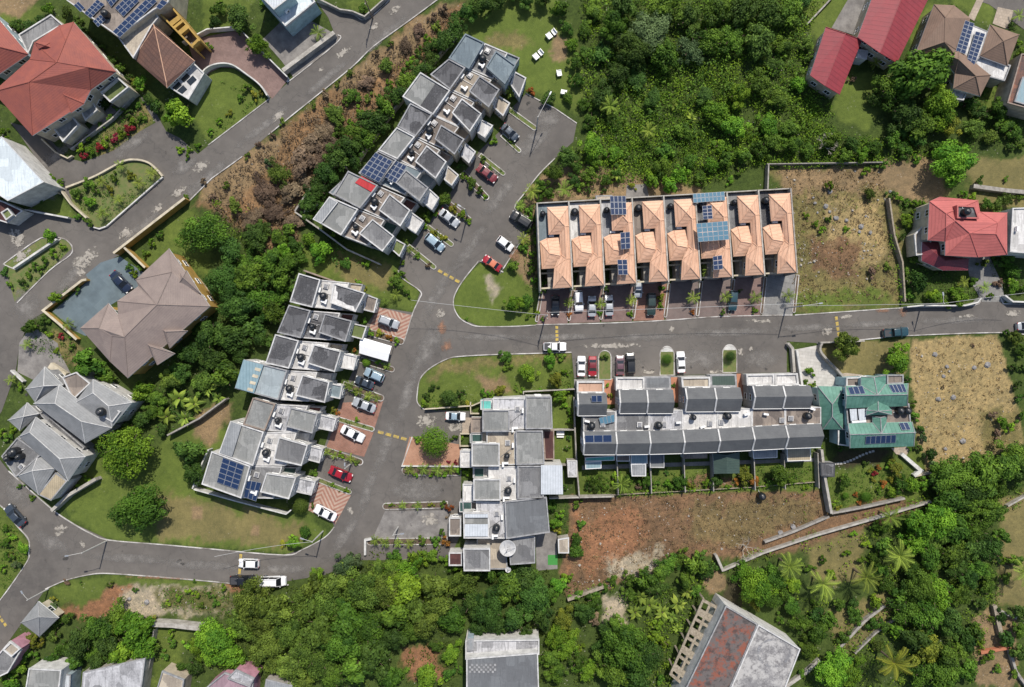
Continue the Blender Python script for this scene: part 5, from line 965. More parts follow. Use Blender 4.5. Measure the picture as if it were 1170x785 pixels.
# ---------------------------------------------------------------- roads, drives and kerbs
def sheet(name, pts, z, mat): m = MB().flat(P2(pts), z); o = struct(name, m, mat); return o
sheet('road', [(560, -45), (470, 22), (427, 53), (402, 77), (355, 115), (307, 154), (277, 179), (242, 204), (217, 229), (137, 291), (98, 314), (102, 320), (54, 355), (34, 366), (22, 395), (18, 425), (2, 470), (-60, 560), (-140, 560), (-140, 300), (-20, 262), (0, 250), (34, 238), (80, 250), (100, 248), (86, 232), (60, 208), (20, 150), (12, 140), (50, 150), (75, 180), (95, 185), (130, 172), (160, 150), (178, 140), (170, 128), (160, 110), (172, 118), (190, 150), (206, 158), (226, 176), (246, 160), (308, 113), (333, 91), (386, 48), (375, 20), (362, 2), (402, 14), (418, 22), (445, 0), (480, -45)], 0.012, 'asphalt')
sheet('road', [(1200, 347), (1146, 347), (1142, 335), (1119, 337), (1112, 349), (1048, 351), (1005, 353), (920, 360), (825, 361), (760, 366), (700, 369), (620, 371), (583, 373), (548, 373), (526, 364), (518, 351), (518, 341), (528, 322), (544, 302), (550, 299), (572, 313), (593, 279), (607, 259), (606, 250), (588, 238), (600, 220), (616, 199), (634, 181), (655, 162), (659, 141), (634, 124), (601, 107), (583, 125), (571, 150), (548, 172), (532, 195), (501, 240), (472, 277), (458, 296), (455, 308), (468, 322), (480, 334), (472, 357), (432, 351), (418, 372), (405, 420), (393, 446), (377, 490), (368, 520), (355, 560), (352, 583), (378, 592), (382, 602), (371, 614), (345, 628), (324, 634), (240, 627), (184, 622), (125, 617), (82, 597), (59, 581), (10, 538), (-20, 500), (-60, 450), (-90, 560), (-20, 567), (0, 577), (27, 610), (34, 621), (31, 642), (0, 686), (-45, 735), (-45, 800), (0, 746), (12, 730), (42, 688), (52, 673), (78, 662), (101, 657), (123, 655), (240, 663), (298, 669), (371, 657), (410, 640), (425, 640), (512, 640), (527, 610), (527, 545), (525, 500), (540, 492), (540, 470), (485, 468), (477, 460), (477, 448), (480, 433), (491, 421), (511, 410), (528, 407), (567, 405), (653, 402), (656, 432), (899, 425), (899, 390), (933, 392), (986, 388), (1037, 383), (1140, 380), (1200, 383)], 0.016, 'asphalt')
sheet('road', [(1085, -10), (1150, -10), (1185, 0), (1185, 45), (1165, 30), (1130, 5)], 0.012, 'asphalt')
sheet('road', [(905, 405), (908, 470), (936, 470), (935, 441), (922, 440), (905, 400)], 0.012, 'asphalt')
def drive(pts, mat, z=0.03, name='driveway'): return sheet(name, pts, z, mat)
drive([(215, 50), (230, 43), (275, 34), (281, 41), (330.5, 90), (311, 113), (300, 101), (285, 89), (268, 78), (252, 77), (240, 83), (229, 95), (222, 72)], 'brick_mauve')
drive([(98, 314), (115, 300), (137, 293), (165, 312), (158, 327), (134, 344), (124, 350), (98, 384), (85, 378), (60, 356), (102, 320)], 'court_blue')
drive([(432, 351), (470, 360), (462, 390), (420, 379)], 'brick_chevron'); drive([(392, 460), (438, 458), (428, 489), (385, 478)], 'brick_red'); drive([(384, 481), (427, 494), (416, 522), (373, 511)], 'brick_red'); drive([(361, 550), (401, 566), (383, 599), (352, 583)], 'brick_chevron')
drive([(468, 499), (527, 508), (526, 532), (459, 533)], 'brick_terracotta'); drive([(574, 308), (593, 280), (606, 261), (605, 252), (586, 240), (580, 262), (560, 296)], 'slab_grey2') if False else None
bm5 = ['brick_mauve', 'brick_mauve', 'brick_mauve', 'brick_red', 'brick_dark', 'brick_dark', 'brick_mauve', 'slab_grey', ]
for i in range(8):
    a, c = T5(i, 6, 99), T5(i, 37, 99); b0 = 612 + 36.2 * i; drive([(a[0] + 2, a[1] - 26), (c[0], c[1] - 26), (b0 + 36.6 + i * .5, 369.5 - i * 1.3), (b0 + 1.5 + i * .5, 370.5 - i * 1.3)], bm5[i], 0.03)
drive([(905, 400), (937, 394), (941, 407), (956, 426), (957, 445), (925, 446), (910, 445)], 'slab_pale'); drive([(957, 428), (966, 426), (985, 428), (985, 436), (957, 442)], 'slab_tan')
drive([(973, -8), (996, -8), (994, 5), (977, 40.6), (950, 32)], 'concrete_pad', name='path'); drive([(1106, 20), (1118, -5), (1126, -5), (1113, 24)], 'slab_tan', name='path'); drive([(1134, 27), (1140, 8), (1158, 12), (1152, 34)], 'slab_tan', name='path')
drive([(1104, 293), (1130, 292), (1145, 325), (1148, 345), (1122, 345), (1108, 320)], 'slab_grey'); drive([(330, 10), (385, 40), (386, 50), (335, 88), (322, 70), (300, 45), (318, 28)], 'concrete_pad')
drive([(22, 392), (36, 372), (66, 392), (68, 402), (88, 440), (60, 445), (20, 425)], 'concrete_pad'); drive([(440, 584), (512, 583), (512, 615), (425, 617)], 'concrete_pad', 0.028); drive([(656, 433), (939, 424), (940, 446), (656, 452)], 'slab_grey', 0.022)
drive([(689.5, 433), (703.5, 433), (703.5, 462), (689.5, 462)], 'brick_orange') if False else None
pavers('brick_orange', (0.48, 0.19, 0.10), (0.42, 0.165, 0.09), (0.4, 0.25, 0.18), 0.4, 0.2, 0.0)
for q in ([(690, 433), (703, 433), (703.5, 462), (690.5, 462)], [(766.5, 431), (778, 431), (779, 460), (768, 460)], [(841.5, 427), (852, 427), (853, 458), (843, 458)]): drive(q, 'brick_orange', 0.034, 'path')
drive([(612, 610), (636, 606), (637, 650), (613, 652)], 'concrete_pad', 0.02, 'patio'); drive([(626, 634), (637, 634), (637, 645.5), (626, 645.5)], 'turf_green', 0.03, 'play_mat'); drive([(538, 477), (528, 477), (528, 495), (538, 495)], 'slab_tan', name='path')
drive([(100, 150), (128, 118), (150, 102), (156, 108), (128, 132), (95, 165), (82, 172), (70, 160)], 'concrete_pad', 0.02, 'path'); drive([(665, 532), (940, 523), (940, 527), (665, 537)], 'slab_grey', 0.02, 'patio'); drive([(1018, 512), (1040, 510), (1036, 520), (1024, 519)], 'slab_tan', name='patio')
drive([(196, 303), (206, 292), (235, 326), (243, 338), (236, 345)], 'slab_tan', 0.03, 'patio')
for q in ([(716, 212), (738, 210), (742, 226), (715, 227)],): drive(q, 'concrete_pad', 0.03, 'patio')
ST = [(954, 530), (957.5, 529.6), (961, 529.4), (965, 528.5), (968.5, 527.3), (972, 526), (975.5, 524.5), (979, 522.8), (982.5, 521), (986, 519.5), (990, 518), (994, 516.5), (997.5, 515.5)]
m = MB()
for x, y in ST: p = W(x, y); m.box((p.x, p.y, 0.03), (0.5, 0.42, 0.06), random.uniform(-.3, .3))
o = struct('stepping_stone_path', m, 'slab_pale')
for q in ([(78, 215), (110, 203), (140, 187), (155, 184), (170, 187), (180, 195), (186, 203), (123, 258), (109, 260), (102, 250), (84, 234)], [(5, 302), (47, 273), (70, 273), (78, 276), (82, 284), (57, 308), (17, 345)]): drive(q, 'lawn_strip', 0.03, 'planting_bed')
def blot(x, y, rx, ry, ang, mat, z):
    c = W(x, y); m = MB(); n = 28; at = [1.0]; m.v.append((c.x, c.y, z)); ca, sa = math.cos(ang), math.sin(ang)
    for ring, w_ in ((0.55, 0.7), (1.0, 0.0)):
        for k in range(n):
            a = 2 * math.pi * k / n; u, v = rx / PXM * ring * math.cos(a), ry / PXM * ring * math.sin(a); m.v.append((c.x + u * ca - v * sa, c.y + u * sa + v * ca, z)); at.append(w_)
    for k in range(n):
        j = (k + 1) % n; m.f.append((0, 1 + k, 1 + j)); m.mi.append(0); m.f.append((1 + k, 1 + n + k, 1 + n + j, 1 + j)); m.mi.append(0)
    o = build('road_patch', m, mat, attr={'m': at}); o['kind'] = 'structure'
PT = math.radians(38); zz = 0.04
for x, y, r_ in [(591, 128, 3), (604, 118, 4), (560, 182, 3), (540, 215, 3), (515, 248, 3), (495, 275, 3), (470, 300, 4), (430, 445, 3), (412, 470, 3), (400, 500, 3), (392, 540, 4), (672, 425, 4), (712, 424, 4), (735, 420, 3), (745, 424, 4), (790, 420, 3), (805, 422, 4), (850, 420, 4), (875, 422, 3), (480, 555, 4), (505, 560, 4), (470, 600, 3), (205, 641, 4), (140, 630, 3), (52, 640, 4), (78, 650, 4), (470, 420, 3), (690, 372, 3), (905, 380, 3), (1060, 365, 3), (30, 450, 4), (190, 175, 5), (120, 170, 5)]:
    blot(x, y, r_ * 1.4, r_, x, 'patch_dark', zz); zz += 0.0005
for x, y, rx, ry, a in [(440, 40, 40, 6, .72), (375, 88, 50, 6, .7), (300, 145, 50, 6, .66), (235, 205, 50, 7, .7), (160, 262, 50, 8, .7), (80, 318, 40, 9, .8), (30, 350, 20, 25, .2), (20, 560, 20, 25, .4), (60, 620, 30, 12, -.5), (150, 638, 60, 7, -.05), (230, 646, 60, 7, -.04), (320, 650, 50, 7, .03), (395, 610, 40, 8, 1.0), (420, 560, 40, 8, 1.25), (440, 510, 40, 9, 1.25), (465, 450, 45, 9, 1.25), (490, 395, 40, 14, 1.1), (500, 335, 40, 9, 1.1), (535, 285, 45, 8, .95), (570, 225, 40, 9, .9), (610, 160, 35, 14, .8), (560, 385, 50, 5, 0), (640, 385, 60, 5, .02), (740, 385, 60, 6, .02), (830, 380, 60, 6, .03), (920, 374, 50, 5, .04), (1000, 370, 50, 5, .05), (1090, 366, 50, 5, .03), (60, 180, 40, 9, .6), (700, 415, 40, 12, 0), (800, 410, 40, 14, 0), (870, 410, 25, 14, 0), (475, 560, 40, 15, 0), (625, 135, 20, 14, 0), (520, 250, 14, 10, .5), (45, 210, 30, 10, -.8), (150, 165, 30, 10, .6), (210, 190, 20, 10, .6)]:
    blot(x, y, rx, ry, a, 'patch_wear', zz); zz += 0.0008
for x, y, rx, ry, a, mt in [(392, 60, 17, 6, PT, 0), (367, 80, 7, 4, PT, 0), (318, 133, 14, 6, PT, 0), (427, 31, 12, 5, PT, 0), (451, 12, 14, 6, PT, 0), (230, 190, 16, 10, PT, 0), (205, 219, 16, 7, PT, 0), (180, 238, 12, 6, PT, 0), (145, 266, 17, 9, PT, 0), (98, 296, 30, 14, PT, 0), (93, 311, 9, 7, PT, 0),
   (70, 603, 12, 6, 0.2, 0), (68, 608, 9, 7, 0, 0), (94, 621, 5, 8, 0.5, 0), (503, 358, 9, 9, 0, 0), (766, 376, 8, 5, .6, 0), (868, 367, 24, 4, 0, 0), (846, 402, 5, 9, 0, 0), (858, 399, 4, 4, 0, 0), (967, 362, 12, 5, 0, 0), (945, 379, 12, 7, 0.1, 0), (1102, 362, 18, 3.5, 0.1, 0), (1157, 358, 16, 6, 0, 0),
   (487, 481, 18, 14, 0, 0), (521, 488, 16, 8, 0, 0), (491, 593, 16, 12, 0, 0), (400, 583, 5, 8, 0.4, 0), (700, 395, 60, 5, 0.02, 0), (740, 425, 14, 4, 0, 0), (818, 425, 12, 4, 0, 0), (20, 272, 14, 18, 0.4, 0), (25, 292, 20, 8, 0.6, 0),
   (510, 395, 10, 14, 0, 1), (1031, 357, 10, 7, 0, 1), (1008, 355, 18, 3, 0, 1), (505, 375, 8, 12, 0, 1), (590, 290, 16, 10, 1, 1), (180, 660, 60, 2.5, -.04, 1), (210, 644, 6, 3, 0, 2), (75, 638, 6, 4, .4, 2), (535, 350, 5, 5, 0, 2)]:
    blot(x, y, rx, ry, a, ['patch_pale', 'patch_soil', 'patch_dark'][mt], zz); zz += 0.0015
# polyline strips
def offs(P, d, closed=False):
    n = len(P); out = []
    for i in range(n):
        a = P[i - 1] if (i > 0 or closed) else None; c = P[(i + 1) % n] if (i < n - 1 or closed) else None
        u = (P[i] - a).normalized() if a is not None else None; w = (c - P[i]).normalized() if c is not None else None
        if u is None: u = w
        if w is None: w = u
        n1, n2 = Vector((-u.y, u.x, 0)), Vector((-w.y, w.x, 0)); k = max(1 + n1.dot(n2), 0.5); out.append(P[i] + (n1 + n2) / k * d)
    return out
def strip(mb, pts, w, z0, z1, closed=False, h=None):
    P = [W(x, y, 0 if h is None else h) for x, y in pts]; P = [Vector((p.x, p.y, 0)) for p in P]
    if signed_area(P) < 0 and closed: P = P[::-1]
    L, R = offs(P, w / 2, closed), offs(P, -w / 2, closed); n = len(P)
    for i in range(n if closed else n - 1):
        j = (i + 1) % n; a, c, d, e = L[i], L[j], R[j], R[i]
        mb.poly([(e.x, e.y, z1), (d.x, d.y, z1), (c.x, c.y, z1), (a.x, a.y, z1)])
        mb.poly([(a.x, a.y, z0), (a.x, a.y, z1), (c.x, c.y, z1), (c.x, c.y, z0)]); mb.poly([(e.x, e.y, z1), (e.x, e.y, z0), (d.x, d.y, z0), (d.x, d.y, z1)])
    if not closed:
        for s in (0, n - 1): mb.poly([(L[s].x, L[s].y, z0), (R[s].x, R[s].y, z0), (R[s].x, R[s].y, z1), (L[s].x, L[s].y, z1)])
    return mb
def curve(pts, n=4):
    out = []
    for i in range(len(pts) - 1):
        p0 = V2(pts[max(i - 1, 0)]); p1 = V2(pts[i]); p2 = V2(pts[i + 1]); p3 = V2(pts[min(i + 2, len(pts) - 1)])
        for k in range(n):
            t = k / n; q = 0.5 * ((2 * p1) + (p2 - p0) * t + (2 * p0 - 5 * p1 + 4 * p2 - p3) * t * t + (3 * p1 - p0 - 3 * p2 + p3) * t ** 3); out.append(tuple(q))
    out.append(tuple(pts[-1])); return out
kb = MB()
for k in ([(560, -45), (470, 22), (427, 53), (402, 77), (355, 115), (335, 131), (307, 154)], [(277, 179), (242, 204), (217, 229)], [(480, -45), (445, 0), (418, 22.5), (402, 16), (362, 2)], [(386, 40), (386, 48), (333, 91), (330, 90)], [(308, 113), (246, 160), (238, 166)],
          [(-15, 585), (0, 577), (19, 600), (31, 613), (34, 621), (33, 632), (31, 642), (0, 686), (-25, 712)], [(10, 538), (59, 581), (82, 597), (105, 610), (125, 617), (184, 622), (240, 627), (324, 634), (345, 628), (371, 614), (382, 602)],
          [(52, 673), (65, 667), (78, 662), (101, 656.6), (123, 655), (180, 659), (240, 664), (298, 669.5), (330, 668)], [(575, 311), (550, 299), (544, 302), (528, 322), (520, 336), (518, 346), (520, 355), (526, 364), (536, 370), (548, 373), (583, 373), (612, 371.5)],
          [(575, 307), (593, 279), (607, 259), (606, 250), (588, 238), (600, 220), (616, 199), (634, 181)], [(659, 141), (634, 124), (601, 107)], [(485, 468), (477, 460), (477, 448), (480, 433), (491, 421), (511, 410), (528, 407), (567, 405), (616, 403.6), (653, 402.5)],
          [(455, 309), (460, 318), (480.5, 333), (479, 342), (472, 357), (462, 390)], [(908, 360), (1005, 353.4), (1048, 351), (1112, 349), (1119, 340.6)], [(1142, 338), (1146, 347), (1185, 348)], [(933, 392), (986, 388), (1037, 383.5), (1140, 380), (1180, 383.5)], [(612, 371), (700, 369), (760, 366), (825, 361.5), (905, 360)],
          [(471, 499), (459, 533)], [(20, 346), (57, 309), (80, 292), (83, 283), (78, 276), (70, 272), (47, 272), (4, 302)], [(4, 302), (18, 308), (70, 273)]):
    strip(kb, curve(k) if len(k) > 3 else k, 0.2, 0, 0.13)
struct('kerb', kb, 'kerb_white')
# planted dividers between parking bays: kerb ring with soil or grass inside
def divider(a, b_, w, soil='lawn_strip', tip=True, tipmat=None):
    A, B = V2(a), V2(b_); d = (B - A).normalized(); n = Vector((-d.y, d.x)); hw = w / 2; L = [A + n * hw, A - n * hw, B - n * hw]
    if tip: L += [B + n * hw * math.cos(t) + d * hw * math.sin(t) for t in [-math.pi / 2 + math.pi * k / 8 - math.pi / 2 + math.pi / 2 for k in ()]]; L = [A + n * hw, A - n * hw] + [B - d * hw + (-n * math.cos(t) + d * math.sin(t)) * hw for t in [math.pi * k / 8 for k in range(9)]]
    else: L += [B + n * hw]
    P = ccw([W(p.x, p.y) for p in L]); struct('parking_divider_kerb', MB().ring(P, inset(P, 0.16), 0, 0.16), 'kerb_white'); o = struct('parking_divider_bed', MB().flat(inset(P, 0.15), 0.1), soil)
    if tipmat:
        T_ = [B - d * hw * 0.7 + (-n * math.cos(t) + d * math.sin(t)) * hw * 0.8 for t in [math.pi * k / 8 for k in range(9)]]; struct('parking_divider_tip', MB().flat([W(p.x, p.y) for p in T_], 0.13), tipmat)
DIV = [((581, 125), (613, 148), 6), ((573, 154), (595, 174), 5), ((548, 177), (577, 200), 5.5), ((528, 197), (558, 228), 7), ((507, 228), (538, 253), 7), ((487, 258), (518, 281), 6), ((466, 281), (498, 307), 6), ((419, 379), (462, 391), 8), ((412, 411), (451, 423), 7), ((392, 439), (439, 456), 8), ((384, 478), (428, 491), 6), ((371, 514), (415, 529), 8), ((361, 547), (402, 563), 6),
       ((527, 538), (459, 537.5), 11), ((512, 576.5), (437, 578.5), 8), ((512, 618), (419, 619), 8)]
for a, b_, w in DIV: divider(a, b_, w, 'soil' if w > 6.5 else 'lawn_strip')
divider((691, 434), (691, 400), 15); divider((762, 429), (762, 396), 17, tipmat='stucco_white'); divider((833.5, 426), (833.5, 394), 17, tipmat='stucco_white')
for i in range(9):
    x0 = T5(i, 0, 100)[0] + (0.5 if i == 0 else 0); b0 = 612 + 36.2 * i + i * .5; y0 = T5(i, 0, 100)[1]; divider((x0 + 1, y0 + 2), (b0 + 1, 368 - i * 1.3), 4.0, 'soil')
# speed humps with yellow marks
def hump(a, b_, n, label):
    A, B = W(*a), W(*b_); c = (A + B) / 2; t = thing('speed_hump', label, 'speed hump', (c.x, c.y, 0), 'yellow marked speed humps'); d = (B - A).normalized(); s = Vector((-d.y, d.x, 0)); pr = [(-.5, 0.018), (-.3, .05), (-.1, .07), (.1, .07), (.3, .05), (.5, .018)]
    m = MB()
    for k in range(5): (u, z), (v, y) = pr[k], pr[k + 1]; m.poly([A + s * u + Vector((0, 0, z)), B + s * u + Vector((0, 0, z)), B + s * v + Vector((0, 0, y)), A + s * v + Vector((0, 0, y))][::-1])
    build('hump', m, 'asphalt', t)
    for k in range(n):
        p, q = A.lerp(B, (k + 0.12) / n), A.lerp(B, (k + 0.82) / n); m = MB().poly([p - s * .28 + Vector((0, 0, .078)), q - s * .28 + Vector((0, 0, .078)), q + s * .28 + Vector((0, 0, .078)), p + s * .28 + Vector((0, 0, .078))]); m.f = [m.f[0]] ; build('yellow_mark', m, 'paint_yellow', t)
hump((500, 308.5), (526, 323), 4, 'yellow marked speed hump across the upper court beside the triangular lawn'); hump((636, 372), (636.5, 390.5), 4, 'yellow marked speed hump in front of the white pickup on the straight road'); hump((431, 493), (466, 502.5), 4, 'yellow marked speed hump beside the terracotta drive'); hump((955, 361), (959.5, 391), 5, 'yellow marked speed hump beside the spreading tree on the straight road'); hump((275.5, 632), (273.5, 657), 3, 'yellow marked speed hump under the white hatchback on the lower road'); hump((-6, 697), (8, 716), 4, 'yellow marked speed hump at the bottom left near the gatehouse')
# ---------------------------------------------------------------- walls and fences (each one a thing)
def wallrun(label, pts, h=1.6, w=0.22, mat='wall_pale', name='boundary_wall', cat='wall', cv=False, cap=None):
    pts = curve(pts) if cv else pts; c = W(*pts[len(pts) // 2]); m = strip(MB(), pts, w, 0, h)
    if cap:
        t = thing(name, label, cat, (c.x, c.y, 0)); build('wall_body', m, mat, t); build('coping', strip(MB(), pts, w + 0.1, h + 0.002, h + 0.1), cap, t); return t
    o = build(name, m, mat, org=(c.x, c.y, 0)); return tag(o, label, cat)
Wl = wallrun
Wl('ochre yellow wall beside the road next to the taupe house', [(217, 229), (137, 291)], 2.2, 0.35, 'stucco_yellow', cap='stucco_cream'); Wl('short ochre yellow wall running into the taupe house garden', [(148, 284), (172, 307)], 2.0, 0.3, 'stucco_yellow', cap='stucco_cream')
Wl('low ochre yellow wall around the blue-grey forecourt', [(103, 320), (98, 321), (54, 355), (72, 370), (92, 388)], 1.2, 0.35, 'stucco_yellow', cap='stucco_cream'); Wl('curved white wall around the clipped lawn by the brick driveway', [(217, 113), (228, 97), (238, 82), (252, 76), (268, 77), (285, 88), (300, 100), (308, 112)], 1.5, 0.25, 'stucco_white', cv=True)
Wl('white wall on the upper side of the brick driveway', [(212, 52), (240, 37), (275, 34), (281, 41), (305, 65), (331, 91)], 1.5, 0.22, 'stucco_white'); Wl('grey retaining wall along the roadside ditch by the concrete yard', [(326, 84), (384, 41)], 1.6, 0.8, 'wall_pale'); Wl('white wall of the planted bank at the top edge beside the road', [(362, 0), (390, 14), (404, 16), (418, 22), (446, -3)], 1.3, 0.25, 'wall_pale')
Wl('cream kerb wall curving round the palm planted road island', [(77, 215), (110, 202), (140, 186), (155, 183), (170, 186), (180, 194), (187, 202)], 0.6, 0.35, 'stucco_cream', cv=True); Wl('white kerb wall on the road side of the palm planted island', [(187, 203), (123, 259), (115, 262), (108, 260)], 0.5, 0.25, 'stucco_white'); Wl('cream wall dividing the palm island from the small lawn', [(68, 212), (84, 234), (102, 250)], 1.0, 0.3, 'stucco_cream')
Wl('white wall at the edge of the small lawn below the white roofed house', [(33, 241), (82, 250)], 1.2, 0.3, 'stucco_white'); Wl('low cream wall between drive and hedge above the white roofed house', [(45, 192), (60, 207), (70, 222)], 1.0, 0.25, 'stucco_cream'); Wl('cream garden wall curving below the large red hipped house', [(50, 160), (66, 175), (80, 182), (85, 179)], 0.8, 0.25, 'stucco_cream')
Wl('grey garden wall beside the path of the large red hipped house', [(84, 172), (104, 157), (130, 138), (155, 112)], 1.0, 0.25, 'wall_pale'); Wl('white sloping wall between the two planted beds at the left edge', [(19, 307), (68, 274)], 1.0, 0.4, 'stucco_white')
Wl('white curved wall beside the sloping drive of the grey hipped house', [(16, 423), (30, 436)], 1.0, 0.3, 'stucco_white'); Wl('beige planter wall between taupe house garden and grey hipped house', [(60, 417), (78, 429)], 1.0, 1.2, 'stucco_cream'); Wl('white wall with steel top between grey hipped house and the big lawn', [(66, 581), (84, 564), (116, 545)], 2.0, 0.6, 'wall_pale')
Wl('grey stone wall at the upper edge of the big lawn under the trees', [(196, 496), (232, 477), (262, 455)], 1.8, 0.3, 'wall_concrete'); Wl('white wall along the outer side of the lower diagonal row', [(225, 556), (236, 527), (243, 512)], 2.0, 0.25, 'stucco_white'); Wl('white wall wrapping the lower end of the bottom house of the lower row', [(226, 557), (276, 571), (330, 585), (336, 580)], 1.8, 0.25, 'stucco_white')
Wl('brown topped wall above the top house of the lower diagonal row', [(350, 310), (398, 327)], 1.8, 0.3, 'parapet_brown'); Wl('grey planted garden wall around the back of the upper diagonal row end house', [(340, 243), (352, 225), (375, 198), (384, 189), (392, 190), (398, 194)], 1.8, 0.3, 'wall_concrete'); Wl('white wall of the garden below the upper diagonal row end house', [(340, 244), (366, 262), (398, 286), (436, 303)], 1.8, 0.28, 'wall_pale')
Wl('dark rear wall behind the upper half of the diagonal row', [(408, 190), (435, 150), (470, 105), (500, 70), (525, 40)], 2.0, 0.25, 'wall_concrete')
Wl('pale boundary wall along the bottom of the middle block back yards', [(627, 567), (658, 566), (700, 565)], 2.0, 0.25, 'wall_pale'); Wl('pale wall between middle block yards and gabled row yards', [(655, 453), (656, 490), (658, 530), (661, 566)], 2.0, 0.25, 'wall_concrete'); Wl('pale yard wall behind the top house of the middle block', [(631, 490), (656, 490)], 1.8, 0.2, 'wall_pale'); Wl('grey yard wall behind the second house of the middle block', [(622, 531), (656, 529)], 1.8, 0.2, 'wall_concrete')
Wl('pale wall above the top house of the middle block', [(598, 450), (598, 447), (656, 444)], 1.6, 0.2, 'wall_pale'); Wl('cream wall between the two front gardens of the middle block', [(486, 467), (540, 463), (552, 458)], 1.2, 0.2, 'stucco_cream'); Wl('pale wall on the lower side of the terracotta drive', [(459, 532), (527, 532.5)], 0.6, 0.25, 'stucco_white'); Wl('cream garden box wall beside the brown porch of the middle block', [(538, 459), (538, 472), (548, 472)], 1.2, 0.2, 'stucco_cream')
Wl('cream low wall box in the garden beside the round clipped bush', [(526, 495), (538, 495), (538, 509), (526, 509), (526, 496)], 1.0, 0.2, 'stucco_cream')
Wl('stone retaining wall between the dirt lot and the overgrown bank', [(648, 683), (690, 668)], 1.2, 0.6, 'wall_stone'); Wl('long stepped stone retaining wall running up to the green house', [(824, 650), (870, 630), (930, 610), (1000, 590), (1060, 572)], 1.2, 0.35, 'wall_pale'); Wl('short leaning wall at the left end of the stone retaining wall', [(816, 632), (824, 650)], 1.4, 0.5, 'wall_pale'); Wl('grey wall below the flower garden of the green house', [(947, 585), (985, 578), (1030, 568)], 1.3, 0.35, 'wall_concrete')
Wl('broken concrete wall beside the boulder strip above the stone retaining wall', [(872, 618), (905, 606), (945, 589)], 1.0, 0.4, 'wall_concrete'); Wl('grey wall between gabled row end house and the green house garden', [(934, 512), (938, 545), (945, 584)], 2.0, 0.5, 'wall_pale'); Wl('pale angled wall and ramp below the green roofed house', [(1028, 518), (1050, 537), (1042, 543)], 0.8, 0.7, 'stucco_white'); Wl('pale path wall crossing towards the green tree belt', [(1044, 543), (1072, 537)], 0.6, 0.5, 'stucco_cream')
Wl('curved grey wall around the lawn beside the pale paved yard', [(936, 392), (934, 400), (941, 410), (953, 422), (960, 430)], 1.4, 0.4, 'wall_concrete', cv=True); Wl('white front wall of the lawn in front of the green house', [(934, 391.5), (984, 389.5)], 1.4, 0.3, 'wall_pale'); Wl('white rail wall left of the pale paved yard', [(907, 400), (910, 420), (913, 440)], 1.6, 0.4, 'stucco_white'); Wl('second white wall between parking bays and the green house yard', [(898, 392), (903, 398), (905, 425)], 1.2, 0.5, 'wall_pale')
Wl('grey wall along the upper edge of the dry grass lot', [(874, 189), (1005, 187)], 1.2, 0.16, 'wall_concrete'); Wl('tall grey wall between orange end house and dry grass lot', [(875, 190), (874, 218)], 1.6, 0.25, 'wall_concrete'); Wl('grey drain wall on the left side of the red hipped house', [(1012, 228), (1018, 270), (1027, 300), (1030, 345)], 1.4, 0.3, 'wall_stone'); Wl('grey wall above the red hipped house garden', [(1108, 214), (1145, 219), (1180, 222)], 1.2, 0.8, 'wall_concrete')
Wl('white front wall of the red hipped house garden with curved end', [(1032, 351), (1048, 349.5), (1098, 349.5), (1112, 346), (1116, 341)], 1.4, 0.25, 'stucco_white'); Wl('white wall along the road at the right edge', [(1143, 338), (1152, 345), (1185, 346)], 1.4, 0.3, 'stucco_white'); Wl('grey path wall below the derelict building on the right', [(893, 785), (920, 766), (935, 752)], 0.8, 0.7, 'wall_pale')
Wl('long grey garden wall slanting between the palms bottom right', [(958, 737), (985, 708), (1008, 690)], 1.0, 0.5, 'wall_concrete'); Wl('thin grey wall parallel to the slanting garden wall', [(975, 745), (998, 722), (1022, 705)], 0.8, 0.3, 'wall_concrete'); Wl('fallen pale log wall at the right side of the wooded corner', [(1135, 695), (1160, 705)], 0.5, 0.6, 'wall_pale'); Wl('short grey stone wall at the right end of the wooded corner', [(1133, 690), (1141, 725)], 1.0, 0.8, 'wall_stone'); Wl('thin grey wall dropping to the bottom right corner', [(1150, 738), (1158, 765), (1172, 785)], 0.8, 0.5, 'wall_concrete'); Wl('pink-brown wall near the bottom right corner', [(1118, 744), (1152, 738)], 0.8, 0.6, 'terracotta')
Wl('white wall top above the green slope at the bottom left', [(180, 709), (202, 710), (236, 714)], 2.0, 0.9, 'wall_pale'); Wl('dark wall at the left of the green slope at the bottom', [(180, 716), (176, 750), (168, 790)], 1.6, 0.3, 'wall_concrete'); Wl('pale wall on the upper side of the bottom planting bed', [(418, 633), (418, 616), (430, 614)], 0.8, 0.4, 'stucco_white'); Wl('grey wall on the right edge above the field', [(1148, 577), (1175, 562)], 1.0, 0.3, 'wall_pale'); Wl('thin path wall at the top beside the concrete path', [(920, 30), (950, -2)], 0.8, 0.3, 'wall_concrete')
for i, x in enumerate([703.5, 741, 779, 811, 858, 892, 930]):
    Wl(['first', 'second', 'third', 'fourth', 'fifth', 'sixth', 'seventh'][i] + ' grey wall from the left between the back yards of the gabled row', [(x, 522 - i), (x + 1.5, 563 - i * 1.2)], 1.8, 0.18, 'wall_concrete', name='yard_wall')
Wl('grey wall closing the back yards of the gabled row against the dirt lot', [(700, 565), (780, 560.5), (860, 556), (932, 550)], 0.6, 0.12, 'wall_stone')
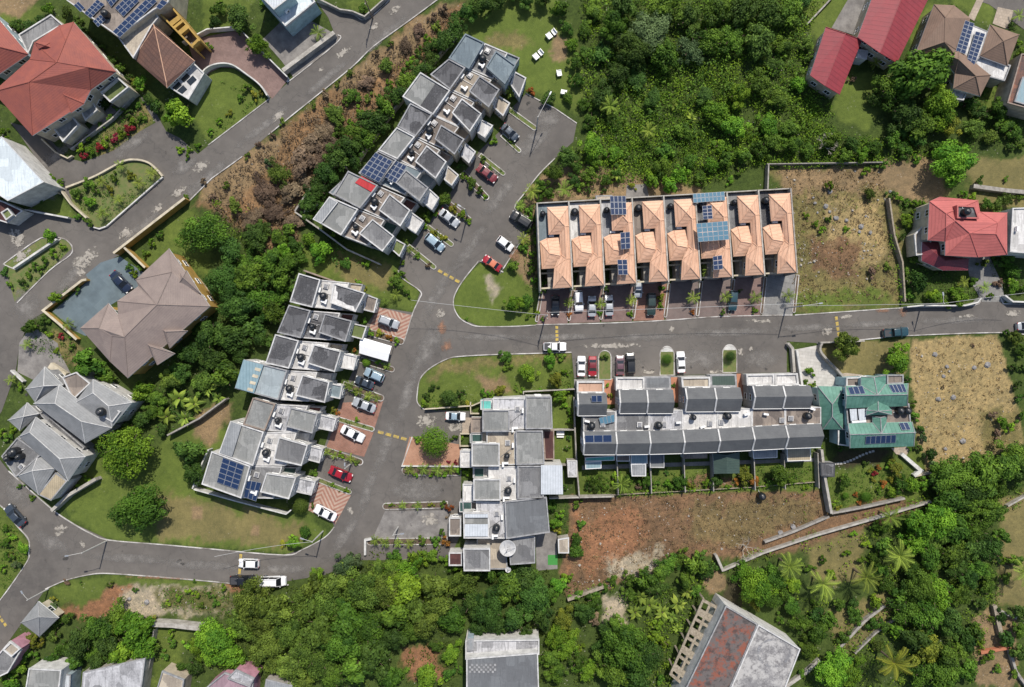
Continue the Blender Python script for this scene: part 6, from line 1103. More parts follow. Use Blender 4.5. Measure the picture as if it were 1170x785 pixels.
# ---------------------------------------------------------------- vehicles
SPEC = {  # length, width, roof height, [(x, hood/deck height)], cabin (x0 base, x0 top, x1 top, x1 base), bed
 'sedan': (4.5, 1.78, 1.45, [(-2.25, .62), (-2.15, .92), (-1.5, 1.02), (-.9, 1.03), (.75, .98), (1.6, .9), (2.1, .76), (2.25, .5)], (-1.55, -.85, .35, 1.1), None),
 'hatchback': (4.0, 1.7, 1.5, [(-2.0, .7), (-1.95, 1.0), (-1.5, 1.05), (.6, 1.0), (1.5, .92), (1.88, .76), (2.0, .5)], (-1.9, -1.45, .35, 1.05), None),
 'suv': (4.65, 1.88, 1.75, [(-2.32, .8), (-2.28, 1.12), (-1.8, 1.16), (.8, 1.12), (1.7, 1.04), (2.2, .9), (2.32, .55)], (-2.2, -1.85, .35, 1.05), None),
 'van': (4.9, 1.85, 2.0, [(-2.45, .8), (-2.42, 1.2), (1.2, 1.15), (1.9, 1.0), (2.35, .85), (2.45, .5)], (-2.38, -2.15, .95, 1.65), None),
 'pickup': (5.2, 1.88, 1.75, [(-2.6, .7), (-2.58, 1.02), (-.8, 1.05), (1.2, 1.06), (2.0, 1.0), (2.5, .88), (2.6, .55)], (-.95, -.75, .45, 1.2), (-2.45, -1.1))}
def loft(mb, st):
    k0 = len(mb.v); n = len(st[0])
    for s in st: mb.v += s
    for i in range(len(st) - 1):
        for k in range(n - 1): mb.f.append((k0 + i * n + k, k0 + (i + 1) * n + k, k0 + (i + 1) * n + k + 1, k0 + i * n + k + 1)); mb.mi.append(0)
    mb.f.append(tuple(k0 + k for k in range(n))); mb.mi.append(0); mb.f.append(tuple(k0 + (len(st) - 1) * n + k for k in range(n))[::-1]); mb.mi.append(0)
def proto_car(kind):
    L, Wd, RH, prof, cab, bed = SPEC[kind]; O = (0, 0, 0); t = thing('parked_car' if kind != 'pickup' else 'pickup_truck', '', 'pickup truck' if kind == 'pickup' else 'car' if kind != 'van' else 'van', O)
    if kind == 'van': t.name = 'parked_van'
    body = MB(); st = []
    for x, z in prof:
        e = 1 - 0.16 * max(0, (abs(x) / (L / 2) - 0.72) / 0.28) ** 2; w = Wd / 2 * e
        st.append([(x, -w * .9, .22), (x, -w, .42), (x, -w * .99, min(.72, z - .02)), (x, -w * .93, z - .02), (x, -w * .7, z + .02), (x, 0, z + .04), (x, w * .7, z + .02), (x, w * .93, z - .02), (x, w * .99, min(.72, z - .02)), (x, w, .42), (x, w * .9, .22)])
    loft(body, st); ob = build('body', body, 'paint_white', t, org=O, smooth=False)
    a0, a1, b1, b0 = cab; wb, wt = Wd / 2 * .9, Wd / 2 * .74; zb = 1.0 if kind in ('sedan', 'hatchback') else 1.1 if kind != 'pickup' else 1.04
    def q(x, y, z): return (x, y, z)
    zt = RH - .05
    build('windscreen', MB().poly([q(b0, -wb, zb - .04), q(b0, wb, zb - .04), q(b1, wt, zt), q(b1, -wt, zt)]), 'glass_car', t, org=O)
    build('rear_window', MB().poly([q(a0, wb, zb), q(a0, -wb, zb), q(a1, -wt, zt), q(a1, wt, zt)]), 'glass_car', t, org=O)
    for s in (-1, 1):
        P = [q(a0, s * wb, zb), q(b0, s * wb, zb - .03), q(b1, s * wt, zt), q(a1, s * wt, zt)]; build('side_window', MB().poly(P if s < 0 else P[::-1]), 'glass_car', t, org=O)
    rf = MB(); n = 6; S = []
    for k in range(n + 1):
        x = a1 + (b1 - a1) * k / n; z = RH - .05 + .05 * math.sin(math.pi * (k + .6) / (n + 1.2)); w = wt + .03; S.append([(x, -w, zt - .02), (x, -w * .8, z), (x, 0, z + .02), (x, w * .8, z), (x, w, zt - .02)])
    loft(rf, S)
    for s in (-1, 1):
        for (xa, xb) in ((a0, a1), (b0, b1)): rf.tube([(xa, s * wb, zb), (xb, s * wt, zt)], .045, 4)
        rf.tube([((a0 + b0) / 2 - .1, s * (wb + .005), zb), ((a1 + b1) / 2 - .05, s * (wt + .01), zt)], .03, 4)
    build('roof', rf, 'paint_white', t, org=O)
    for x in (L * .31, -L * .3):
        for s in (-1, 1):
            wm = MB().tube([(x, s * (Wd / 2 - .2), .32), (x, s * (Wd / 2 + .01), .32)], .32, 14); w_ = build('wheel', wm, 'rubber', t, org=O); build('rim', MB().tube([(x, s * (Wd / 2 + .0), .32), (x, s * (Wd / 2 + .02), .32)], .19, 10), 'aluminium', w_, org=O)
    for s in (-1, 1):
        build('headlight', MB().box((L / 2 - .13, s * Wd * .36, .72), (.2, .34, .14), s * .35), 'lamp_clear', t, org=O); build('tail_light', MB().box((-L / 2 + .06, s * Wd * .38, .84), (.12, .3, .16), -s * .3), 'lamp_red', t, org=O)
        build('wing_mirror', MB().box((b0 - .22, s * (Wd / 2 + .08), zb + .02), (.14, .2, .12)), 'paint_white', t, org=O)
    build('number_plate', MB().box((-L / 2 - .005, 0, .6), (.02, .45, .12)), 'stucco_cream', t, org=O)
    if bed: 
        zb_ = 1.075; m = MB(); P = [Vector((a, b_, 0)) for a, b_ in ((bed[0], -.72), (bed[1], -.72), (bed[1], .72), (bed[0], .72))]; m.flat(P, zb_); build('cargo_bed', m, 'frame_dark', t, org=O); m2 = MB().ring(inset(P, -.08), P, zb_ - .05, zb_ + .12); build('bed_rail', m2, 'paint_white', t, org=O)
    if kind in ('suv', 'van'):
        for s in (-1, 1): build('roof_rail', MB().tube([(a1 + .2, s * wt * .85, RH + .03), (b1 - .1, s * wt * .85, RH + .03)], .025, 4), 'frame_dark', t, org=O)
    for o in bpy.data.objects:
        if o.parent == t and o.name.split('.')[0] in ('body', 'roof', 'wing_mirror', 'bed_rail'): o.material_slots[0].link = 'OBJECT'; o.material_slots[0].material = MATS['paint_white']
    register(t); return t
CARP = {}
def paint(root, body, roof=None):
    for o in [c for c in CHILDREN(root)]:
        b0 = o.name.split('.')[0]
        if b0 in ('body', 'wing_mirror', 'bed_rail'): o.material_slots[0].material = MATS['paint_' + body]
        if b0 == 'roof': o.material_slots[0].material = MATS['paint_' + (roof or body)]
def CHILDREN(root): return list(root.children)
CARS = [
 ('sedan', (574, 143.5), (591, 159), 'slate', None, 'dark slate sedan in the topmost planted bay of the upper court', 1), ('sedan', (546, 190.5), (567, 206), 'maroon', None, 'maroon sedan parked between planted dividers of the upper court', 1), ('sedan', (503, 241), (523.6, 257), 'silver', None, 'silver sedan in the upper court bay below the bushy divider', 1),
 ('hatchback', (487, 269), (506.5, 285), 'iceblue', None, 'pale blue hatchback in the lowest upper-court bay', 1), ('suv', (606.7, 258.5), (584, 244), 'black', None, 'black car with roof rack parked opposite the diagonal row', 1), ('hatchback', (569, 272), (585.5, 284.5), 'white', None, 'small white hatchback alone on the pavers above the red car', 1), ('sedan', (572, 307.5), (552.5, 294), 'red', 'orange', 'red car with faded orange roof beside the triangular lawn', 1),
 ('suv', (433, 363.5), (455.6, 372), 'silver', None, 'silver car on the upper red chevron paving', 2), ('suv', (438.5, 433), (416.7, 423.5), 'iceblue', None, 'pale blue car below the white canopy', 2), ('sedan', (427, 441), (406, 433), 'slate', None, 'dark car squeezed against the palm divider under the pale blue car', 2), ('sedan', (429, 468), (403, 457.5), 'silver', None, 'pale silver car with dark windscreen on upper red brick bay', 2),
 ('sedan', (390, 489), (415.6, 502), 'white', None, 'white sedan on the wide red brick bay of the lower row', 2), ('sedan', (376.5, 536), (402, 547), 'red', None, 'bright red sedan in the asphalt bay under palms', 2), ('sedan', (384, 592), (359.5, 580), 'white', None, 'white sedan on the striped chevron paving at the bottom of the lower row', 2), ('sedan', (509, 475), (532, 476), 'white', 'iceblue', 'pale car with blue-tinted roof beside the tree above the round bush', 2),
 ('sedan', (634.7, 338), (634.5, 359.5), 'black', None, 'black sedan at the leftmost orange townhouse', 3), ('suv', (660.5, 332.5), (662, 355), 'white', None, 'white estate car backed halfway under the second orange townhouse', 3), ('sedan', (676.3, 362), (676.5, 338), 'silver', None, 'silver sedan between the white estate and the palm divider', 3), ('sedan', (696.3, 361), (695.5, 337), 'silver', None, 'silver sedan on grey bay at the third orange townhouse', 3),
 ('hatchback', (729.5, 320.5), (729, 339.5), 'silver', None, 'silver hatchback tucked under the eaves of the fourth orange townhouse', 3), ('suv', (744, 334.5), (744, 360.5), 'green', None, 'very dark green SUV on the red bay of the fourth orange townhouse', 3), ('suv', (838, 332), (836.5, 355), 'teal', None, 'dark teal SUV in front of the sixth orange townhouse', 3),
 ('pickup', (621, 396), (647, 396), 'white', None, 'white pickup with dark open bed halted at the yellow hump', 4), ('sedan', (664, 430), (664.5, 406.7), 'white', None, 'white sedan in the leftmost bay of the south parking', 5), ('sedan', (677, 407), (677, 430), 'red', 'maroon', 'red sedan with dark roof in the south parking', 5), ('sedan', (708.5, 428.5), (708.5, 406), 'plum', None, 'plum grey car next to the black SUV in the south parking', 5),
 ('suv', (721, 427), (720, 403), 'black', None, 'black SUV beside the first white-tipped planting island', 5), ('sedan', (778.5, 426), (777.5, 401.5), 'white', None, 'white sedan on the right of the first white-tipped island', 5), ('pickup', (1009, 381), (1038, 378.5), 'teal', None, 'dark teal pickup parked on the road by the bright green round tree', 4), ('sedan', (1162, 373), (1186, 371), 'silver', None, 'silver car cut by the right edge on the straight road', 4),
 ('sedan', (128, 311.5), (148.5, 332.5), 'navy', None, 'navy sedan on the blue-grey forecourt of the taupe house', 6), ('sedan', (27.5, 600.5), (6.5, 577.5), 'slate', None, 'dark blue-grey sedan on the bend at the left edge', 6), ('hatchback', (296, 644), (272.5, 643.3), 'white', None, 'white hatchback crossing the yellow hump of the lower road', 6), ('pickup', (263, 663), (293, 663), 'black', None, 'black pickup parked on the verge behind the white van', 6), ('van', (297, 664), (326.8, 663.8), 'white', None, 'white van with wide windscreen parked beside the bottom trees', 6)]
GRP = {1: 'cars parked in the upper court', 2: 'cars parked on townhouse drives', 3: 'cars parked in front of the orange townhouses', 4: 'vehicles on the straight road', 5: 'cars in the south parking bays', 6: 'vehicles on the western roads'}
for kind, a, b_, col, rf, lab, g in CARS:
    A, B = W(*a, 0.8), W(*b_, 0.8); c = (A + B) / 2; c.z = 0.035; ang = math.atan2(B.y - A.y, B.x - A.x); L = min(1.12, max(.88, (B - A).length / SPEC[kind][0])); sc = (L, min(1.05, max(.95, L)), 1)
    if kind not in CARP: CARP[kind] = t = proto_car(kind); t.location = c; t.rotation_euler = (0, 0, ang); t.scale = sc; t['label'] = lab; t['group'] = GRP[g]
    else: t = copy_tree(CARP[kind], c, ang, sc, lab, GRP[g])
    bpy.context.view_layer.update(); paint(t, col, rf)
# ---------------------------------------------------------------- foliage
def leaves(C, Rb, n, size, rng, squash=0.85, up=-0.35, jit=0.42):
    """leaf-sized faces over and inside each clump of a crown; C: centres, Rb: radii"""
    w = Rb ** 2; w = w / w.sum(); k = rng.choice(len(C), n, p=w); d = rng.normal(size=(n, 3)); d /= np.linalg.norm(d, axis=1)[:, None]
    low = d[:, 2] < up; d[low, 2] *= -1
    r = Rb[k] * (1 - 0.45 * rng.random(n) ** 2.2) * (1 + 0.12 * rng.normal(size=n)); p = C[k] + d * r[:, None] * np.array([1, 1, squash])
    nn = d + rng.normal(size=(n, 3)) * jit + np.array([0, 0, .25]); nn /= np.linalg.norm(nn, axis=1)[:, None]
    a = np.cross(nn, rng.normal(size=(n, 3))); a /= np.linalg.norm(a, axis=1)[:, None]; b_ = np.cross(nn, a); s = size * rng.uniform(.6, 1.3, n)[:, None]
    V = np.stack([p - a * s * .55, p + b_ * s * .34 + a * s * .05, p + a * s * .6 - nn * s * .12, p - b_ * s * .34 + a * s * .05], 1).reshape(-1, 3)
    tone = np.clip(rng.normal(.5, .2, n) + (rng.random(len(C))[k] - .5) * .9, 0, 1); return V, tone
def quads(n): return np.arange(n * 4).reshape(-1, 4)
def crown_mesh(R, nb, nl, size, seed, flat=.55, spread=.74, holes=0.14):
    rng = np.random.default_rng(seed); C = []; Rb = []; lob = rng.uniform(0, 6.28, 3); amp = rng.uniform(.08, .24, 3)
    for i in range(nb):
        if rng.random() < holes and i > 2: continue
        a = i * 2.399 + rng.uniform(-.6, .6); lobe = 1 + sum(amp[k] * math.sin((k + 2) * a + lob[k]) for k in range(3)); rr = R * spread * math.sqrt((i + .4) / nb) * rng.uniform(.75, 1.15) * lobe; r = R * rng.uniform(.15, .40) * (1 - .2 * (rr / R)); z = R * flat * (1 - min(1, rr / R) ** 1.7) * rng.uniform(.35, 1.15)
        C.append((rr * math.cos(a), rr * math.sin(a), z)); Rb.append(r)
        if rng.random() < .5: C.append((rr * .8 * math.cos(a + .5), rr * .8 * math.sin(a + .5), z * .35)); Rb.append(r * .8)
    C, Rb = np.array(C), np.array(Rb); V, t = leaves(C, Rb, nl, size, rng); return np_mesh('crown', V, quads(nl), 'leaf_mid', t)
def trunk_mesh(R, ht, seed, r0, mat='bark'):
    rng = random.Random(seed); m = MB(); m.tube([(0, 0, 0), (.05, 0, ht * .5), (0, .05, ht)], [r0 * 1.3, r0, r0 * .8], 8)
    for k in range(5):
        a = k * 1.26 + rng.uniform(-.3, .3); L = R * rng.uniform(.5, .72); m.tube([(0, 0, ht * .92), (L * .45 * math.cos(a), L * .45 * math.sin(a), ht + R * .22), (L * math.cos(a + .2), L * math.sin(a + .2), ht + R * .42)], [r0 * .6, r0 * .4, r0 * .15], 5)
    me = bpy.data.meshes.new('trunk'); me.from_pydata(m.v, [], m.f); me.materials.append(MATS[mat]); return me
TP = {}  # size class -> (R, trunk height, list of crown meshes, trunk mesh)
for key, R, nb, nl, sz, n, ht in (('b', 1.0, 7, 420, .26, 3, .35), ('s', 2.0, 11, 1300, .32, 4, 1.0), ('m', 3.4, 18, 3200, .38, 4, 2.0), ('l', 5.4, 32, 7600, .42, 4, 3.0)):
    TP[key] = (R, ht, ([] if key == 'b' else [crown_mesh(R, nb, int(nl * .42), sz * 1.65, 500 + n + int(R * 7), flat=.7, spread=.8), crown_mesh(R, int(nb * 1.6), nl, sz * .85, 700 + n + int(R * 7), flat=.4, spread=.85, holes=.25)]) + [crown_mesh(R, nb, nl, sz, 10 * n + k + int(R * 7)) for k in range(n)], trunk_mesh(R, ht, 3 + int(R), .06 + .05 * R))
def ball_mesh(R, nl, seed): V, t = leaves(np.array([[0, 0, R * .8]]), np.array([R]), nl, .2, np.random.default_rng(seed), squash=.8, jit=.25); return np_mesh('crown', V, quads(nl), 'leaf_mid', t)
TP['c'] = (2.0, .5, [ball_mesh(2.0, 3200, 5)], trunk_mesh(1.5, .9, 9, .12))
def palm_mesh(R, nf, seed, droop=.55, wide=.5, banana=False):
    rng = np.random.default_rng(seed); V = []; T = []
    for f in range(nf):
        az = 2 * math.pi * f / nf * (1 if nf < 9 else 1) + rng.uniform(-.2, .2); el = rng.uniform(.05, 1.0) if f % 3 else rng.uniform(.8, 1.25); L = R * rng.uniform(.85, 1.08); tone = rng.uniform(.2, .95); pts = []
        x = z = 0.; ang = el; ns = 10
        for s in range(ns + 1): pts.append((x, z)); x += L / ns * math.cos(ang); z += L / ns * math.sin(ang); ang -= droop * 2.4 / ns * (.6 + s / ns)
        ca, sa = math.cos(az), math.sin(az); bend = rng.uniform(-.25, .25)
        def P(s, off, dz):
            i = min(int(s * ns), ns - 1); u = s * ns - i; xx = pts[i][0] * (1 - u) + pts[i + 1][0] * u; zz_ = pts[i][1] * (1 - u) + pts[i + 1][1] * u; lat = off + bend * (xx / R) ** 2 * R
            return (xx * ca - lat * sa, xx * sa + lat * ca, zz_ + dz)
        if banana:
            for k in range(8):
                s0, s1 = .15 + k * .105, .15 + (k + .93) * .105; w0 = R * .16 * math.sin(math.pi * min(1, s0 + .08)) + .05; w1 = R * .16 * math.sin(math.pi * min(.97, s1 + .08)) + .04
                for sg in (-1, 1): V += [P(s0, 0, 0), P(s1, 0, 0), P(s1, sg * w1, -.1), P(s0, sg * w0, -.1)]; T.append(tone + .1 * sg)
        else:
            nk = 20
            for k in range(nk):
                s0 = .12 + .86 * k / nk; w = R * wide * .42 * math.sin(math.pi * (.18 + .78 * s0)) + .1
                for sg in (-1, 1):
                    dz = -w * .35 - .1 * rng.random(); s2 = min(1, s0 + .14); V += [P(s0, sg * .02, .02), P(min(1, s0 + .026), sg * .02, .02), P(s2, sg * w, dz), P(s2 - .008, sg * w, dz)]; T.append(np.clip(tone + rng.uniform(-.15, .15), 0, 1))
            for k in range(6): s0, s1 = k / 6, (k + 1) / 6; V += [P(s0, -.05, .03), P(s1, -.04, .03), P(s1, .04, .03), P(s0, .05, .03)]; T.append(1.0)
    V = np.array(V); return np_mesh('crown', V, quads(len(V) // 4), 'leaf_palm', np.clip(T, 0, 1))
def palm_trunk(ht, r): m = MB().tube([(0, 0, 0), (.1, 0, ht * .3), (.05, .05, ht * .7), (0, 0, ht + .1)], [r * 1.5, r, r * .9, r * .8], 8); me = bpy.data.meshes.new('trunk'); me.from_pydata(m.v, [], m.f); me.materials.append(MATS['bark']); return me
TP['p'] = (2.2, 2.2, [palm_mesh(2.2, 11, k, .55, .4) for k in (1, 2, 3)], palm_trunk(2.2, .13)); TP['P'] = (3.6, 5.0, [palm_mesh(3.6, 15, k, .5, .3) for k in (4, 5, 6)], palm_trunk(5.0, .2)); TP['n'] = (2.4, 1.2, [palm_mesh(2.4, 9, k, .5, .5, True) for k in (7, 8, 9)], palm_trunk(1.2, .14))
for c in ('s', 'm', 'l', 'b', 'c', 'p', 'P', 'n'):
    for me in TP[c][2] + [TP[c][3]]: me.update()
TNAME = {'b': ('shrub', 'shrub'), 's': ('small_tree', 'tree'), 'm': ('broadleaf_tree', 'tree'), 'l': ('broadleaf_tree', 'tree'), 'c': ('clipped_bush', 'bush'), 'p': ('garden_palm', 'palm'), 'P': ('coconut_palm', 'palm'), 'n': ('banana_plant', 'banana plant')}
CN = {'B': ('leaf_bright', 'bright green'), 'M': ('leaf_mid', 'mid green'), 'D': ('leaf_dark', 'dark green'), 'O': ('leaf_olive', 'olive green'), 'Y': ('leaf_yellow', 'yellow-green'), 'X': ('leaf_dry', 'dry brown'), 'R': ('leaf_red', 'red flowering'), 'A': ('leaf_orange', 'orange-leaved'), 'G': ('leaf_palm', 'green'), 'E': ('leaf_grey', 'grey-green'), 'L': ('leaf_weed', 'leafy')}
TREES = []  # (object, area phrase, colour word, kind word, px x, px y, size word)
def tree(x, y, rpx, kind, col, area, label=None):
    if kind == 'a': kind = 'b' if rpx < 8.5 else 's' if rpx < 14 else 'm' if rpx < 23 else 'l'
    R, ht, crowns, tr = TP[kind]; r = rpx / PXM * .95; s = r / R; hc = ht * s + (R * s * .35 if kind not in 'pPn' else 0)
    p = W(x, y, hc); nm, cat = TNAME[kind]; nm = {'R': 'flowering_shrub', 'A': 'croton_shrub', 'Y': 'croton_shrub', 'X': 'dry_shrub', 'L': 'leafy_shrub'}.get(col, nm) if kind == 'b' else nm; t = bpy.data.objects.new(nm, None); COL.objects.link(t); t.location = (p.x, p.y, -.03); t.rotation_euler = (0, 0, random.uniform(0, 6.28)); ax = random.uniform(.84, 1.16) if kind not in 'pPnc' else 1.0; t.scale = (s * ax, s / ax, s * random.uniform(.85, 1.15) * (.5 if col == 'X' and kind != 'b' else .75 if area.startswith('in the woodland') and rpx < 17 and kind not in 'pPn' else 1)); t.empty_display_size = .5; t['category'] = cat
    c = bpy.data.objects.new('crown', random.choice(crowns)); COL.objects.link(c); c.parent = t; c.location = (0, 0, ht); c.material_slots[0].link = 'OBJECT'; c.material_slots[0].material = MATS[CN[col][0]]
    k = bpy.data.objects.new('trunk' if kind not in 'bc' else 'stem', tr); COL.objects.link(k); k.parent = t
    if kind in 'l' and s > 1.1: pass
    szw = '' if kind in 'pPnc' else 'huge ' if rpx > 29 else 'large ' if rpx > 19 else 'small ' if rpx < 11 and kind != 'b' else 'tiny ' if rpx < 5 else ''
    if label: t['label'] = label; t['group'] = area
    else: TREES.append([t, area, CN[col][1], nm.replace('_', ' ') if kind in 'pPncb' else 'tree', x, y, szw])
    return t
def T(area, data):
    for d in data.split(';'):
        q = d.strip().split(',')
        if len(q) < 5: continue
        tree(float(q[0]), float(q[1]), float(q[2]), q[3].strip(), q[4].strip(), area, q[5].strip() if len(q) > 5 else None)
T('beside the modern solar house', '271,20,20,a,D;294,52,15,a,B,bright round tree casting shade on the brick driveway; 250,8,12,a,M;363,37,11,p,G,lone palm in the concrete yard at the top;415,9,9,a,M; 55,9,9,a,B;205,129,21,a,B,bright leafy tree between the modern house and the clipped lawn;160,96,11,a,B;152,92,7,b,Y;118,116,9,a,D,dark bush against the cream balcony of the red house;245,24,10,a,D;300,2,8,b,M;238,52,7,b,M')
T('in the hedge above the red hipped house', '95,35,9,a,D;104,50,10,a,D;115,55,8,a,D;128,68,9,a,D;138,78,9,a,M;145,88,8,a,D;168,112,9,a,D;178,122,9,a,D;30,30,11,a,D;45,22,9,a,D;16,30,10,a,M;75,12,9,a,O;88,22,8,a,O')
T('inside the curved white wall', '282,100,8,b,M;290,108,7,b,Y;275,112,6,b,M;262,128,6,b,Y;250,138,6,b,B;240,150,6,b,B;298,106,5,b,Y')
T('below the red hipped house', '95,178,7,b,R;103,172,8,b,L;112,168,7,b,R;120,164,8,b,L;130,158,8,b,R;138,152,7,b,L;146,148,8,b,R;152,140,7,b,L;160,134,7,b,M;92,168,7,b,L;146,128,8,b,D;136,124,8,b,D;126,134,7,b,M;115,143,6,b,M;100,158,6,b,M;86,166,5,b,D;158,120,6,b,M')
T('at the upper left drive mouth', '205,170,6,b,B;214,178,5,b,M;225,167,5,b,B;216,170,5,b,B;213,225,5,b,B;232,207,6,b,X')
T('on the palm planted road island', '138,189,8,p,G;174,198,9,p,G;159,209,9,p,G;135,228,8,p,G;117,244,9,p,G;115,207,8,p,G;149,199,7,b,Y;103,230,9,a,B;125,216,7,b,Y;86,222,9,a,M;101,254,8,a,M;88,248,7,b,M;98,210,9,b,M;108,216,8,b,M;130,203,7,b,M')
T('beside the white roofed house', '5,160,7,b,B;12,168,7,b,M;20,176,7,b,B;28,182,7,b,M;36,188,7,b,B;42,192,6,b,B;60,205,8,b,L;68,208,7,b,L;52,222,6,b,M;45,228,6,b,D;3,150,6,b,B')
T('in beds at the left edge', '57,269,9,a,B;60,289,8,b,B;50,297,7,b,M;40,304,7,b,M;32,314,7,b,M;24,322,7,b,D;46,308,6,b,M;4,312,7,b,D;10,325,6,b,M;72,282,6,b,L')
T('in front of the taupe house', '37,372,12,a,M;50,364,8,b,D;64,340,9,a,L;80,333,6,b,M;88,330,6,b,D;78,370,9,p,G;69,384,6,b,R,red bougainvillea in the front garden of the taupe house;56,382,6,b,L;31,394,8,p,G;80,384,5,b,B;64,402,5,b,L;98,415,22,a,M,broad tree filling the corner below the taupe house;121,428,14,a,M;82,396,6,b,M;152,312,6,b,L;160,306,6,b,M;146,305,6,b,D;216,322,5,b,R;173,277,7,b,B;182,268,7,b,M;165,290,6,b,M')
T('beside the grey hipped house', '13,434,8,p,G;22,443,6,b,B;8,500,8,b,M;2,495,8,b,B;14,490,6,b,L;100,548,6,b,B;92,556,6,b,B;22,556,5,b,M;36,568,5,b,M')
T('in the belt right of the taupe house', '228,264,30,a,M,big tree in the yellow walled garden above the taupe house; 262,288,20,a,D;290,270,18,a,D;255,322,24,a,D;285,318,22,a,M;305,298,20,a,M;322,318,18,a,M;270,350,24,a,D;298,342,20,a,M;312,358,18,a,M;240,382,22,a,D;264,386,22,a,D;290,376,18,a,D;216,404,18,a,D;242,412,20,a,D;258,430,20,a,M;228,436,16,a,O;193,434,17,a,O;164,448,16,a,B;180,456,14,a,M;176,470,14,a,M;205,425,14,a,D;300,388,14,a,D;275,404,14,a,D;205,455,16,n,G;222,462,14,n,G;238,445,12,n,G;190,476,13,n,G;212,478,12,n,G;250,455,10,n,G;162,478,14,a,D;150,492,12,a,M;183,490,10,a,D;280,300,16,a,M;330,300,14,a,M;225,375,12,a,M;225,345,10,b,M;320,340,14,a,M')
T('on the big lawn', '141,514,36,a,B,largest bright tree on the lawn below the grey hipped house;156,581,32,a,M,second large tree on the big lawn towards the road;217,513,20,a,D,dark tall tree at the top of the lawn beside the stone wall;222,540,16,a,D,dark tree overlapping the lower side of the taller dark lawn tree;344,578,9,c,O,round clipped olive bush at the corner of the chevron drive;335,618,11,a,B,leafy shrub at the roadside under the lamp;348,610,10,a,M;324,622,6,b,Y')
T('on the dry slope below the main road', '340,182,22,a,X;318,198,16,a,O;300,215,18,a,X;352,162,18,a,X;368,148,16,a,X;330,215,18,a,X;310,240,16,a,X;285,248,16,a,X;268,235,12,a,O;335,252,14,a,X;382,130,14,a,O;400,108,12,a,M;418,92,12,a,X;440,75,12,a,O;462,48,12,a,X;478,34,10,a,X;360,180,14,a,X;300,262,12,a,O;320,272,12,a,M;375,165,12,a,X;346,205,12,a,X;258,212,7,b,O;243,225,6,b,X;295,165,6,b,X;282,178,6,b,O;311,155,6,b,X;322,138,6,b,O;400,84,6,b,O;385,96,6,b,O;372,108,7,b,X;358,120,6,b,O;430,60,6,b,X;446,50,6,b,O;495,18,8,b,X;508,10,8,b,X;350,222,8,b,E;306,186,8,b,E')
T('in the thicket behind the upper row', '520,30,16,a,D;505,48,18,a,D;492,62,16,a,D;480,78,16,a,D;466,92,16,a,M;452,108,18,a,D;440,122,16,a,M;425,138,20,a,D;410,152,20,a,M;398,168,19,a,D;385,180,18,a,D;374,198,18,a,D;362,214,18,a,D;354,232,15,a,D;405,180,15,a,D;420,158,15,a,M;435,145,13,a,D;468,70,8,b,B;488,46,9,b,B;478,60,8,b,O;462,82,8,b,O;445,96,8,b,B;412,128,9,b,B;400,142,8,b,B;535,15,15,a,D;550,6,18,a,D;570,0,15,a,D;395,115,8,b,O;386,150,9,b,O;500,30,8,b,O;420,112,8,b,O;350,248,9,a,D')
T('between the two diagonal rows', '366,285,17,a,B,bright round tree below the end house of the upper diagonal row;352,272,11,a,B;338,280,12,a,M;325,285,11,a,B;345,295,10,a,M;315,270,10,a,M;395,300,9,a,M;330,262,10,a,M;380,268,6,b,B;351,247,4,b,M;360,243,4,b,M;368,232,4,b,B;376,242,4,b,L;372,222,5,b,M;451,322,12,a,M,leafy tree on the grass between the two diagonal rows;464,334,7,b,M;452,337,8,p,G;440,345,6,p,G;458,312,7,b,M;420,300,7,b,L;415,330,6,b,Y;410,322,5,b,L')
T('in front of the upper diagonal row', '583,105,9,p,G,palm in front of the blue-grey end townhouse;606,103,6,b,A;538,208,9,a,M;530,201,7,b,M;548,218,7,b,M;509,227,11,a,M;498,245,5,b,B;486,246,8,a,M;519,238,7,b,Y;528,246,7,b,B;552,182,6,b,M;560,192,5,b,M;541,150,5,b,D;525,190,5,b,D;518,211,4,b,Y;497,266,6,b,Y;505,272,6,b,Y;485,258,6,b,B;468,285,6,p,G;462,276,5,p,G;476,292,5,b,M;489,303,5,b,X;555,225,4,b,L;565,160,6,b,B;584,162,4,b,B;460,300,5,b,M;535,252,5,b,B')
T('around the top lawn', '626,112,12,a,D,dark round tree at the lower edge of the top lawn;652,50,11,a,B;646,30,10,a,M;655,72,10,a,M;660,92,10,a,M;640,10,12,a,M;650,112,9,a,M;668,118,10,a,M;600,0,14,a,D;620,-4,14,a,D;585,-6,10,a,D')
T('left of or above orange houses', '618,212,10,a,M;628,222,9,a,M;616,226,8,b,M;606,240,7,b,M;604,252,7,b,B;600,283,8,a,M;606,310,7,b,M;612,262,6,b,M;655,205,10,a,D;649,179,14,a,D,dark round tree where the upper court narrows;632,197,14,a,M;673,200,12,a,M;677,165,18,a,B;660,190,10,a,M;607.5,218,12,P,G,tall palm nearest the upper court kerb;645.5,216,12,P,G,tall palm just above the corner of the first orange townhouse;594,235,8,p,G;598,273,10,p,G;587,304,9,a,M;603,262,6,b,M;608,290,6,b,B;612,275,6,b,M;610,250,5,b,M;606,300,5,b,M;610,320,6,b,B;622,322,8,a,M;609,308,5,b,M;690,205,9,a,M;705,196,10,a,M;722,212,6,b,Y,yellow flowering shrub above the third orange townhouse;745,205,12,a,B;765,212,12,a,B;660,212,7,b,M;672,218,6,b,D;690,218,5,b,D')
T('on the triangular lawn at the junction', '588,347,14,a,B,bright round tree on the triangular lawn;603,343,11,a,M,tree at the right corner of the triangular lawn;533,365,3,b,M;612,357,5,b,L;603,362,5,b,M;620,365,4,b,M')
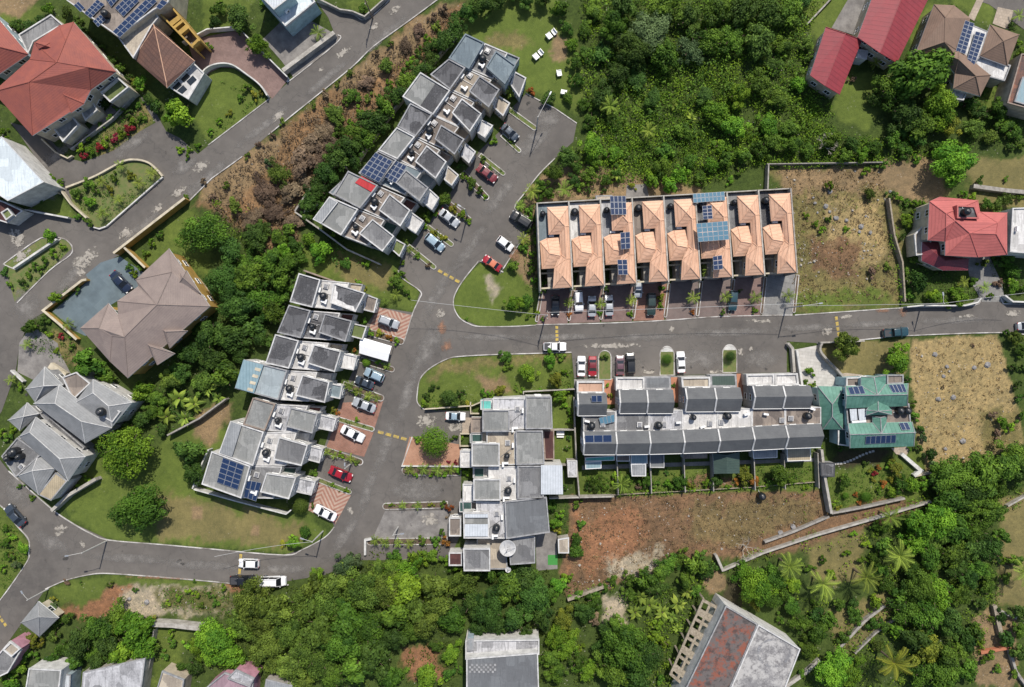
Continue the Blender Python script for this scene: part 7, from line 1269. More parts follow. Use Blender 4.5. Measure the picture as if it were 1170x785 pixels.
T('on the lawn strip below the junction', '576,407,10,a,M,loose tree on the verge below the straight road;580,417,8,a,M;603,427,14,a,B,round green tree in the middle of the lower lawn;628,409,11,a,B,tree beside the white pickup on the lower lawn;641,407,7,a,M;494,443,7,a,D;487,452,6,b,D;515,456,14,a,D,dark tree overhanging the pale parked car;526,449,7,a,D;554,449,8,b,B;571,446,9,a,Y;562,452,6,b,B;635,434,12,a,Y,yellow-green shrub clump at the right end of the lower lawn;640,452,11,a,B;617,446,5,b,B;598,446,5,b,L;590,444,5,b,M;645,425,6,b,L;652,470,7,b,B;651,480,6,b,B;644,462,6,b,B;536,463,6,b,Y;485,462,6,b,B;499,467,5,b,B')
T('around the middle townhouse block', '497.5,503.5,17,c,B,big round clipped bush on the terracotta drive;477,501,6,b,B;519,500,6,b,M;527,500,5,b,L;468,537,8,p,G;484,536,9,p,G;500,537,9,p,G;515,536,8,p,G;475,543,5,b,B;493,543,5,b,B;508,542,6,b,B;523,538,6,b,B;534,540,6,b,B;521,529,4,b,R;513,528,3,b,R;460,577,6,p,G;478,578,6,p,G;492,577,5,b,Y;506,576,6,b,M;513,580,7,b,A;515,590,6,b,X;447,577,4,b,B;429,617,8,p,G;440,620,8,p,G;455,620,7,p,G;468,621,7,p,G;482,618,8,a,M;497,617,8,a,M;510,620,8,b,A;505,608,6,b,M;555,640,9,a,M;566,648,9,a,M;548,652,8,b,M;630,577,11,a,M;634,598,10,a,B;640,588,8,b,B;659,577,8,a,M;658,616,10,a,M;660,630,12,a,M;663,600,7,b,M;638,605,7,b,Y;646,557,5,b,M;650,500,5,b,D;648,512,5,b,M')
T('on dividers of the lower row', '424,381,6,b,B;434,381,6,b,Y;444,385,6,b,A;453,389,6,b,B;416,366,6,b,M;419,414,5,c,B;432,414,6,b,B;442,418,6,p,G;399,441,8,p,G;410,447,7,p,G;421,452,7,p,G;430,455,6,p,G;405,448,5,b,O;418,456,5,b,O;385,471,5,b,A;381,468,5,b,Y;373,516,7,p,G;382,520,6,p,G;390,521,6,b,B;400,524,7,p,G;407,529,5,b,O;358,540,6,b,M;362,550,4,b,R;380,554,4,b,L;395,560,4,b,L;405,400,4,b,A;408,480,4,b,L;357,578,4,b,M')
T('in front of the orange townhouses', '650,346,8,p,G;650,360,4,b,A;686,347,8,p,G;686,358,4,b,B;721,343,9,p,G;721,358,5,b,B;755,341,6,b,Y;755,350,5,b,B;755,330,5,b,M;791.5,340,10,p,G;791,356,4,b,A;828.5,339,9,p,G;826,357,5,b,M;863,340,10,p,G;862,355,5,b,L;901,338,10,p,G;808,308,10,p,G,tall palm growing up between the sixth orange roof and its neighbour;620,332,7,a,D;693,330,5,b,M;693,320,5,b,M;845,333,4,b,D')
T('on the planting islands of the south parking', '691,408,6,b,M;762,410,6,c,M;833.6,407,6,c,D;694,440,4,b,B;698,452,5,b,Y;770,440,4,b,M;845,452,4,b,A')
T('above the dry grass lot', '755,190,14,a,M;775,200,13,a,B;790,182,12,a,M;800,205,10,a,M;812,188,12,a,B;830,182,12,a,M;835,205,7,b,B;850,178,12,a,M;868,170,13,a,M;885,160,14,a,M;905,165,15,a,M;925,172,12,a,M;845,195,8,b,M;950,160,14,a,M;965,178,12,a,M;985,176,12,a,B;1000,168,13,a,M;1020,160,13,a,M;1035,172,12,a,M;1048,182,8,b,B;1010,188,8,b,M;975,165,12,a,D;1050,160,12,a,D;1070,168,10,a,M;990,195,8,b,B;995,222,9,a,O')
T('around the huge tree at the upper right', '1052,84,34,a,M,highest crown of the huge tree behind the crimson shed;1020,102,22,a,M;1075,118,24,a,B;1035,130,22,a,D;1058,140,22,a,M;1085,140,18,a,Y;1000,112,12,a,D;1000,72,9,p,G,palm beside the end of the long crimson roof;915,96,13,a,B;930,88,9,b,M;922,50,12,a,O;925,65,9,b,O;975,90,6,b,X;1108,118,12,a,M;1122,128,11,a,D;1143,122,16,a,M;1150,142,14,a,M;1115,145,14,a,O;1135,155,12,a,O;1148,90,9,b,M;1160,108,9,b,M;1158,80,8,b,M;1164,48,7,b,B;1168,60,7,b,M;1163,18,9,p,G;1155,30,7,b,D;1090,10,7,b,M;1160,150,12,a,M;1030,150,10,a,D;1095,166,8,b,M;1168,166,8,b,M;1155,168,8,b,D')
T('around the pinkish red hipped house', '1088,187,28,a,B,large round bright tree above the pinkish red hipped house;1036,231,7,b,M;1045,232,7,b,B;1054,234,7,b,B;1028,226,7,b,B;1036,250,9,a,L;1046,242,6,b,L;1047,297,9,a,M;1067,299,9,a,B;1032,270,6,b,D;1102,222,7,b,B;1112,226,6,b,B;1128,232,9,a,M;1140,236,11,a,O;1150,228,10,a,O;1152,295,10,a,M;1140,300,8,b,D;1125,300,8,a,O;1160,310,12,a,M;1158,325,11,a,B;1048,322,15,a,D;1040,338,9,b,M;1067,338,10,a,B;1078,346,9,b,B;1099,340,13,a,B;1088,332,6,b,L;1101,322,9,p,G;1125,328,9,p,G;1112,320,7,b,M;1143,323,7,b,X;1132,338,6,b,L;1170,330,9,b,M;1120,208,8,b,D;1075,310,7,b,D;1036,310,7,b,M;1020,222,8,b,D;996,310,8,b,X;1015,306,6,b,O;1150,205,5,b,M;1165,226,6,b,M;948,212,8,b,L;940,262,7,b,B;932,255,5,b,B;922,246,5,b,L;948,250,5,b,M;968,262,5,b,B')
T('around the green metal roofed house', '965,397,21,a,O,spreading olive-topped tree in front of the green roofed house;1028,409,22,a,B,brightest round tree beside the teal pickup;925,424,8,a,L;930,440,6,b,B;920,436,5,b,M;1042,462,8,b,M;1046,475,8,b,M;1052,490,7,b,D;1056,500,8,b,E;1050,512,7,b,D;1062,520,10,a,D;1040,512,5,b,M;1066,530,8,b,E;965,549,11,a,M,round shrub in the sloping garden of the green house;965,566,4,c,B;988,567,6,c,B;995,569,4,b,M;978,566,4,b,A;982,575,4,b,A;952,575,7,b,B;958,582,6,b,Y;995,538,6,b,Y;1004,534,5,b,A;1010,552,6,b,A,orange shrub beside the retaining curve in the green house garden;1018,547,5,b,Y;998,548,5,b,Y;1026,536,12,a,Y;1018,530,8,b,B;1030,555,12,a,M;1044,556,12,a,B;1020,562,9,a,L;1005,560,6,b,L;990,530,5,b,D;1000,540,5,b,R;1056,552,9,a,B;938,512,5,b,B;960,512,6,b,D;1038,434,6,b,D;950,540,5,b,D')
T('on the straw coloured lot', '1161,386,11,a,O;1168,400,9,a,M;1150,380,6,b,M;1158,420,8,a,D;1163,440,8,a,D;1166,455,8,b,D;1168,475,8,b,M;1145,482,9,a,L;1155,488,8,b,B;1135,474,7,b,X;1140,495,7,b,X;1172,420,8,b,D;1112,395,3,b,X;1078,442,3,b,X')
T('behind the grey gabled row', '710,553,13,p,G;703,545,9,b,B;719,548,9,a,M;739,550,9,a,M;730,556,6,b,X;750,553,7,b,M;762,552,6,b,B;778,551,11,a,M;790,556,6,b,Y;818,550,11,a,D;806,553,6,b,B;832,556,5,b,B;852,545,12,a,Y;862,550,9,a,A;843,550,7,b,A;891,544,16,a,M,widest round tree in the back yards of the gabled row;905,547,8,a,M;880,551,7,a,M;681,551,12,a,M;690,556,8,b,M;672,556,7,b,D;922,556,5,b,L;762,540,5,b,D;740,540,5,b,M')
T('below the straw coloured lot', '1092,543,26,a,M;1075,552,16,a,D;1123,541,26,a,M;1108,558,22,a,D;1145,534,22,a,M;1160,518,18,a,M;1168,540,16,a,D;1085,570,22,a,M;1140,560,14,a,M;1075,592,24,a,B,brightest feathery tree in the lower right green belt;1104,578,22,a,M;1052,600,22,a,B;1048,618,20,a,B;1072,612,20,a,O;1092,604,22,a,M;1132,584,20,a,M;1115,606,20,a,M;1110,626,18,a,D;1134,628,18,a,D;1143,612,12,a,M;1090,634,20,a,M;1062,634,18,a,M;1016,590,16,P,G;1035,598,12,a,M;1128,560,16,a,D;1072,540,12,a,M;1010,602,9,a,M;1000,600,8,b,M')
T('in the bottom right woods', '1028,635,21,P,G;989,659,20,P,G;941,668,20,P,G;1020,756,24,P,Y,big yellow-fronded palm at the bottom right;1168,652,18,P,G;900,646,18,P,G;1052,668,24,a,M;1075,680,22,a,B;1038,700,20,a,M;1062,705,22,a,M;1085,712,20,a,D;1100,680,16,a,M;1108,662,16,a,D;1095,650,16,a,D;1048,730,20,a,D;1062,742,20,a,Y;1085,748,22,a,M;1080,772,24,a,M;1105,735,16,a,D;1056,770,18,a,M;952,766,24,a,B,bright bushy tree at the bottom edge right of the derelict building;975,772,18,a,B;936,722,16,a,M;948,708,12,a,M;930,705,12,a,D;965,728,10,a,M;925,742,14,a,M;915,712,15,a,M;905,692,14,a,M;1000,712,10,a,M;1008,652,10,a,M;975,690,10,a,D;1030,680,14,a,M;1015,668,12,a,M;1105,765,16,a,M;1125,755,8,b,M;1140,765,7,b,M;1133,748,8,b,M;1120,690,10,a,D;1130,672,12,a,M;1128,655,12,a,M;1150,730,12,a,D;1165,745,12,a,D;1168,700,12,a,D;1165,720,12,a,M;1160,770,8,b,M;1145,705,10,a,D;1118,650,14,a,M;1160,640,10,a,M;1010,625,12,a,M;1000,640,10,a,M;985,640,8,b,M;1045,650,14,a,M;933,690,7,b,M;975,610,6,b,L')
T('in the bottom right woods beside the slanting walls', '958,690,10,a,M;978,703,12,a,M;1000,688,9,a,L;1012,716,9,a,M;1024,722,11,a,B;1115,722,12,a,M;1004,738,10,a,O;950,655,8,b,L;925,650,8,b,M;968,632,7,b,L;940,640,7,b,M;990,622,8,b,L;1122,735,8,b,L;1150,660,9,b,M;1145,640,8,b,L')
T('on the bank around the derelict building', '867,671,24,a,B,bright spreading tree above the derelict building;851,657,15,a,B;884,658,18,a,M;905,668,14,a,B;880,682,16,a,M;862,688,12,a,Y;896,680,12,a,M;712,742,30,a,M,big round tree left of the derelict building;736,752,24,a,D;700,768,22,a,M;726,772,22,a,D;704,712,14,a,M;715,722,14,a,M;738,663,16,a,M;755,655,14,a,M;750,672,14,a,D;765,645,14,a,M;796,646,18,a,M,round bright tree at the corner of the dirt lot above the derelict building;808,652,12,a,D;784,662,14,a,M;776,640,12,a,M;742,692,15,n,G;726,700,12,n,G;757,700,13,n,G;732,682,11,n,G;774,690,13,n,G;785,676,11,n,G;768,705,9,n,G;752,715,10,b,L;774,718,8,n,G;760,735,10,b,L;748,728,10,a,L;795,676,10,a,M;720,680,10,a,M;765,760,8,b,L;755,775,8,b,M;700,755,12,a,D;916,770,8,b,M;892,708,8,b,M;690,672,9,b,M;700,665,8,b,M;720,664,10,a,M;680,680,9,b,M')
T('in the bottom tree belt', '246,728,26,a,B,bright feathery tree at the left end of the bottom belt;260,748,20,a,B;284,688,24,a,O;310,690,22,a,O;298,712,22,a,O;275,715,20,a,O;317,700,22,a,O;302,738,26,a,O;330,722,24,a,O;350,745,24,a,O;330,765,22,a,O;357,672,18,a,O;345,695,22,a,O;375,690,24,a,O;393,648,18,a,E,grey-leaved tree overlapping the road bend above the bottom belt;362,655,12,a,L;383,668,22,a,O;364,716,26,a,O;411,676,26,a,O;395,705,26,a,M;388,735,28,a,M;420,722,26,a,M;362,756,26,a,O;428,752,24,a,D;405,765,22,a,M;442,676,24,a,O;430,655,16,a,O;463,672,24,a,L;452,700,22,a,M;465,655,18,a,L;445,648,14,a,M;474,695,22,a,O;496,668,22,a,O;502,692,22,a,O;488,712,20,a,O;515,708,20,a,M;530,664,20,a,O;540,690,20,a,D;520,645,12,a,L;559,694,24,a,D;580,672,22,a,M;596,664,22,a,D;611,684,24,a,D;590,705,22,a,D;570,716,16,a,D;618,706,18,a,D;548,718,14,a,D;600,722,12,a,D;640,668,13,a,B;628,680,14,a,M;650,660,8,b,B;516,748,14,a,B;500,738,10,a,M;488,776,20,a,B,bright yellow-green tree at the bottom edge left of the white-parapet building;512,772,10,a,M;525,765,8,a,M;645,708,15,a,Y;636,726,16,a,B;648,742,16,a,B;628,752,14,a,M;634,770,16,a,M;655,725,12,a,L;660,758,12,a,M;672,768,15,a,B;668,700,14,a,D;678,688,12,a,M;695,722,14,a,D;690,738,14,a,D;664,740,8,b,L;560,655,12,a,M;590,650,12,a,M;610,660,12,a,M;452,730,20,a,D;470,722,16,a,M;445,775,16,a,M;380,775,18,a,M;350,780,14,a,O;313,760,14,a,O;405,640,12,a,E;450,635,10,a,M;475,638,12,a,L;495,636,12,a,L;512,640,8,a,M;575,650,10,a,D;460,770,8,b,M;680,710,9,b,X;660,680,10,b,M;310,668,8,b,O')
T('in the bottom left corner', '60,752,11,a,M;84,757,13,a,M;112,758,14,a,D;128,762,12,a,M;148,762,13,a,M;170,742,13,a,M;206,764,10,a,M;222,762,12,a,D;268,758,16,a,M;292,768,11,a,M;18,752,9,a,D;94,730,22,a,D;112,716,20,a,M;132,706,20,a,M;153,718,24,a,B;137,745,20,a,B;158,740,20,a,B;82,745,14,a,D;105,748,14,a,M;120,735,18,a,D;172,712,12,a,Y;233,727,14,a,B;224,741,14,a,B;240,750,14,a,B;215,738,8,b,B;196,735,9,b,M;188,750,8,b,M;196,722,7,b,B;71,742,12,a,M;60,727,10,a,O;36,732,10,a,Y;46,735,8,b,Y;30,745,9,a,M;20,765,12,a,B;12,780,12,a,B;4,775,9,b,M;38,748,8,b,M;61,692,7,b,E;60,684,5,b,Y;74,708,9,a,M;64,714,8,b,M;125,668,6,b,O;76,666,5,b,X;92,666,3,b,M;24,626,9,a,B;19,645,8,a,E;9,636,8,b,M;6,622,8,b,M;2,650,7,b,L;14,614,7,b,L;13,634,5,b,Y;6,605,6,b,M;154,674,5,b,M;203,684,6,b,L;215,676,6,b,B;225,680,6,b,L;192,690,5,b,L;230,693,5,b,M;240,680,6,b,M;103,780,6,b,Y;115,782,5,b,Y;255,672,6,b,L;245,690,6,b,M;222,665,3,b,M;80,756,8,b,D')
# the unbroken woodland: crowns one can tell apart, filled in between the ones placed by eye
WP_ = [(664, -12), (940, -12), (925, 45), (905, 75), (912, 100), (935, 130), (955, 155), (880, 168), (800, 188), (740, 205), (700, 200), (690, 180), (668, 140), (662, 90), (668, 40)]
for kk, d in enumerate('745,32,28,E;722,55,24,D;700,30,22,M;715,5,20,D;760,8,22,M;790,20,20,D;820,12,22,M;850,10,22,D;880,15,20,D;905,10,20,M;920,-4,14,D;690,60,16,D;705,85,18,D;690,110,18,D;730,88,16,D;760,62,20,M;790,55,20,E;812,45,20,M;838,42,20,M;868,45,22,D;895,50,16,M;680,8,16,M;690,85,14,M;905,80,12,M;885,70,14,D;850,75,16,M;870,95,18,M;845,110,18,B;820,80,14,M;890,110,16,M;910,125,14,M;820,130,18,B;840,145,18,B;860,130,14,M;880,140,16,B;790,85,12,M;805,110,14,D;785,120,14,M;770,95,12,M;745,112,14,D;725,118,14,D;705,135,13,M;735,140,13,M;760,140,13,D;780,150,14,M;800,155,16,B;825,165,12,B;715,155,12,B;740,165,12,M;760,172,13,M;690,150,14,B;700,175,13,B;720,182,12,M;785,172,10,M;680,185,11,B;930,140,12,M;905,145,14,M;860,160,12,B;925,112,10,M;675,135,12,M;672,60,12,M;668,30,12,M'.split(';')):
    q = d.split(',')
    if float(q[1]) > 60 and float(q[2]) < 17 and kk % 5 in (0, 2, 3): continue
    tree(float(q[0]), float(q[1]), float(q[2]), 'a', q[3], 'in the woodland above the orange townhouses')
for d in '697,122,13;741,150,11;705,200,10;688,118,11;770,120,8;790,135,8'.split(';'):
    q = d.split(','); tree(float(q[0]), float(q[1]), float(q[2]), 'P' if float(q[2]) > 10 else 'n', 'G', 'in the woodland above the orange townhouses')
# labels: look and place; look-alikes of one area are told apart by their order, a dense mass shares one label
def finish_labels():
    sets = {}
    for r in TREES: sets.setdefault((r[1], r[2], r[3], r[6]), []).append(r)
    for (area, colw, kind, szw), L in sets.items():
        base = (szw + colw + ' ' + kind) if colw != 'green' else szw + kind; L.sort(key=lambda r: r[4]); n = len(L)
        for i, r in enumerate(L):
            if n == 1: lab = base + ' ' + area
            elif n == 2: lab = ('left' if i == 0 else 'right') + ' of two: ' + base + ' ' + area
            elif n <= 12: lab = ('leftmost' if i == 0 else 'rightmost' if i == n - 1 else ORD[i]) + (' ' if i in (0, n - 1) else ' from left, ') + base + ' ' + area
            else: lab = base + ' ' + area
            r[0]['label'] = ' '.join(lab.split()[:16]); r[0]['group'] = (base + 's ' + area) if n > 12 else area
finish_labels()
# ---------------------------------------------------------------- low growth nobody could count
def scatter(name, label, cat, polys, dens, mat, size, hgt, seed, rise=.35, clump=.9):
    rng = np.random.default_rng(seed); VV = []; TT = []
    for poly in polys:
        P = np.array(poly, float); x0, y0 = P.min(0); x1, y1 = P.max(0); A = abs(signed_area([tuple(p) for p in poly])) / PXM ** 2; nc = max(4, int(A * dens))
        x = rng.uniform(x0, x1, nc * 4); y = rng.uniform(y0, y1, nc * 4); k = pip(x, y, poly); x, y = x[k][:nc], y[k][:nc]
        if not len(x): continue
        C = np.stack([(x - CX) / PXM, (CY - y) / PXM, np.full(len(x), hgt * .3)], 1); R = rng.uniform(.35, 1.0, len(x)) * clump
        V, t = leaves(C, R, int(len(x) * 9 * clump ** 1.2), size, rng, squash=rise, up=.0, jit=.6); VV.append(V); TT.append(t)
    V = np.concatenate(VV); t = np.concatenate(TT); o = bpy.data.objects.new(name, np_mesh(name, V, quads(len(t)), mat, t)); COL.objects.link(o); tag(o, label, cat); o['kind'] = 'stuff'
GB = [[(598, 224), (640, 205), (700, 208), (700, 226), (612, 229), (612, 330), (602, 330), (594, 262)], [(598, 224), (640, 205), (640, 225), (612, 229), (606, 262), (596, 262)], [(120, 738), (180, 730), (178, 752), (120, 756)], [(95, 172), (156, 122), (172, 138), (140, 166), (102, 182)], [(90, 178), (104, 158), (158, 116), (170, 132), (140, 164), (100, 184)], [(110, 245), (180, 195), (186, 203), (123, 258)], [(84, 220), (135, 195), (150, 200), (100, 250)], [(26, 315), (70, 278), (80, 284), (22, 340)], [(60, 333), (92, 322), (96, 328), (68, 348)], [(34, 364), (64, 378), (96, 400), (90, 420), (66, 410), (28, 400)], [(668, 540), (930, 530), (935, 556), (668, 564)], [(950, 545), (1000, 535), (1050, 530), (1062, 560), (1020, 575), (950, 582)], [(1030, 305), (1075, 300), (1115, 320), (1118, 340), (1080, 348), (1035, 348)], [(1125, 300), (1165, 300), (1172, 338), (1148, 335)], [(1022, 225), (1056, 228), (1060, 245), (1035, 262)], [(627, 570), (650, 568), (650, 610), (630, 606)], [(484, 452), (540, 446), (545, 458), (488, 467)], [(624, 425), (654, 418), (654, 460), (636, 460)], [(0, 585), (28, 620), (28, 645), (0, 680)], [(240, 90), (300, 104), (302, 112), (246, 156), (238, 152), (290, 112)], [(612, 235), (614, 330), (604, 330), (602, 250)], [(1110, 100), (1165, 85), (1172, 170), (1100, 170)], [(0, 150), (60, 202), (64, 210), (0, 160)], [(185, 672), (262, 672), (262, 702), (185, 696)]]
for a_, b__, w_ in DIV:
    A_, B_ = V2(a_), V2(b__); n_2 = Vector((-(B_ - A_).y, (B_ - A_).x)).normalized() * (w_ * .36); B_ = B_ - (B_ - A_).normalized() * 3; GB.append([tuple(A_ + n_2), tuple(A_ - n_2), tuple(B_ - n_2), tuple(B_ + n_2)])
scatter('undergrowth', 'tangled green undergrowth between the woodland trees', 'undergrowth', [WP_, [(655, 170), (735, 190), (800, 200), (870, 180), (1060, 150), (1060, 180), (1010, 186), (870, 190), (800, 212), (740, 205), (650, 210)]], 1.0, 'leaf_weed', .32, .9, 31, .8, 1.4)
scatter('undergrowth', 'darker shrubs mounded through the woodland', 'undergrowth', [[(668, -10), (935, -10), (905, 75), (950, 150), (800, 180), (700, 190), (670, 120)]], .22, 'leaf_mid', .42, 2.4, 42, .85, 2.1)
scatter('undergrowth', 'low tangle of bushes half burying the walls at the lower right', 'undergrowth', [[(905, 640), (985, 620), (1060, 560), (1140, 690), (1110, 785), (920, 785), (900, 700)], [(830, 648), (930, 615), (1000, 595), (1000, 612), (900, 645), (850, 660)], [(690, 672), (830, 640), (800, 690), (775, 785), (690, 785)]], .22, 'leaf_weed', .36, .9, 43, .8, 1.2)
scatter('creeper_carpet', 'bright green creeper carpet at the lower edge of the woodland', 'creeper', [[(668, 195), (700, 165), (760, 165), (850, 150), (925, 140), (1010, 165), (1005, 183), (870, 186), (800, 208), (740, 208), (700, 212)], [(760, 60), (830, 70), (850, 120), (800, 160), (740, 150), (735, 90)], [(690, 120), (735, 120), (740, 180), (690, 185)], [(900, 60), (930, 60), (960, 150), (900, 150)]], 1.3, 'leaf_bright', .3, 1.0, 41, .6, 1.2)
scatter('undergrowth', 'mixed undergrowth filling the belt beside the lower diagonal row', 'undergrowth', [[(160, 440), (215, 380), (250, 310), (330, 270), (345, 310), (320, 370), (290, 400), (270, 440), (195, 495), (150, 490)], [(300, 240), (345, 245), (440, 305), (400, 305), (330, 290), (290, 300)]], .45, 'leaf_dark', .36, .6, 32, .5, 1.2)
scatter('undergrowth', 'olive undergrowth beneath the bottom tree belt', 'undergrowth', [[(262, 672), (370, 658), (420, 630), (512, 622), (530, 650), (640, 655), (690, 680), (690, 785), (620, 785), (618, 730), (532, 730), (530, 785), (265, 785), (240, 720)]], .4, 'leaf_olive', .34, .5, 33, .4, 1.1)
scatter('undergrowth', 'green undergrowth on the overgrown slope at the lower right', 'undergrowth', [[(1060, 540), (1165, 500), (1180, 560), (1140, 600), (1140, 690), (1110, 785), (920, 785), (940, 735), (1010, 690), (980, 640), (1040, 600)], [(700, 670), (815, 640), (800, 690), (770, 785), (690, 785), (695, 740), (720, 700)]], .4, 'leaf_mid', .36, .6, 34, .5, 1.2)
scatter('dry_brush', 'dead brown brush covering the slope below the main road', 'brush', [[(480, 30), (525, 10), (515, 40), (450, 110), (400, 165), (350, 235), (335, 285), (290, 285), (240, 235), (235, 215), (310, 165), (400, 90)]], 1.5, 'leaf_dry', .32, .6, 35, .55, 1.0)
scatter('weeds', 'green weeds and creepers over the slope below the main road', 'weeds', [[(500, 25), (520, 30), (470, 90), (430, 130), (380, 185), (345, 235), (330, 285), (310, 275), (350, 200), (420, 110)], [(235, 225), (285, 240), (300, 280), (320, 300), (270, 300), (245, 260)]], .8, 'leaf_weed', .3, .9, 36, .6, 1.0)
scatter('garden_cover', 'low mixed planting filling garden beds and parking dividers', 'ground cover', GB, 2.4, 'leaf_mid', .24, .3, 44, .6, .6)
scatter('weeds', 'green weeds along the lower fence of the dirt lot', 'weeds', [[(860, 575), (935, 560), (945, 588), (870, 615)], [(665, 558), (930, 548), (930, 560), (665, 568)], [(130, 672), (262, 672), (262, 698), (180, 698)], [(895, 210), (1010, 230), (1025, 340), (910, 350)]], .16, 'leaf_weed', .22, .2, 37, .35, .55)
scatter('dry_grass', 'tufts of straw coloured grass on the open lots', 'dry grass', [[(1042, 390), (1140, 385), (1165, 500), (1100, 530), (1060, 540), (1042, 440)], [(880, 192), (1010, 190), (1025, 340), (910, 352)], [(660, 570), (935, 562), (940, 590), (815, 635), (700, 665), (655, 675)]], 1.0, 'leaf_straw', .24, .15, 38, .3, .55)
scatter('creeper', 'creepers climbing over the stone retaining walls', 'creeper', [[(824, 655), (870, 636), (870, 624), (824, 643)], [(905, 622), (935, 612), (935, 604), (905, 613)], [(975, 600), (1060, 575), (1060, 565), (975, 589)], [(955, 742), (975, 722), (970, 715), (950, 735)], [(995, 702), (1010, 690), (1005, 683), (990, 697)], [(1012, 250), (1022, 250), (1034, 345), (1024, 345)], [(880, 184), (1005, 183), (1005, 191), (880, 193)], [(650, 685), (692, 670), (690, 663), (648, 678)], [(700, 568), (930, 554), (930, 548), (700, 561)]], 2.6, 'leaf_weed', .26, 1.6, 48, .9, .7)
scatter('dry_litter', 'brown dead weeds and twigs matted over the dirt lot', 'dry litter', [[(658, 572), (934, 563), (942, 588), (815, 634), (760, 648), (690, 672), (655, 678)], [(890, 195), (1008, 195), (1022, 340), (912, 350)]], .9, 'leaf_dry', .22, .1, 47, .25, .6)
# loose stones on bare ground, one sheet of rubble
def rubble(name, label, polys, dens, smin, smax, mat, seed):
    rng = random.Random(seed); m = MB()
    for poly in polys:
        xs_ = [p[0] for p in poly]; ys_ = [p[1] for p in poly]; A = abs(signed_area(poly)) / PXM ** 2; n = int(A * dens)
        for _ in range(n * 2):
            x, y = rng.uniform(min(xs_), max(xs_)), rng.uniform(min(ys_), max(ys_))
            if n <= 0 or not pip(np.array([x]), np.array([y]), poly)[0]: continue
            n -= 1; s = rng.uniform(smin, smax) * (1 if rng.random() < .9 else 2); c = W(x, y); k = 5; a0 = rng.uniform(0, 6); b_ = [(c.x + s * math.cos(a0 + 6.28 * i / k) * rng.uniform(.5, 1.1), c.y + s * math.sin(a0 + 6.28 * i / k) * rng.uniform(.5, 1.1), -.05) for i in range(k)]
            t = [(c.x + (p[0] - c.x) * .6, c.y + (p[1] - c.y) * .6, s * rng.uniform(.3, .7)) for p in b_]
            for i in range(k): j = (i + 1) % k; m.poly([b_[i], b_[j], t[j], t[i]])
            m.poly(t)
    o = build(name, m, mat); tag(o, label, 'rubble'); o['kind'] = 'stuff'
matte('stone_pale', (0.48, 0.45, 0.40), (0.3, 0.27, 0.23), 3); matte('stone_grey', (0.30, 0.29, 0.29), (0.14, 0.135, 0.13), 2.5)
rubble('rubble', 'pale stones littering the bare lots and banks', [[(655, 570), (935, 562), (940, 590), (815, 635), (700, 668), (655, 678)], [(690, 640), (765, 628), (755, 650), (700, 668)], [(130, 668), (262, 670), (262, 700), (130, 702)], [(690, 680), (716, 682), (716, 720), (695, 725)], [(884, 195), (1010, 192), (1025, 340), (910, 352)], [(1042, 390), (1140, 385), (1165, 500), (1060, 540)], [(900, 606), (960, 588), (1000, 590), (830, 640)], [(240, 205), (330, 150), (480, 20), (500, 20), (400, 120), (300, 240)]], .22, .06, .2, 'stone_pale', 5)
rubble('rubble', 'heaped broken stone at the lower left of the dirt lot', [[(655, 672), (700, 655), (765, 630), (760, 645), (700, 668), (660, 682)], [(985, 275), (1000, 280), (998, 298), (982, 295)], [(905, 275), (930, 275), (935, 300), (910, 305)]], 1.6, .08, .28, 'stone_pale', 6)
# single boulders
def boulder(x, y, s, label, mat='stone_grey'):
    rng = random.Random(int(x * 7 + y)); s *= .68; bm = bmesh.new(); bmesh.ops.create_icosphere(bm, subdivisions=2, radius=s)
    for v in bm.verts: v.co *= rng.uniform(.75, 1.15); v.co.z *= .6; v.co.z = max(v.co.z, -.1)
    me = bpy.data.meshes.new('boulder'); bm.to_mesh(me); bm.free(); me.materials.append(MATS[mat]); o = bpy.data.objects.new('boulder', me); COL.objects.link(o); p = W(x, y); o.location = (p.x, p.y, .05); tag(o, label, 'boulder', 'boulders on the open lots')
for x, y, s, lab in [(948, 219, .75, 'tall grey boulder near the upper wall of the dry lot'), (929, 226, .35, 'small grey boulder left of the upper boulder group'), (931, 232, .45, 'pale grey boulder below the small one in the dry lot'), (943.5, 235.5, .8, 'broad grey boulder in the middle of the diagonal boulder line'), (948, 242, .5, 'round grey boulder just under the broad one'), (955, 249.5, .8, 'long grey boulder at the lower end of the diagonal line'), (967, 252, .6, 'grey boulder right of the long boulder'), (934, 243, .35, 'isolated small boulder left of the diagonal boulder line'),
   (989, 247, .4, 'white stone near the drain wall in the dry lot'), (983.5, 259, .8, 'grey boulder by the pale scar in the dry lot'), (982, 265, .5, 'pale boulder under the grey one by the pale scar'), (994, 266, .6, 'small dark boulder by the pale scar'), (1017, 219, .5, 'white rock above the drain wall'), (1068, 405, .8, 'pale rock at the upper left of the straw lot'), (1082, 419, .6, 'brown rock in the middle of the straw lot'), (1128, 417, .9, 'white rock slab at the right of the straw lot'), (1113, 420, .7, 'long white rock left of the slab in the straw lot'), (1078, 430, .6, 'white rock below the brown rock'), (1072, 456, .8, 'grey rock at the left fence of the straw lot'), (1089, 454, .8, 'grey rock pair at the lower middle of the straw lot'), (1100, 504, .9, 'flat pale rock low in the straw lot'), (1080, 513, .6, 'white rock at the bottom of the straw lot'), (906, 602, .9, 'grey concrete lump at the upper end of the boulder strip'), (892, 609, .9, 'grey concrete lump at the lower end of the boulder strip'), (148, 684, .6, 'white rock on the scree at the lower left'), (168, 688, .8, 'larger white rock on the scree at the lower left')]: boulder(x, y, s, lab)
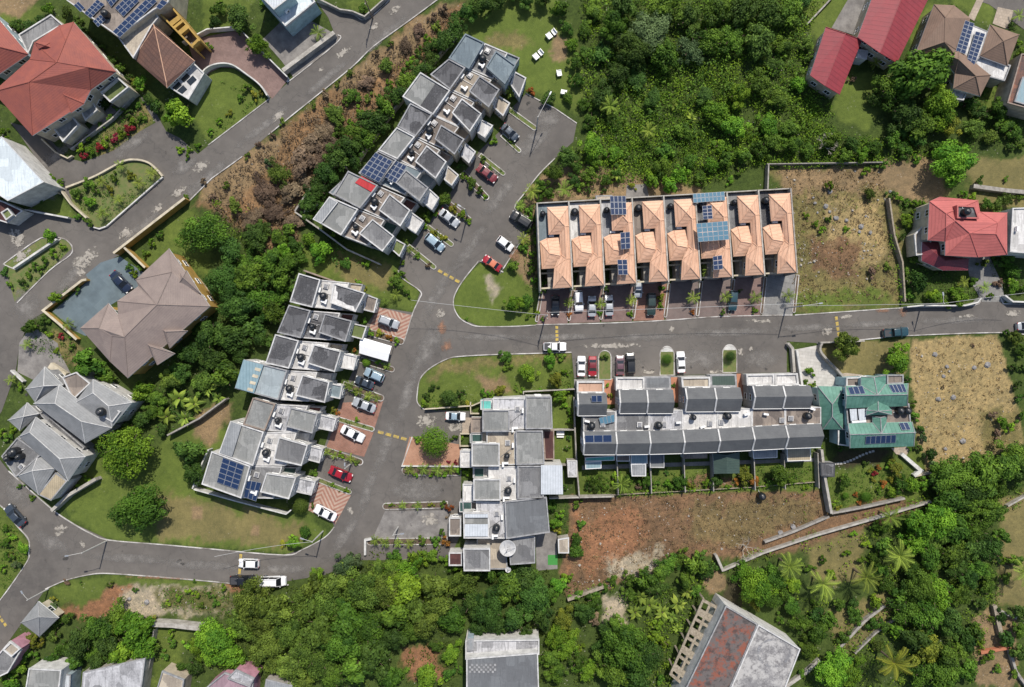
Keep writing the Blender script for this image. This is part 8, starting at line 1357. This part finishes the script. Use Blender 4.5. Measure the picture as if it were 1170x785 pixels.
# bare pale tree on the dirt lot, palms' dead neighbour by the drive
def bare_tree(x, y, R, label):
    p = W(x, y); t = thing('bare_tree', label, 'tree', (p.x, p.y, 0)); rng = random.Random(int(x)); build('trunk', MB().tube([(p.x, p.y, 0), (p.x + .1, p.y, R * .6)], [.16, .1], 7), 'bark_pale', t); m = MB()
    def br(a, d, L, r, k):
        e = a + d * L; m.tube([a, e], [r, r * .6], 4)
        if k: [br(e, (d + Vector((rng.uniform(-.8, .8), rng.uniform(-.8, .8), rng.uniform(-.2, .4)))).normalized(), L * .72, r * .6, k - 1) for _ in range(3)]
    for k in range(5): a = k * 1.25; br(Vector((p.x, p.y, R * .5)), Vector((math.cos(a), math.sin(a), .6)).normalized(), R * .36, .07, 3)
    build('branches', m, 'bark_pale', t)
bare_tree(849, 622, 3.2, 'leafless pale tree at the bottom edge of the dirt lot'); bare_tree(938, 168, 2.8, 'leafless grey tree above the dry grass lot wall'); bare_tree(300, 690, 2.4, 'leafless grey tree standing in the bottom belt')
# fallen water tank
tank(868.5, 566, 0.0, 'black water tank standing on the dirt behind the round back yard tree', True, 1.1)
for x, y, h, lab in [(123, 18, 7.0, 'silver-topped tank between the solar arrays of the modern house')]: tank(x, y, h, lab, True)
# ---------------------------------------------------------------- poles, lamps, cables
def pole(x, y, h, label, lamp=None, cross=False, mat='concrete_post', arm=1.8, cat='street lamp'):
    p = W(x, y); t = thing('street_lamp' if lamp is not None else 'utility_pole', label, cat if lamp is not None else 'utility pole', (p.x, p.y, 0)); build('pole', MB().tube([(p.x, p.y, 0), (p.x, p.y, h)], [.16, .1], 8), mat, t)
    if lamp is not None:
        e = Vector((p.x + arm * math.cos(lamp), p.y + arm * math.sin(lamp), h + .1)); build('arm', MB().tube([(p.x, p.y, h - .3), (p.x + .5 * arm * math.cos(lamp), p.y + .5 * arm * math.sin(lamp), h), e], .05, 6), mat, t); build('lamp_head', MB().box(e, (.7, .26, .14), lamp), 'aluminium', t)
    if cross: build('crossarm', MB().box((p.x, p.y, h - .4), (.12, 1.8, .12)), 'wood_pole', t); build('insulator', MB().lathe((p.x, p.y + .7, h - .34), [(.05, 0), (.07, .12), (.03, .2)], 8).lathe((p.x, p.y - .7, h - .34), [(.05, 0), (.07, .12), (.03, .2)], 8), 'plastic_white', t)
    return Vector((p.x, p.y, h - .2))
pA = pole(623, 362, 8.5, 'slim utility pole at the corner of the triangular lawn, crossed by cables', None, True); pB = pole(897.5, 352, 8.5, 'lamp pole at the corner of the dry grass lot beside the orange end house', math.radians(8), False, arm=3.2); pC = pole(1052, 349, 7.5, 'lamp pole at the wall of the pinkish red house', math.radians(100)); pD = pole(613, 148, 7.8, 'long-armed lamp pole at the end of the top planted divider', math.radians(62), arm=5.0)
pE = pole(534, 247, 7.5, 'slim lamp pole at the tip of the upper court divider', math.radians(150), arm=1.2); pF = pole(122, 618, 8.0, 'leaning-armed lamp pole on the kerb of the lower left bend', math.radians(190), False, arm=2.8); pG = pole(55, 673, 6.0, 'short lamp pole beside the gatehouse', math.radians(120)); pH = pole(426, 21, 7.5, 'utility pole on the verge at the top of the main road', None, True, 'wood_pole'); pI = pole(369, 607, 7.5, 'lamp pole on the corner below the striped drive', math.radians(160), arm=2.0); pJ = pole(455, 602, 6.0, 'lamp pole standing in the bays right of the lower row', math.radians(10)); pK = pole(401, 530, 5.0, 'garden lamp pole beside the bright red sedan', math.radians(90), arm=.8)
def cable(a, b_, label, sag=1.2, r=.035):
    n = 14; pts = [a.lerp(b_, k / n) - Vector((0, 0, sag * 4 * (k / n) * (1 - k / n))) for k in range(n + 1)]; o = build('overhead_cable', MB().tube(pts, r, 5), 'cable', org=tuple(a)); tag(o, label, 'cable', 'overhead cables')
off = Vector((0, .5, 0)); cable(W(470, 343, 7.5), pA, 'overhead cable crossing the triangular lawn'); cable(pA + off, pB + off, 'overhead cable along the front of the orange townhouses'); cable(pB, pC, 'overhead cable above the lower edge of the dry grass lot'); cable(pC, W(1185, 333, 7.5), 'overhead cable over the red hipped house garden wall'); cable(W(245, 636, 6.5), pI, 'overhead cable crossing the lower edge of the big lawn')
# ---------------------------------------------------------------- garden furniture on the top lawn and yards
def seat_set(x, y, ang, label, two=True):
    p = W(x, y); t = thing('garden_sofa', label, 'garden furniture', (p.x, p.y, 0), 'white garden furniture on the top lawn'); R = Matrix.Rotation(ang, 3, 'Z')
    def at(u, v, z): q = R @ Vector((u, v, 0)); return (p.x + q.x, p.y + q.y, z)
    for k, (u, sx) in enumerate(((0, 1.25), (1.15, .8)) if two else ((0, 1.1),)):
        build('seat', MB().box(at(u, 0, .38), (sx * .8, 1.15, .14), ang), 'plastic_white', t); build('backrest', MB().box(at(u - sx * .45 + (0 if k == 0 else sx * .9), 0, .62), (.12, 1.15, .6), ang), 'plastic_white', t)
        for a in (-.3, .3):
            for c in (-.42, .42): build('leg', MB().box(at(u + a * sx, c, .16), (.07, .07, .32), ang), 'plastic_white', t)
        for c in (-.55, .55): build('armrest', MB().box(at(u, c, .55), (sx * .8, .1, .08), ang), 'plastic_white', t)
seat_set(627.5, 42, math.radians(38), 'upper pair of white seats on the top lawn'); seat_set(612.5, 65.5, math.radians(40), 'lower pair of white seats on the top lawn'); seat_set(639, 84.5, math.radians(10), 'single white seat right of the lower pair on the top lawn', False); seat_set(644, 106, math.radians(80), 'lowest white seat near the dark round tree', False)
def table(x, y, r, label, mat='plastic_white', grp='garden tables'):
    p = W(x, y); t = thing('garden_table', label, 'garden table', (p.x, p.y, 0), grp); build('tabletop', MB().lathe((p.x, p.y, .68), [(r, 0), (r, .05)], 16), mat, t); build('pedestal', MB().tube([(p.x, p.y, 0), (p.x, p.y, .69)], .06, 8), 'steel_grey', t)
table(351, 243, .5, 'lowest round white table in the walled back garden'); table(354.5, 237.3, .5, 'second round white table in the walled back garden'); table(358, 231.5, .6, 'largest round white table in the walled back garden'); table(361.5, 227, .45, 'uppermost round white table in the walled back garden'); table(362, 234, .45, 'round white table set apart to the right in the walled back garden')
def tset(x, y, label):
    p = W(x, y); t = thing('picnic_set', label, 'garden furniture', (p.x, p.y, 0)); build('tabletop', MB().box((p.x, p.y, .7), (1.5, .8, .06)), 'plastic_white', t)
    for u in (-.55, .55): build('leg', MB().box((p.x + u, p.y, .34), (.08, .6, .68)), 'plastic_white', t)
    for v in (-.75, .75): build('bench', MB().box((p.x, p.y + v, .42), (1.4, .3, .06)).box((p.x - .5, p.y + v, .2), (.06, .25, .4)).box((p.x + .5, p.y + v, .2), (.06, .25, .4)), 'plastic_white', t)
tset(640, 494.5, 'white table and benches in the yard behind the middle block')
tank(382, 237, 0.0, 'dark drum in the back garden of the red-striped house', False, .7) if False else None
ac(380, 205, 0, 'white unit on the ground in the walled back garden of the end house', .6)
# ---------------------------------------------------------------- light, sky, camera
SUN_EL, SUN_AZ = math.radians(54), math.radians(14)   # azimuth measured from the top of the photo (+Y) towards the right
w = bpy.data.worlds.new('World'); SC.world = w; w.use_nodes = True; nt = w.node_tree; bg = nt.nodes['Background']; sky = nt.nodes.new('ShaderNodeTexSky'); sky.sky_type = 'NISHITA'; sky.sun_disc = False; sky.sun_elevation = SUN_EL; sky.sun_rotation = SUN_AZ; sky.altitude = 100; sky.dust_density = 1.5
nt.links.new(sky.outputs[0], bg.inputs['Color']); bg.inputs['Strength'].default_value = 0.128
sun = bpy.data.lights.new('sun', 'SUN'); sun.energy = 4.85; sun.angle = math.radians(0.6); sun.color = (1.0, 0.94, 0.84); so = bpy.data.objects.new('sun', sun); COL.objects.link(so)
d = Vector((math.sin(SUN_AZ) * math.cos(SUN_EL), math.cos(SUN_AZ) * math.cos(SUN_EL), math.sin(SUN_EL))); so.rotation_euler = (-d).to_track_quat('-Z', 'Y').to_euler(); so.location = d * 200
cam = bpy.data.cameras.new('camera'); co = bpy.data.objects.new('camera', cam); COL.objects.link(co); co.location = (0, 0, H); co.rotation_euler = (0, 0, 0); cam.sensor_width = 36; cam.lens = F / 1170 * 36; cam.clip_start = 1; cam.clip_end = 4000; SC.camera = co
vs = SC.view_settings; vs.view_transform = 'Standard'; vs.look = 'None'; vs.exposure = 0.0; vs.gamma = 1; vs.use_curve_mapping = False
SC.cycles.max_bounces = 6; SC.cycles.diffuse_bounces = 3; SC.cycles.transparent_max_bounces = 12
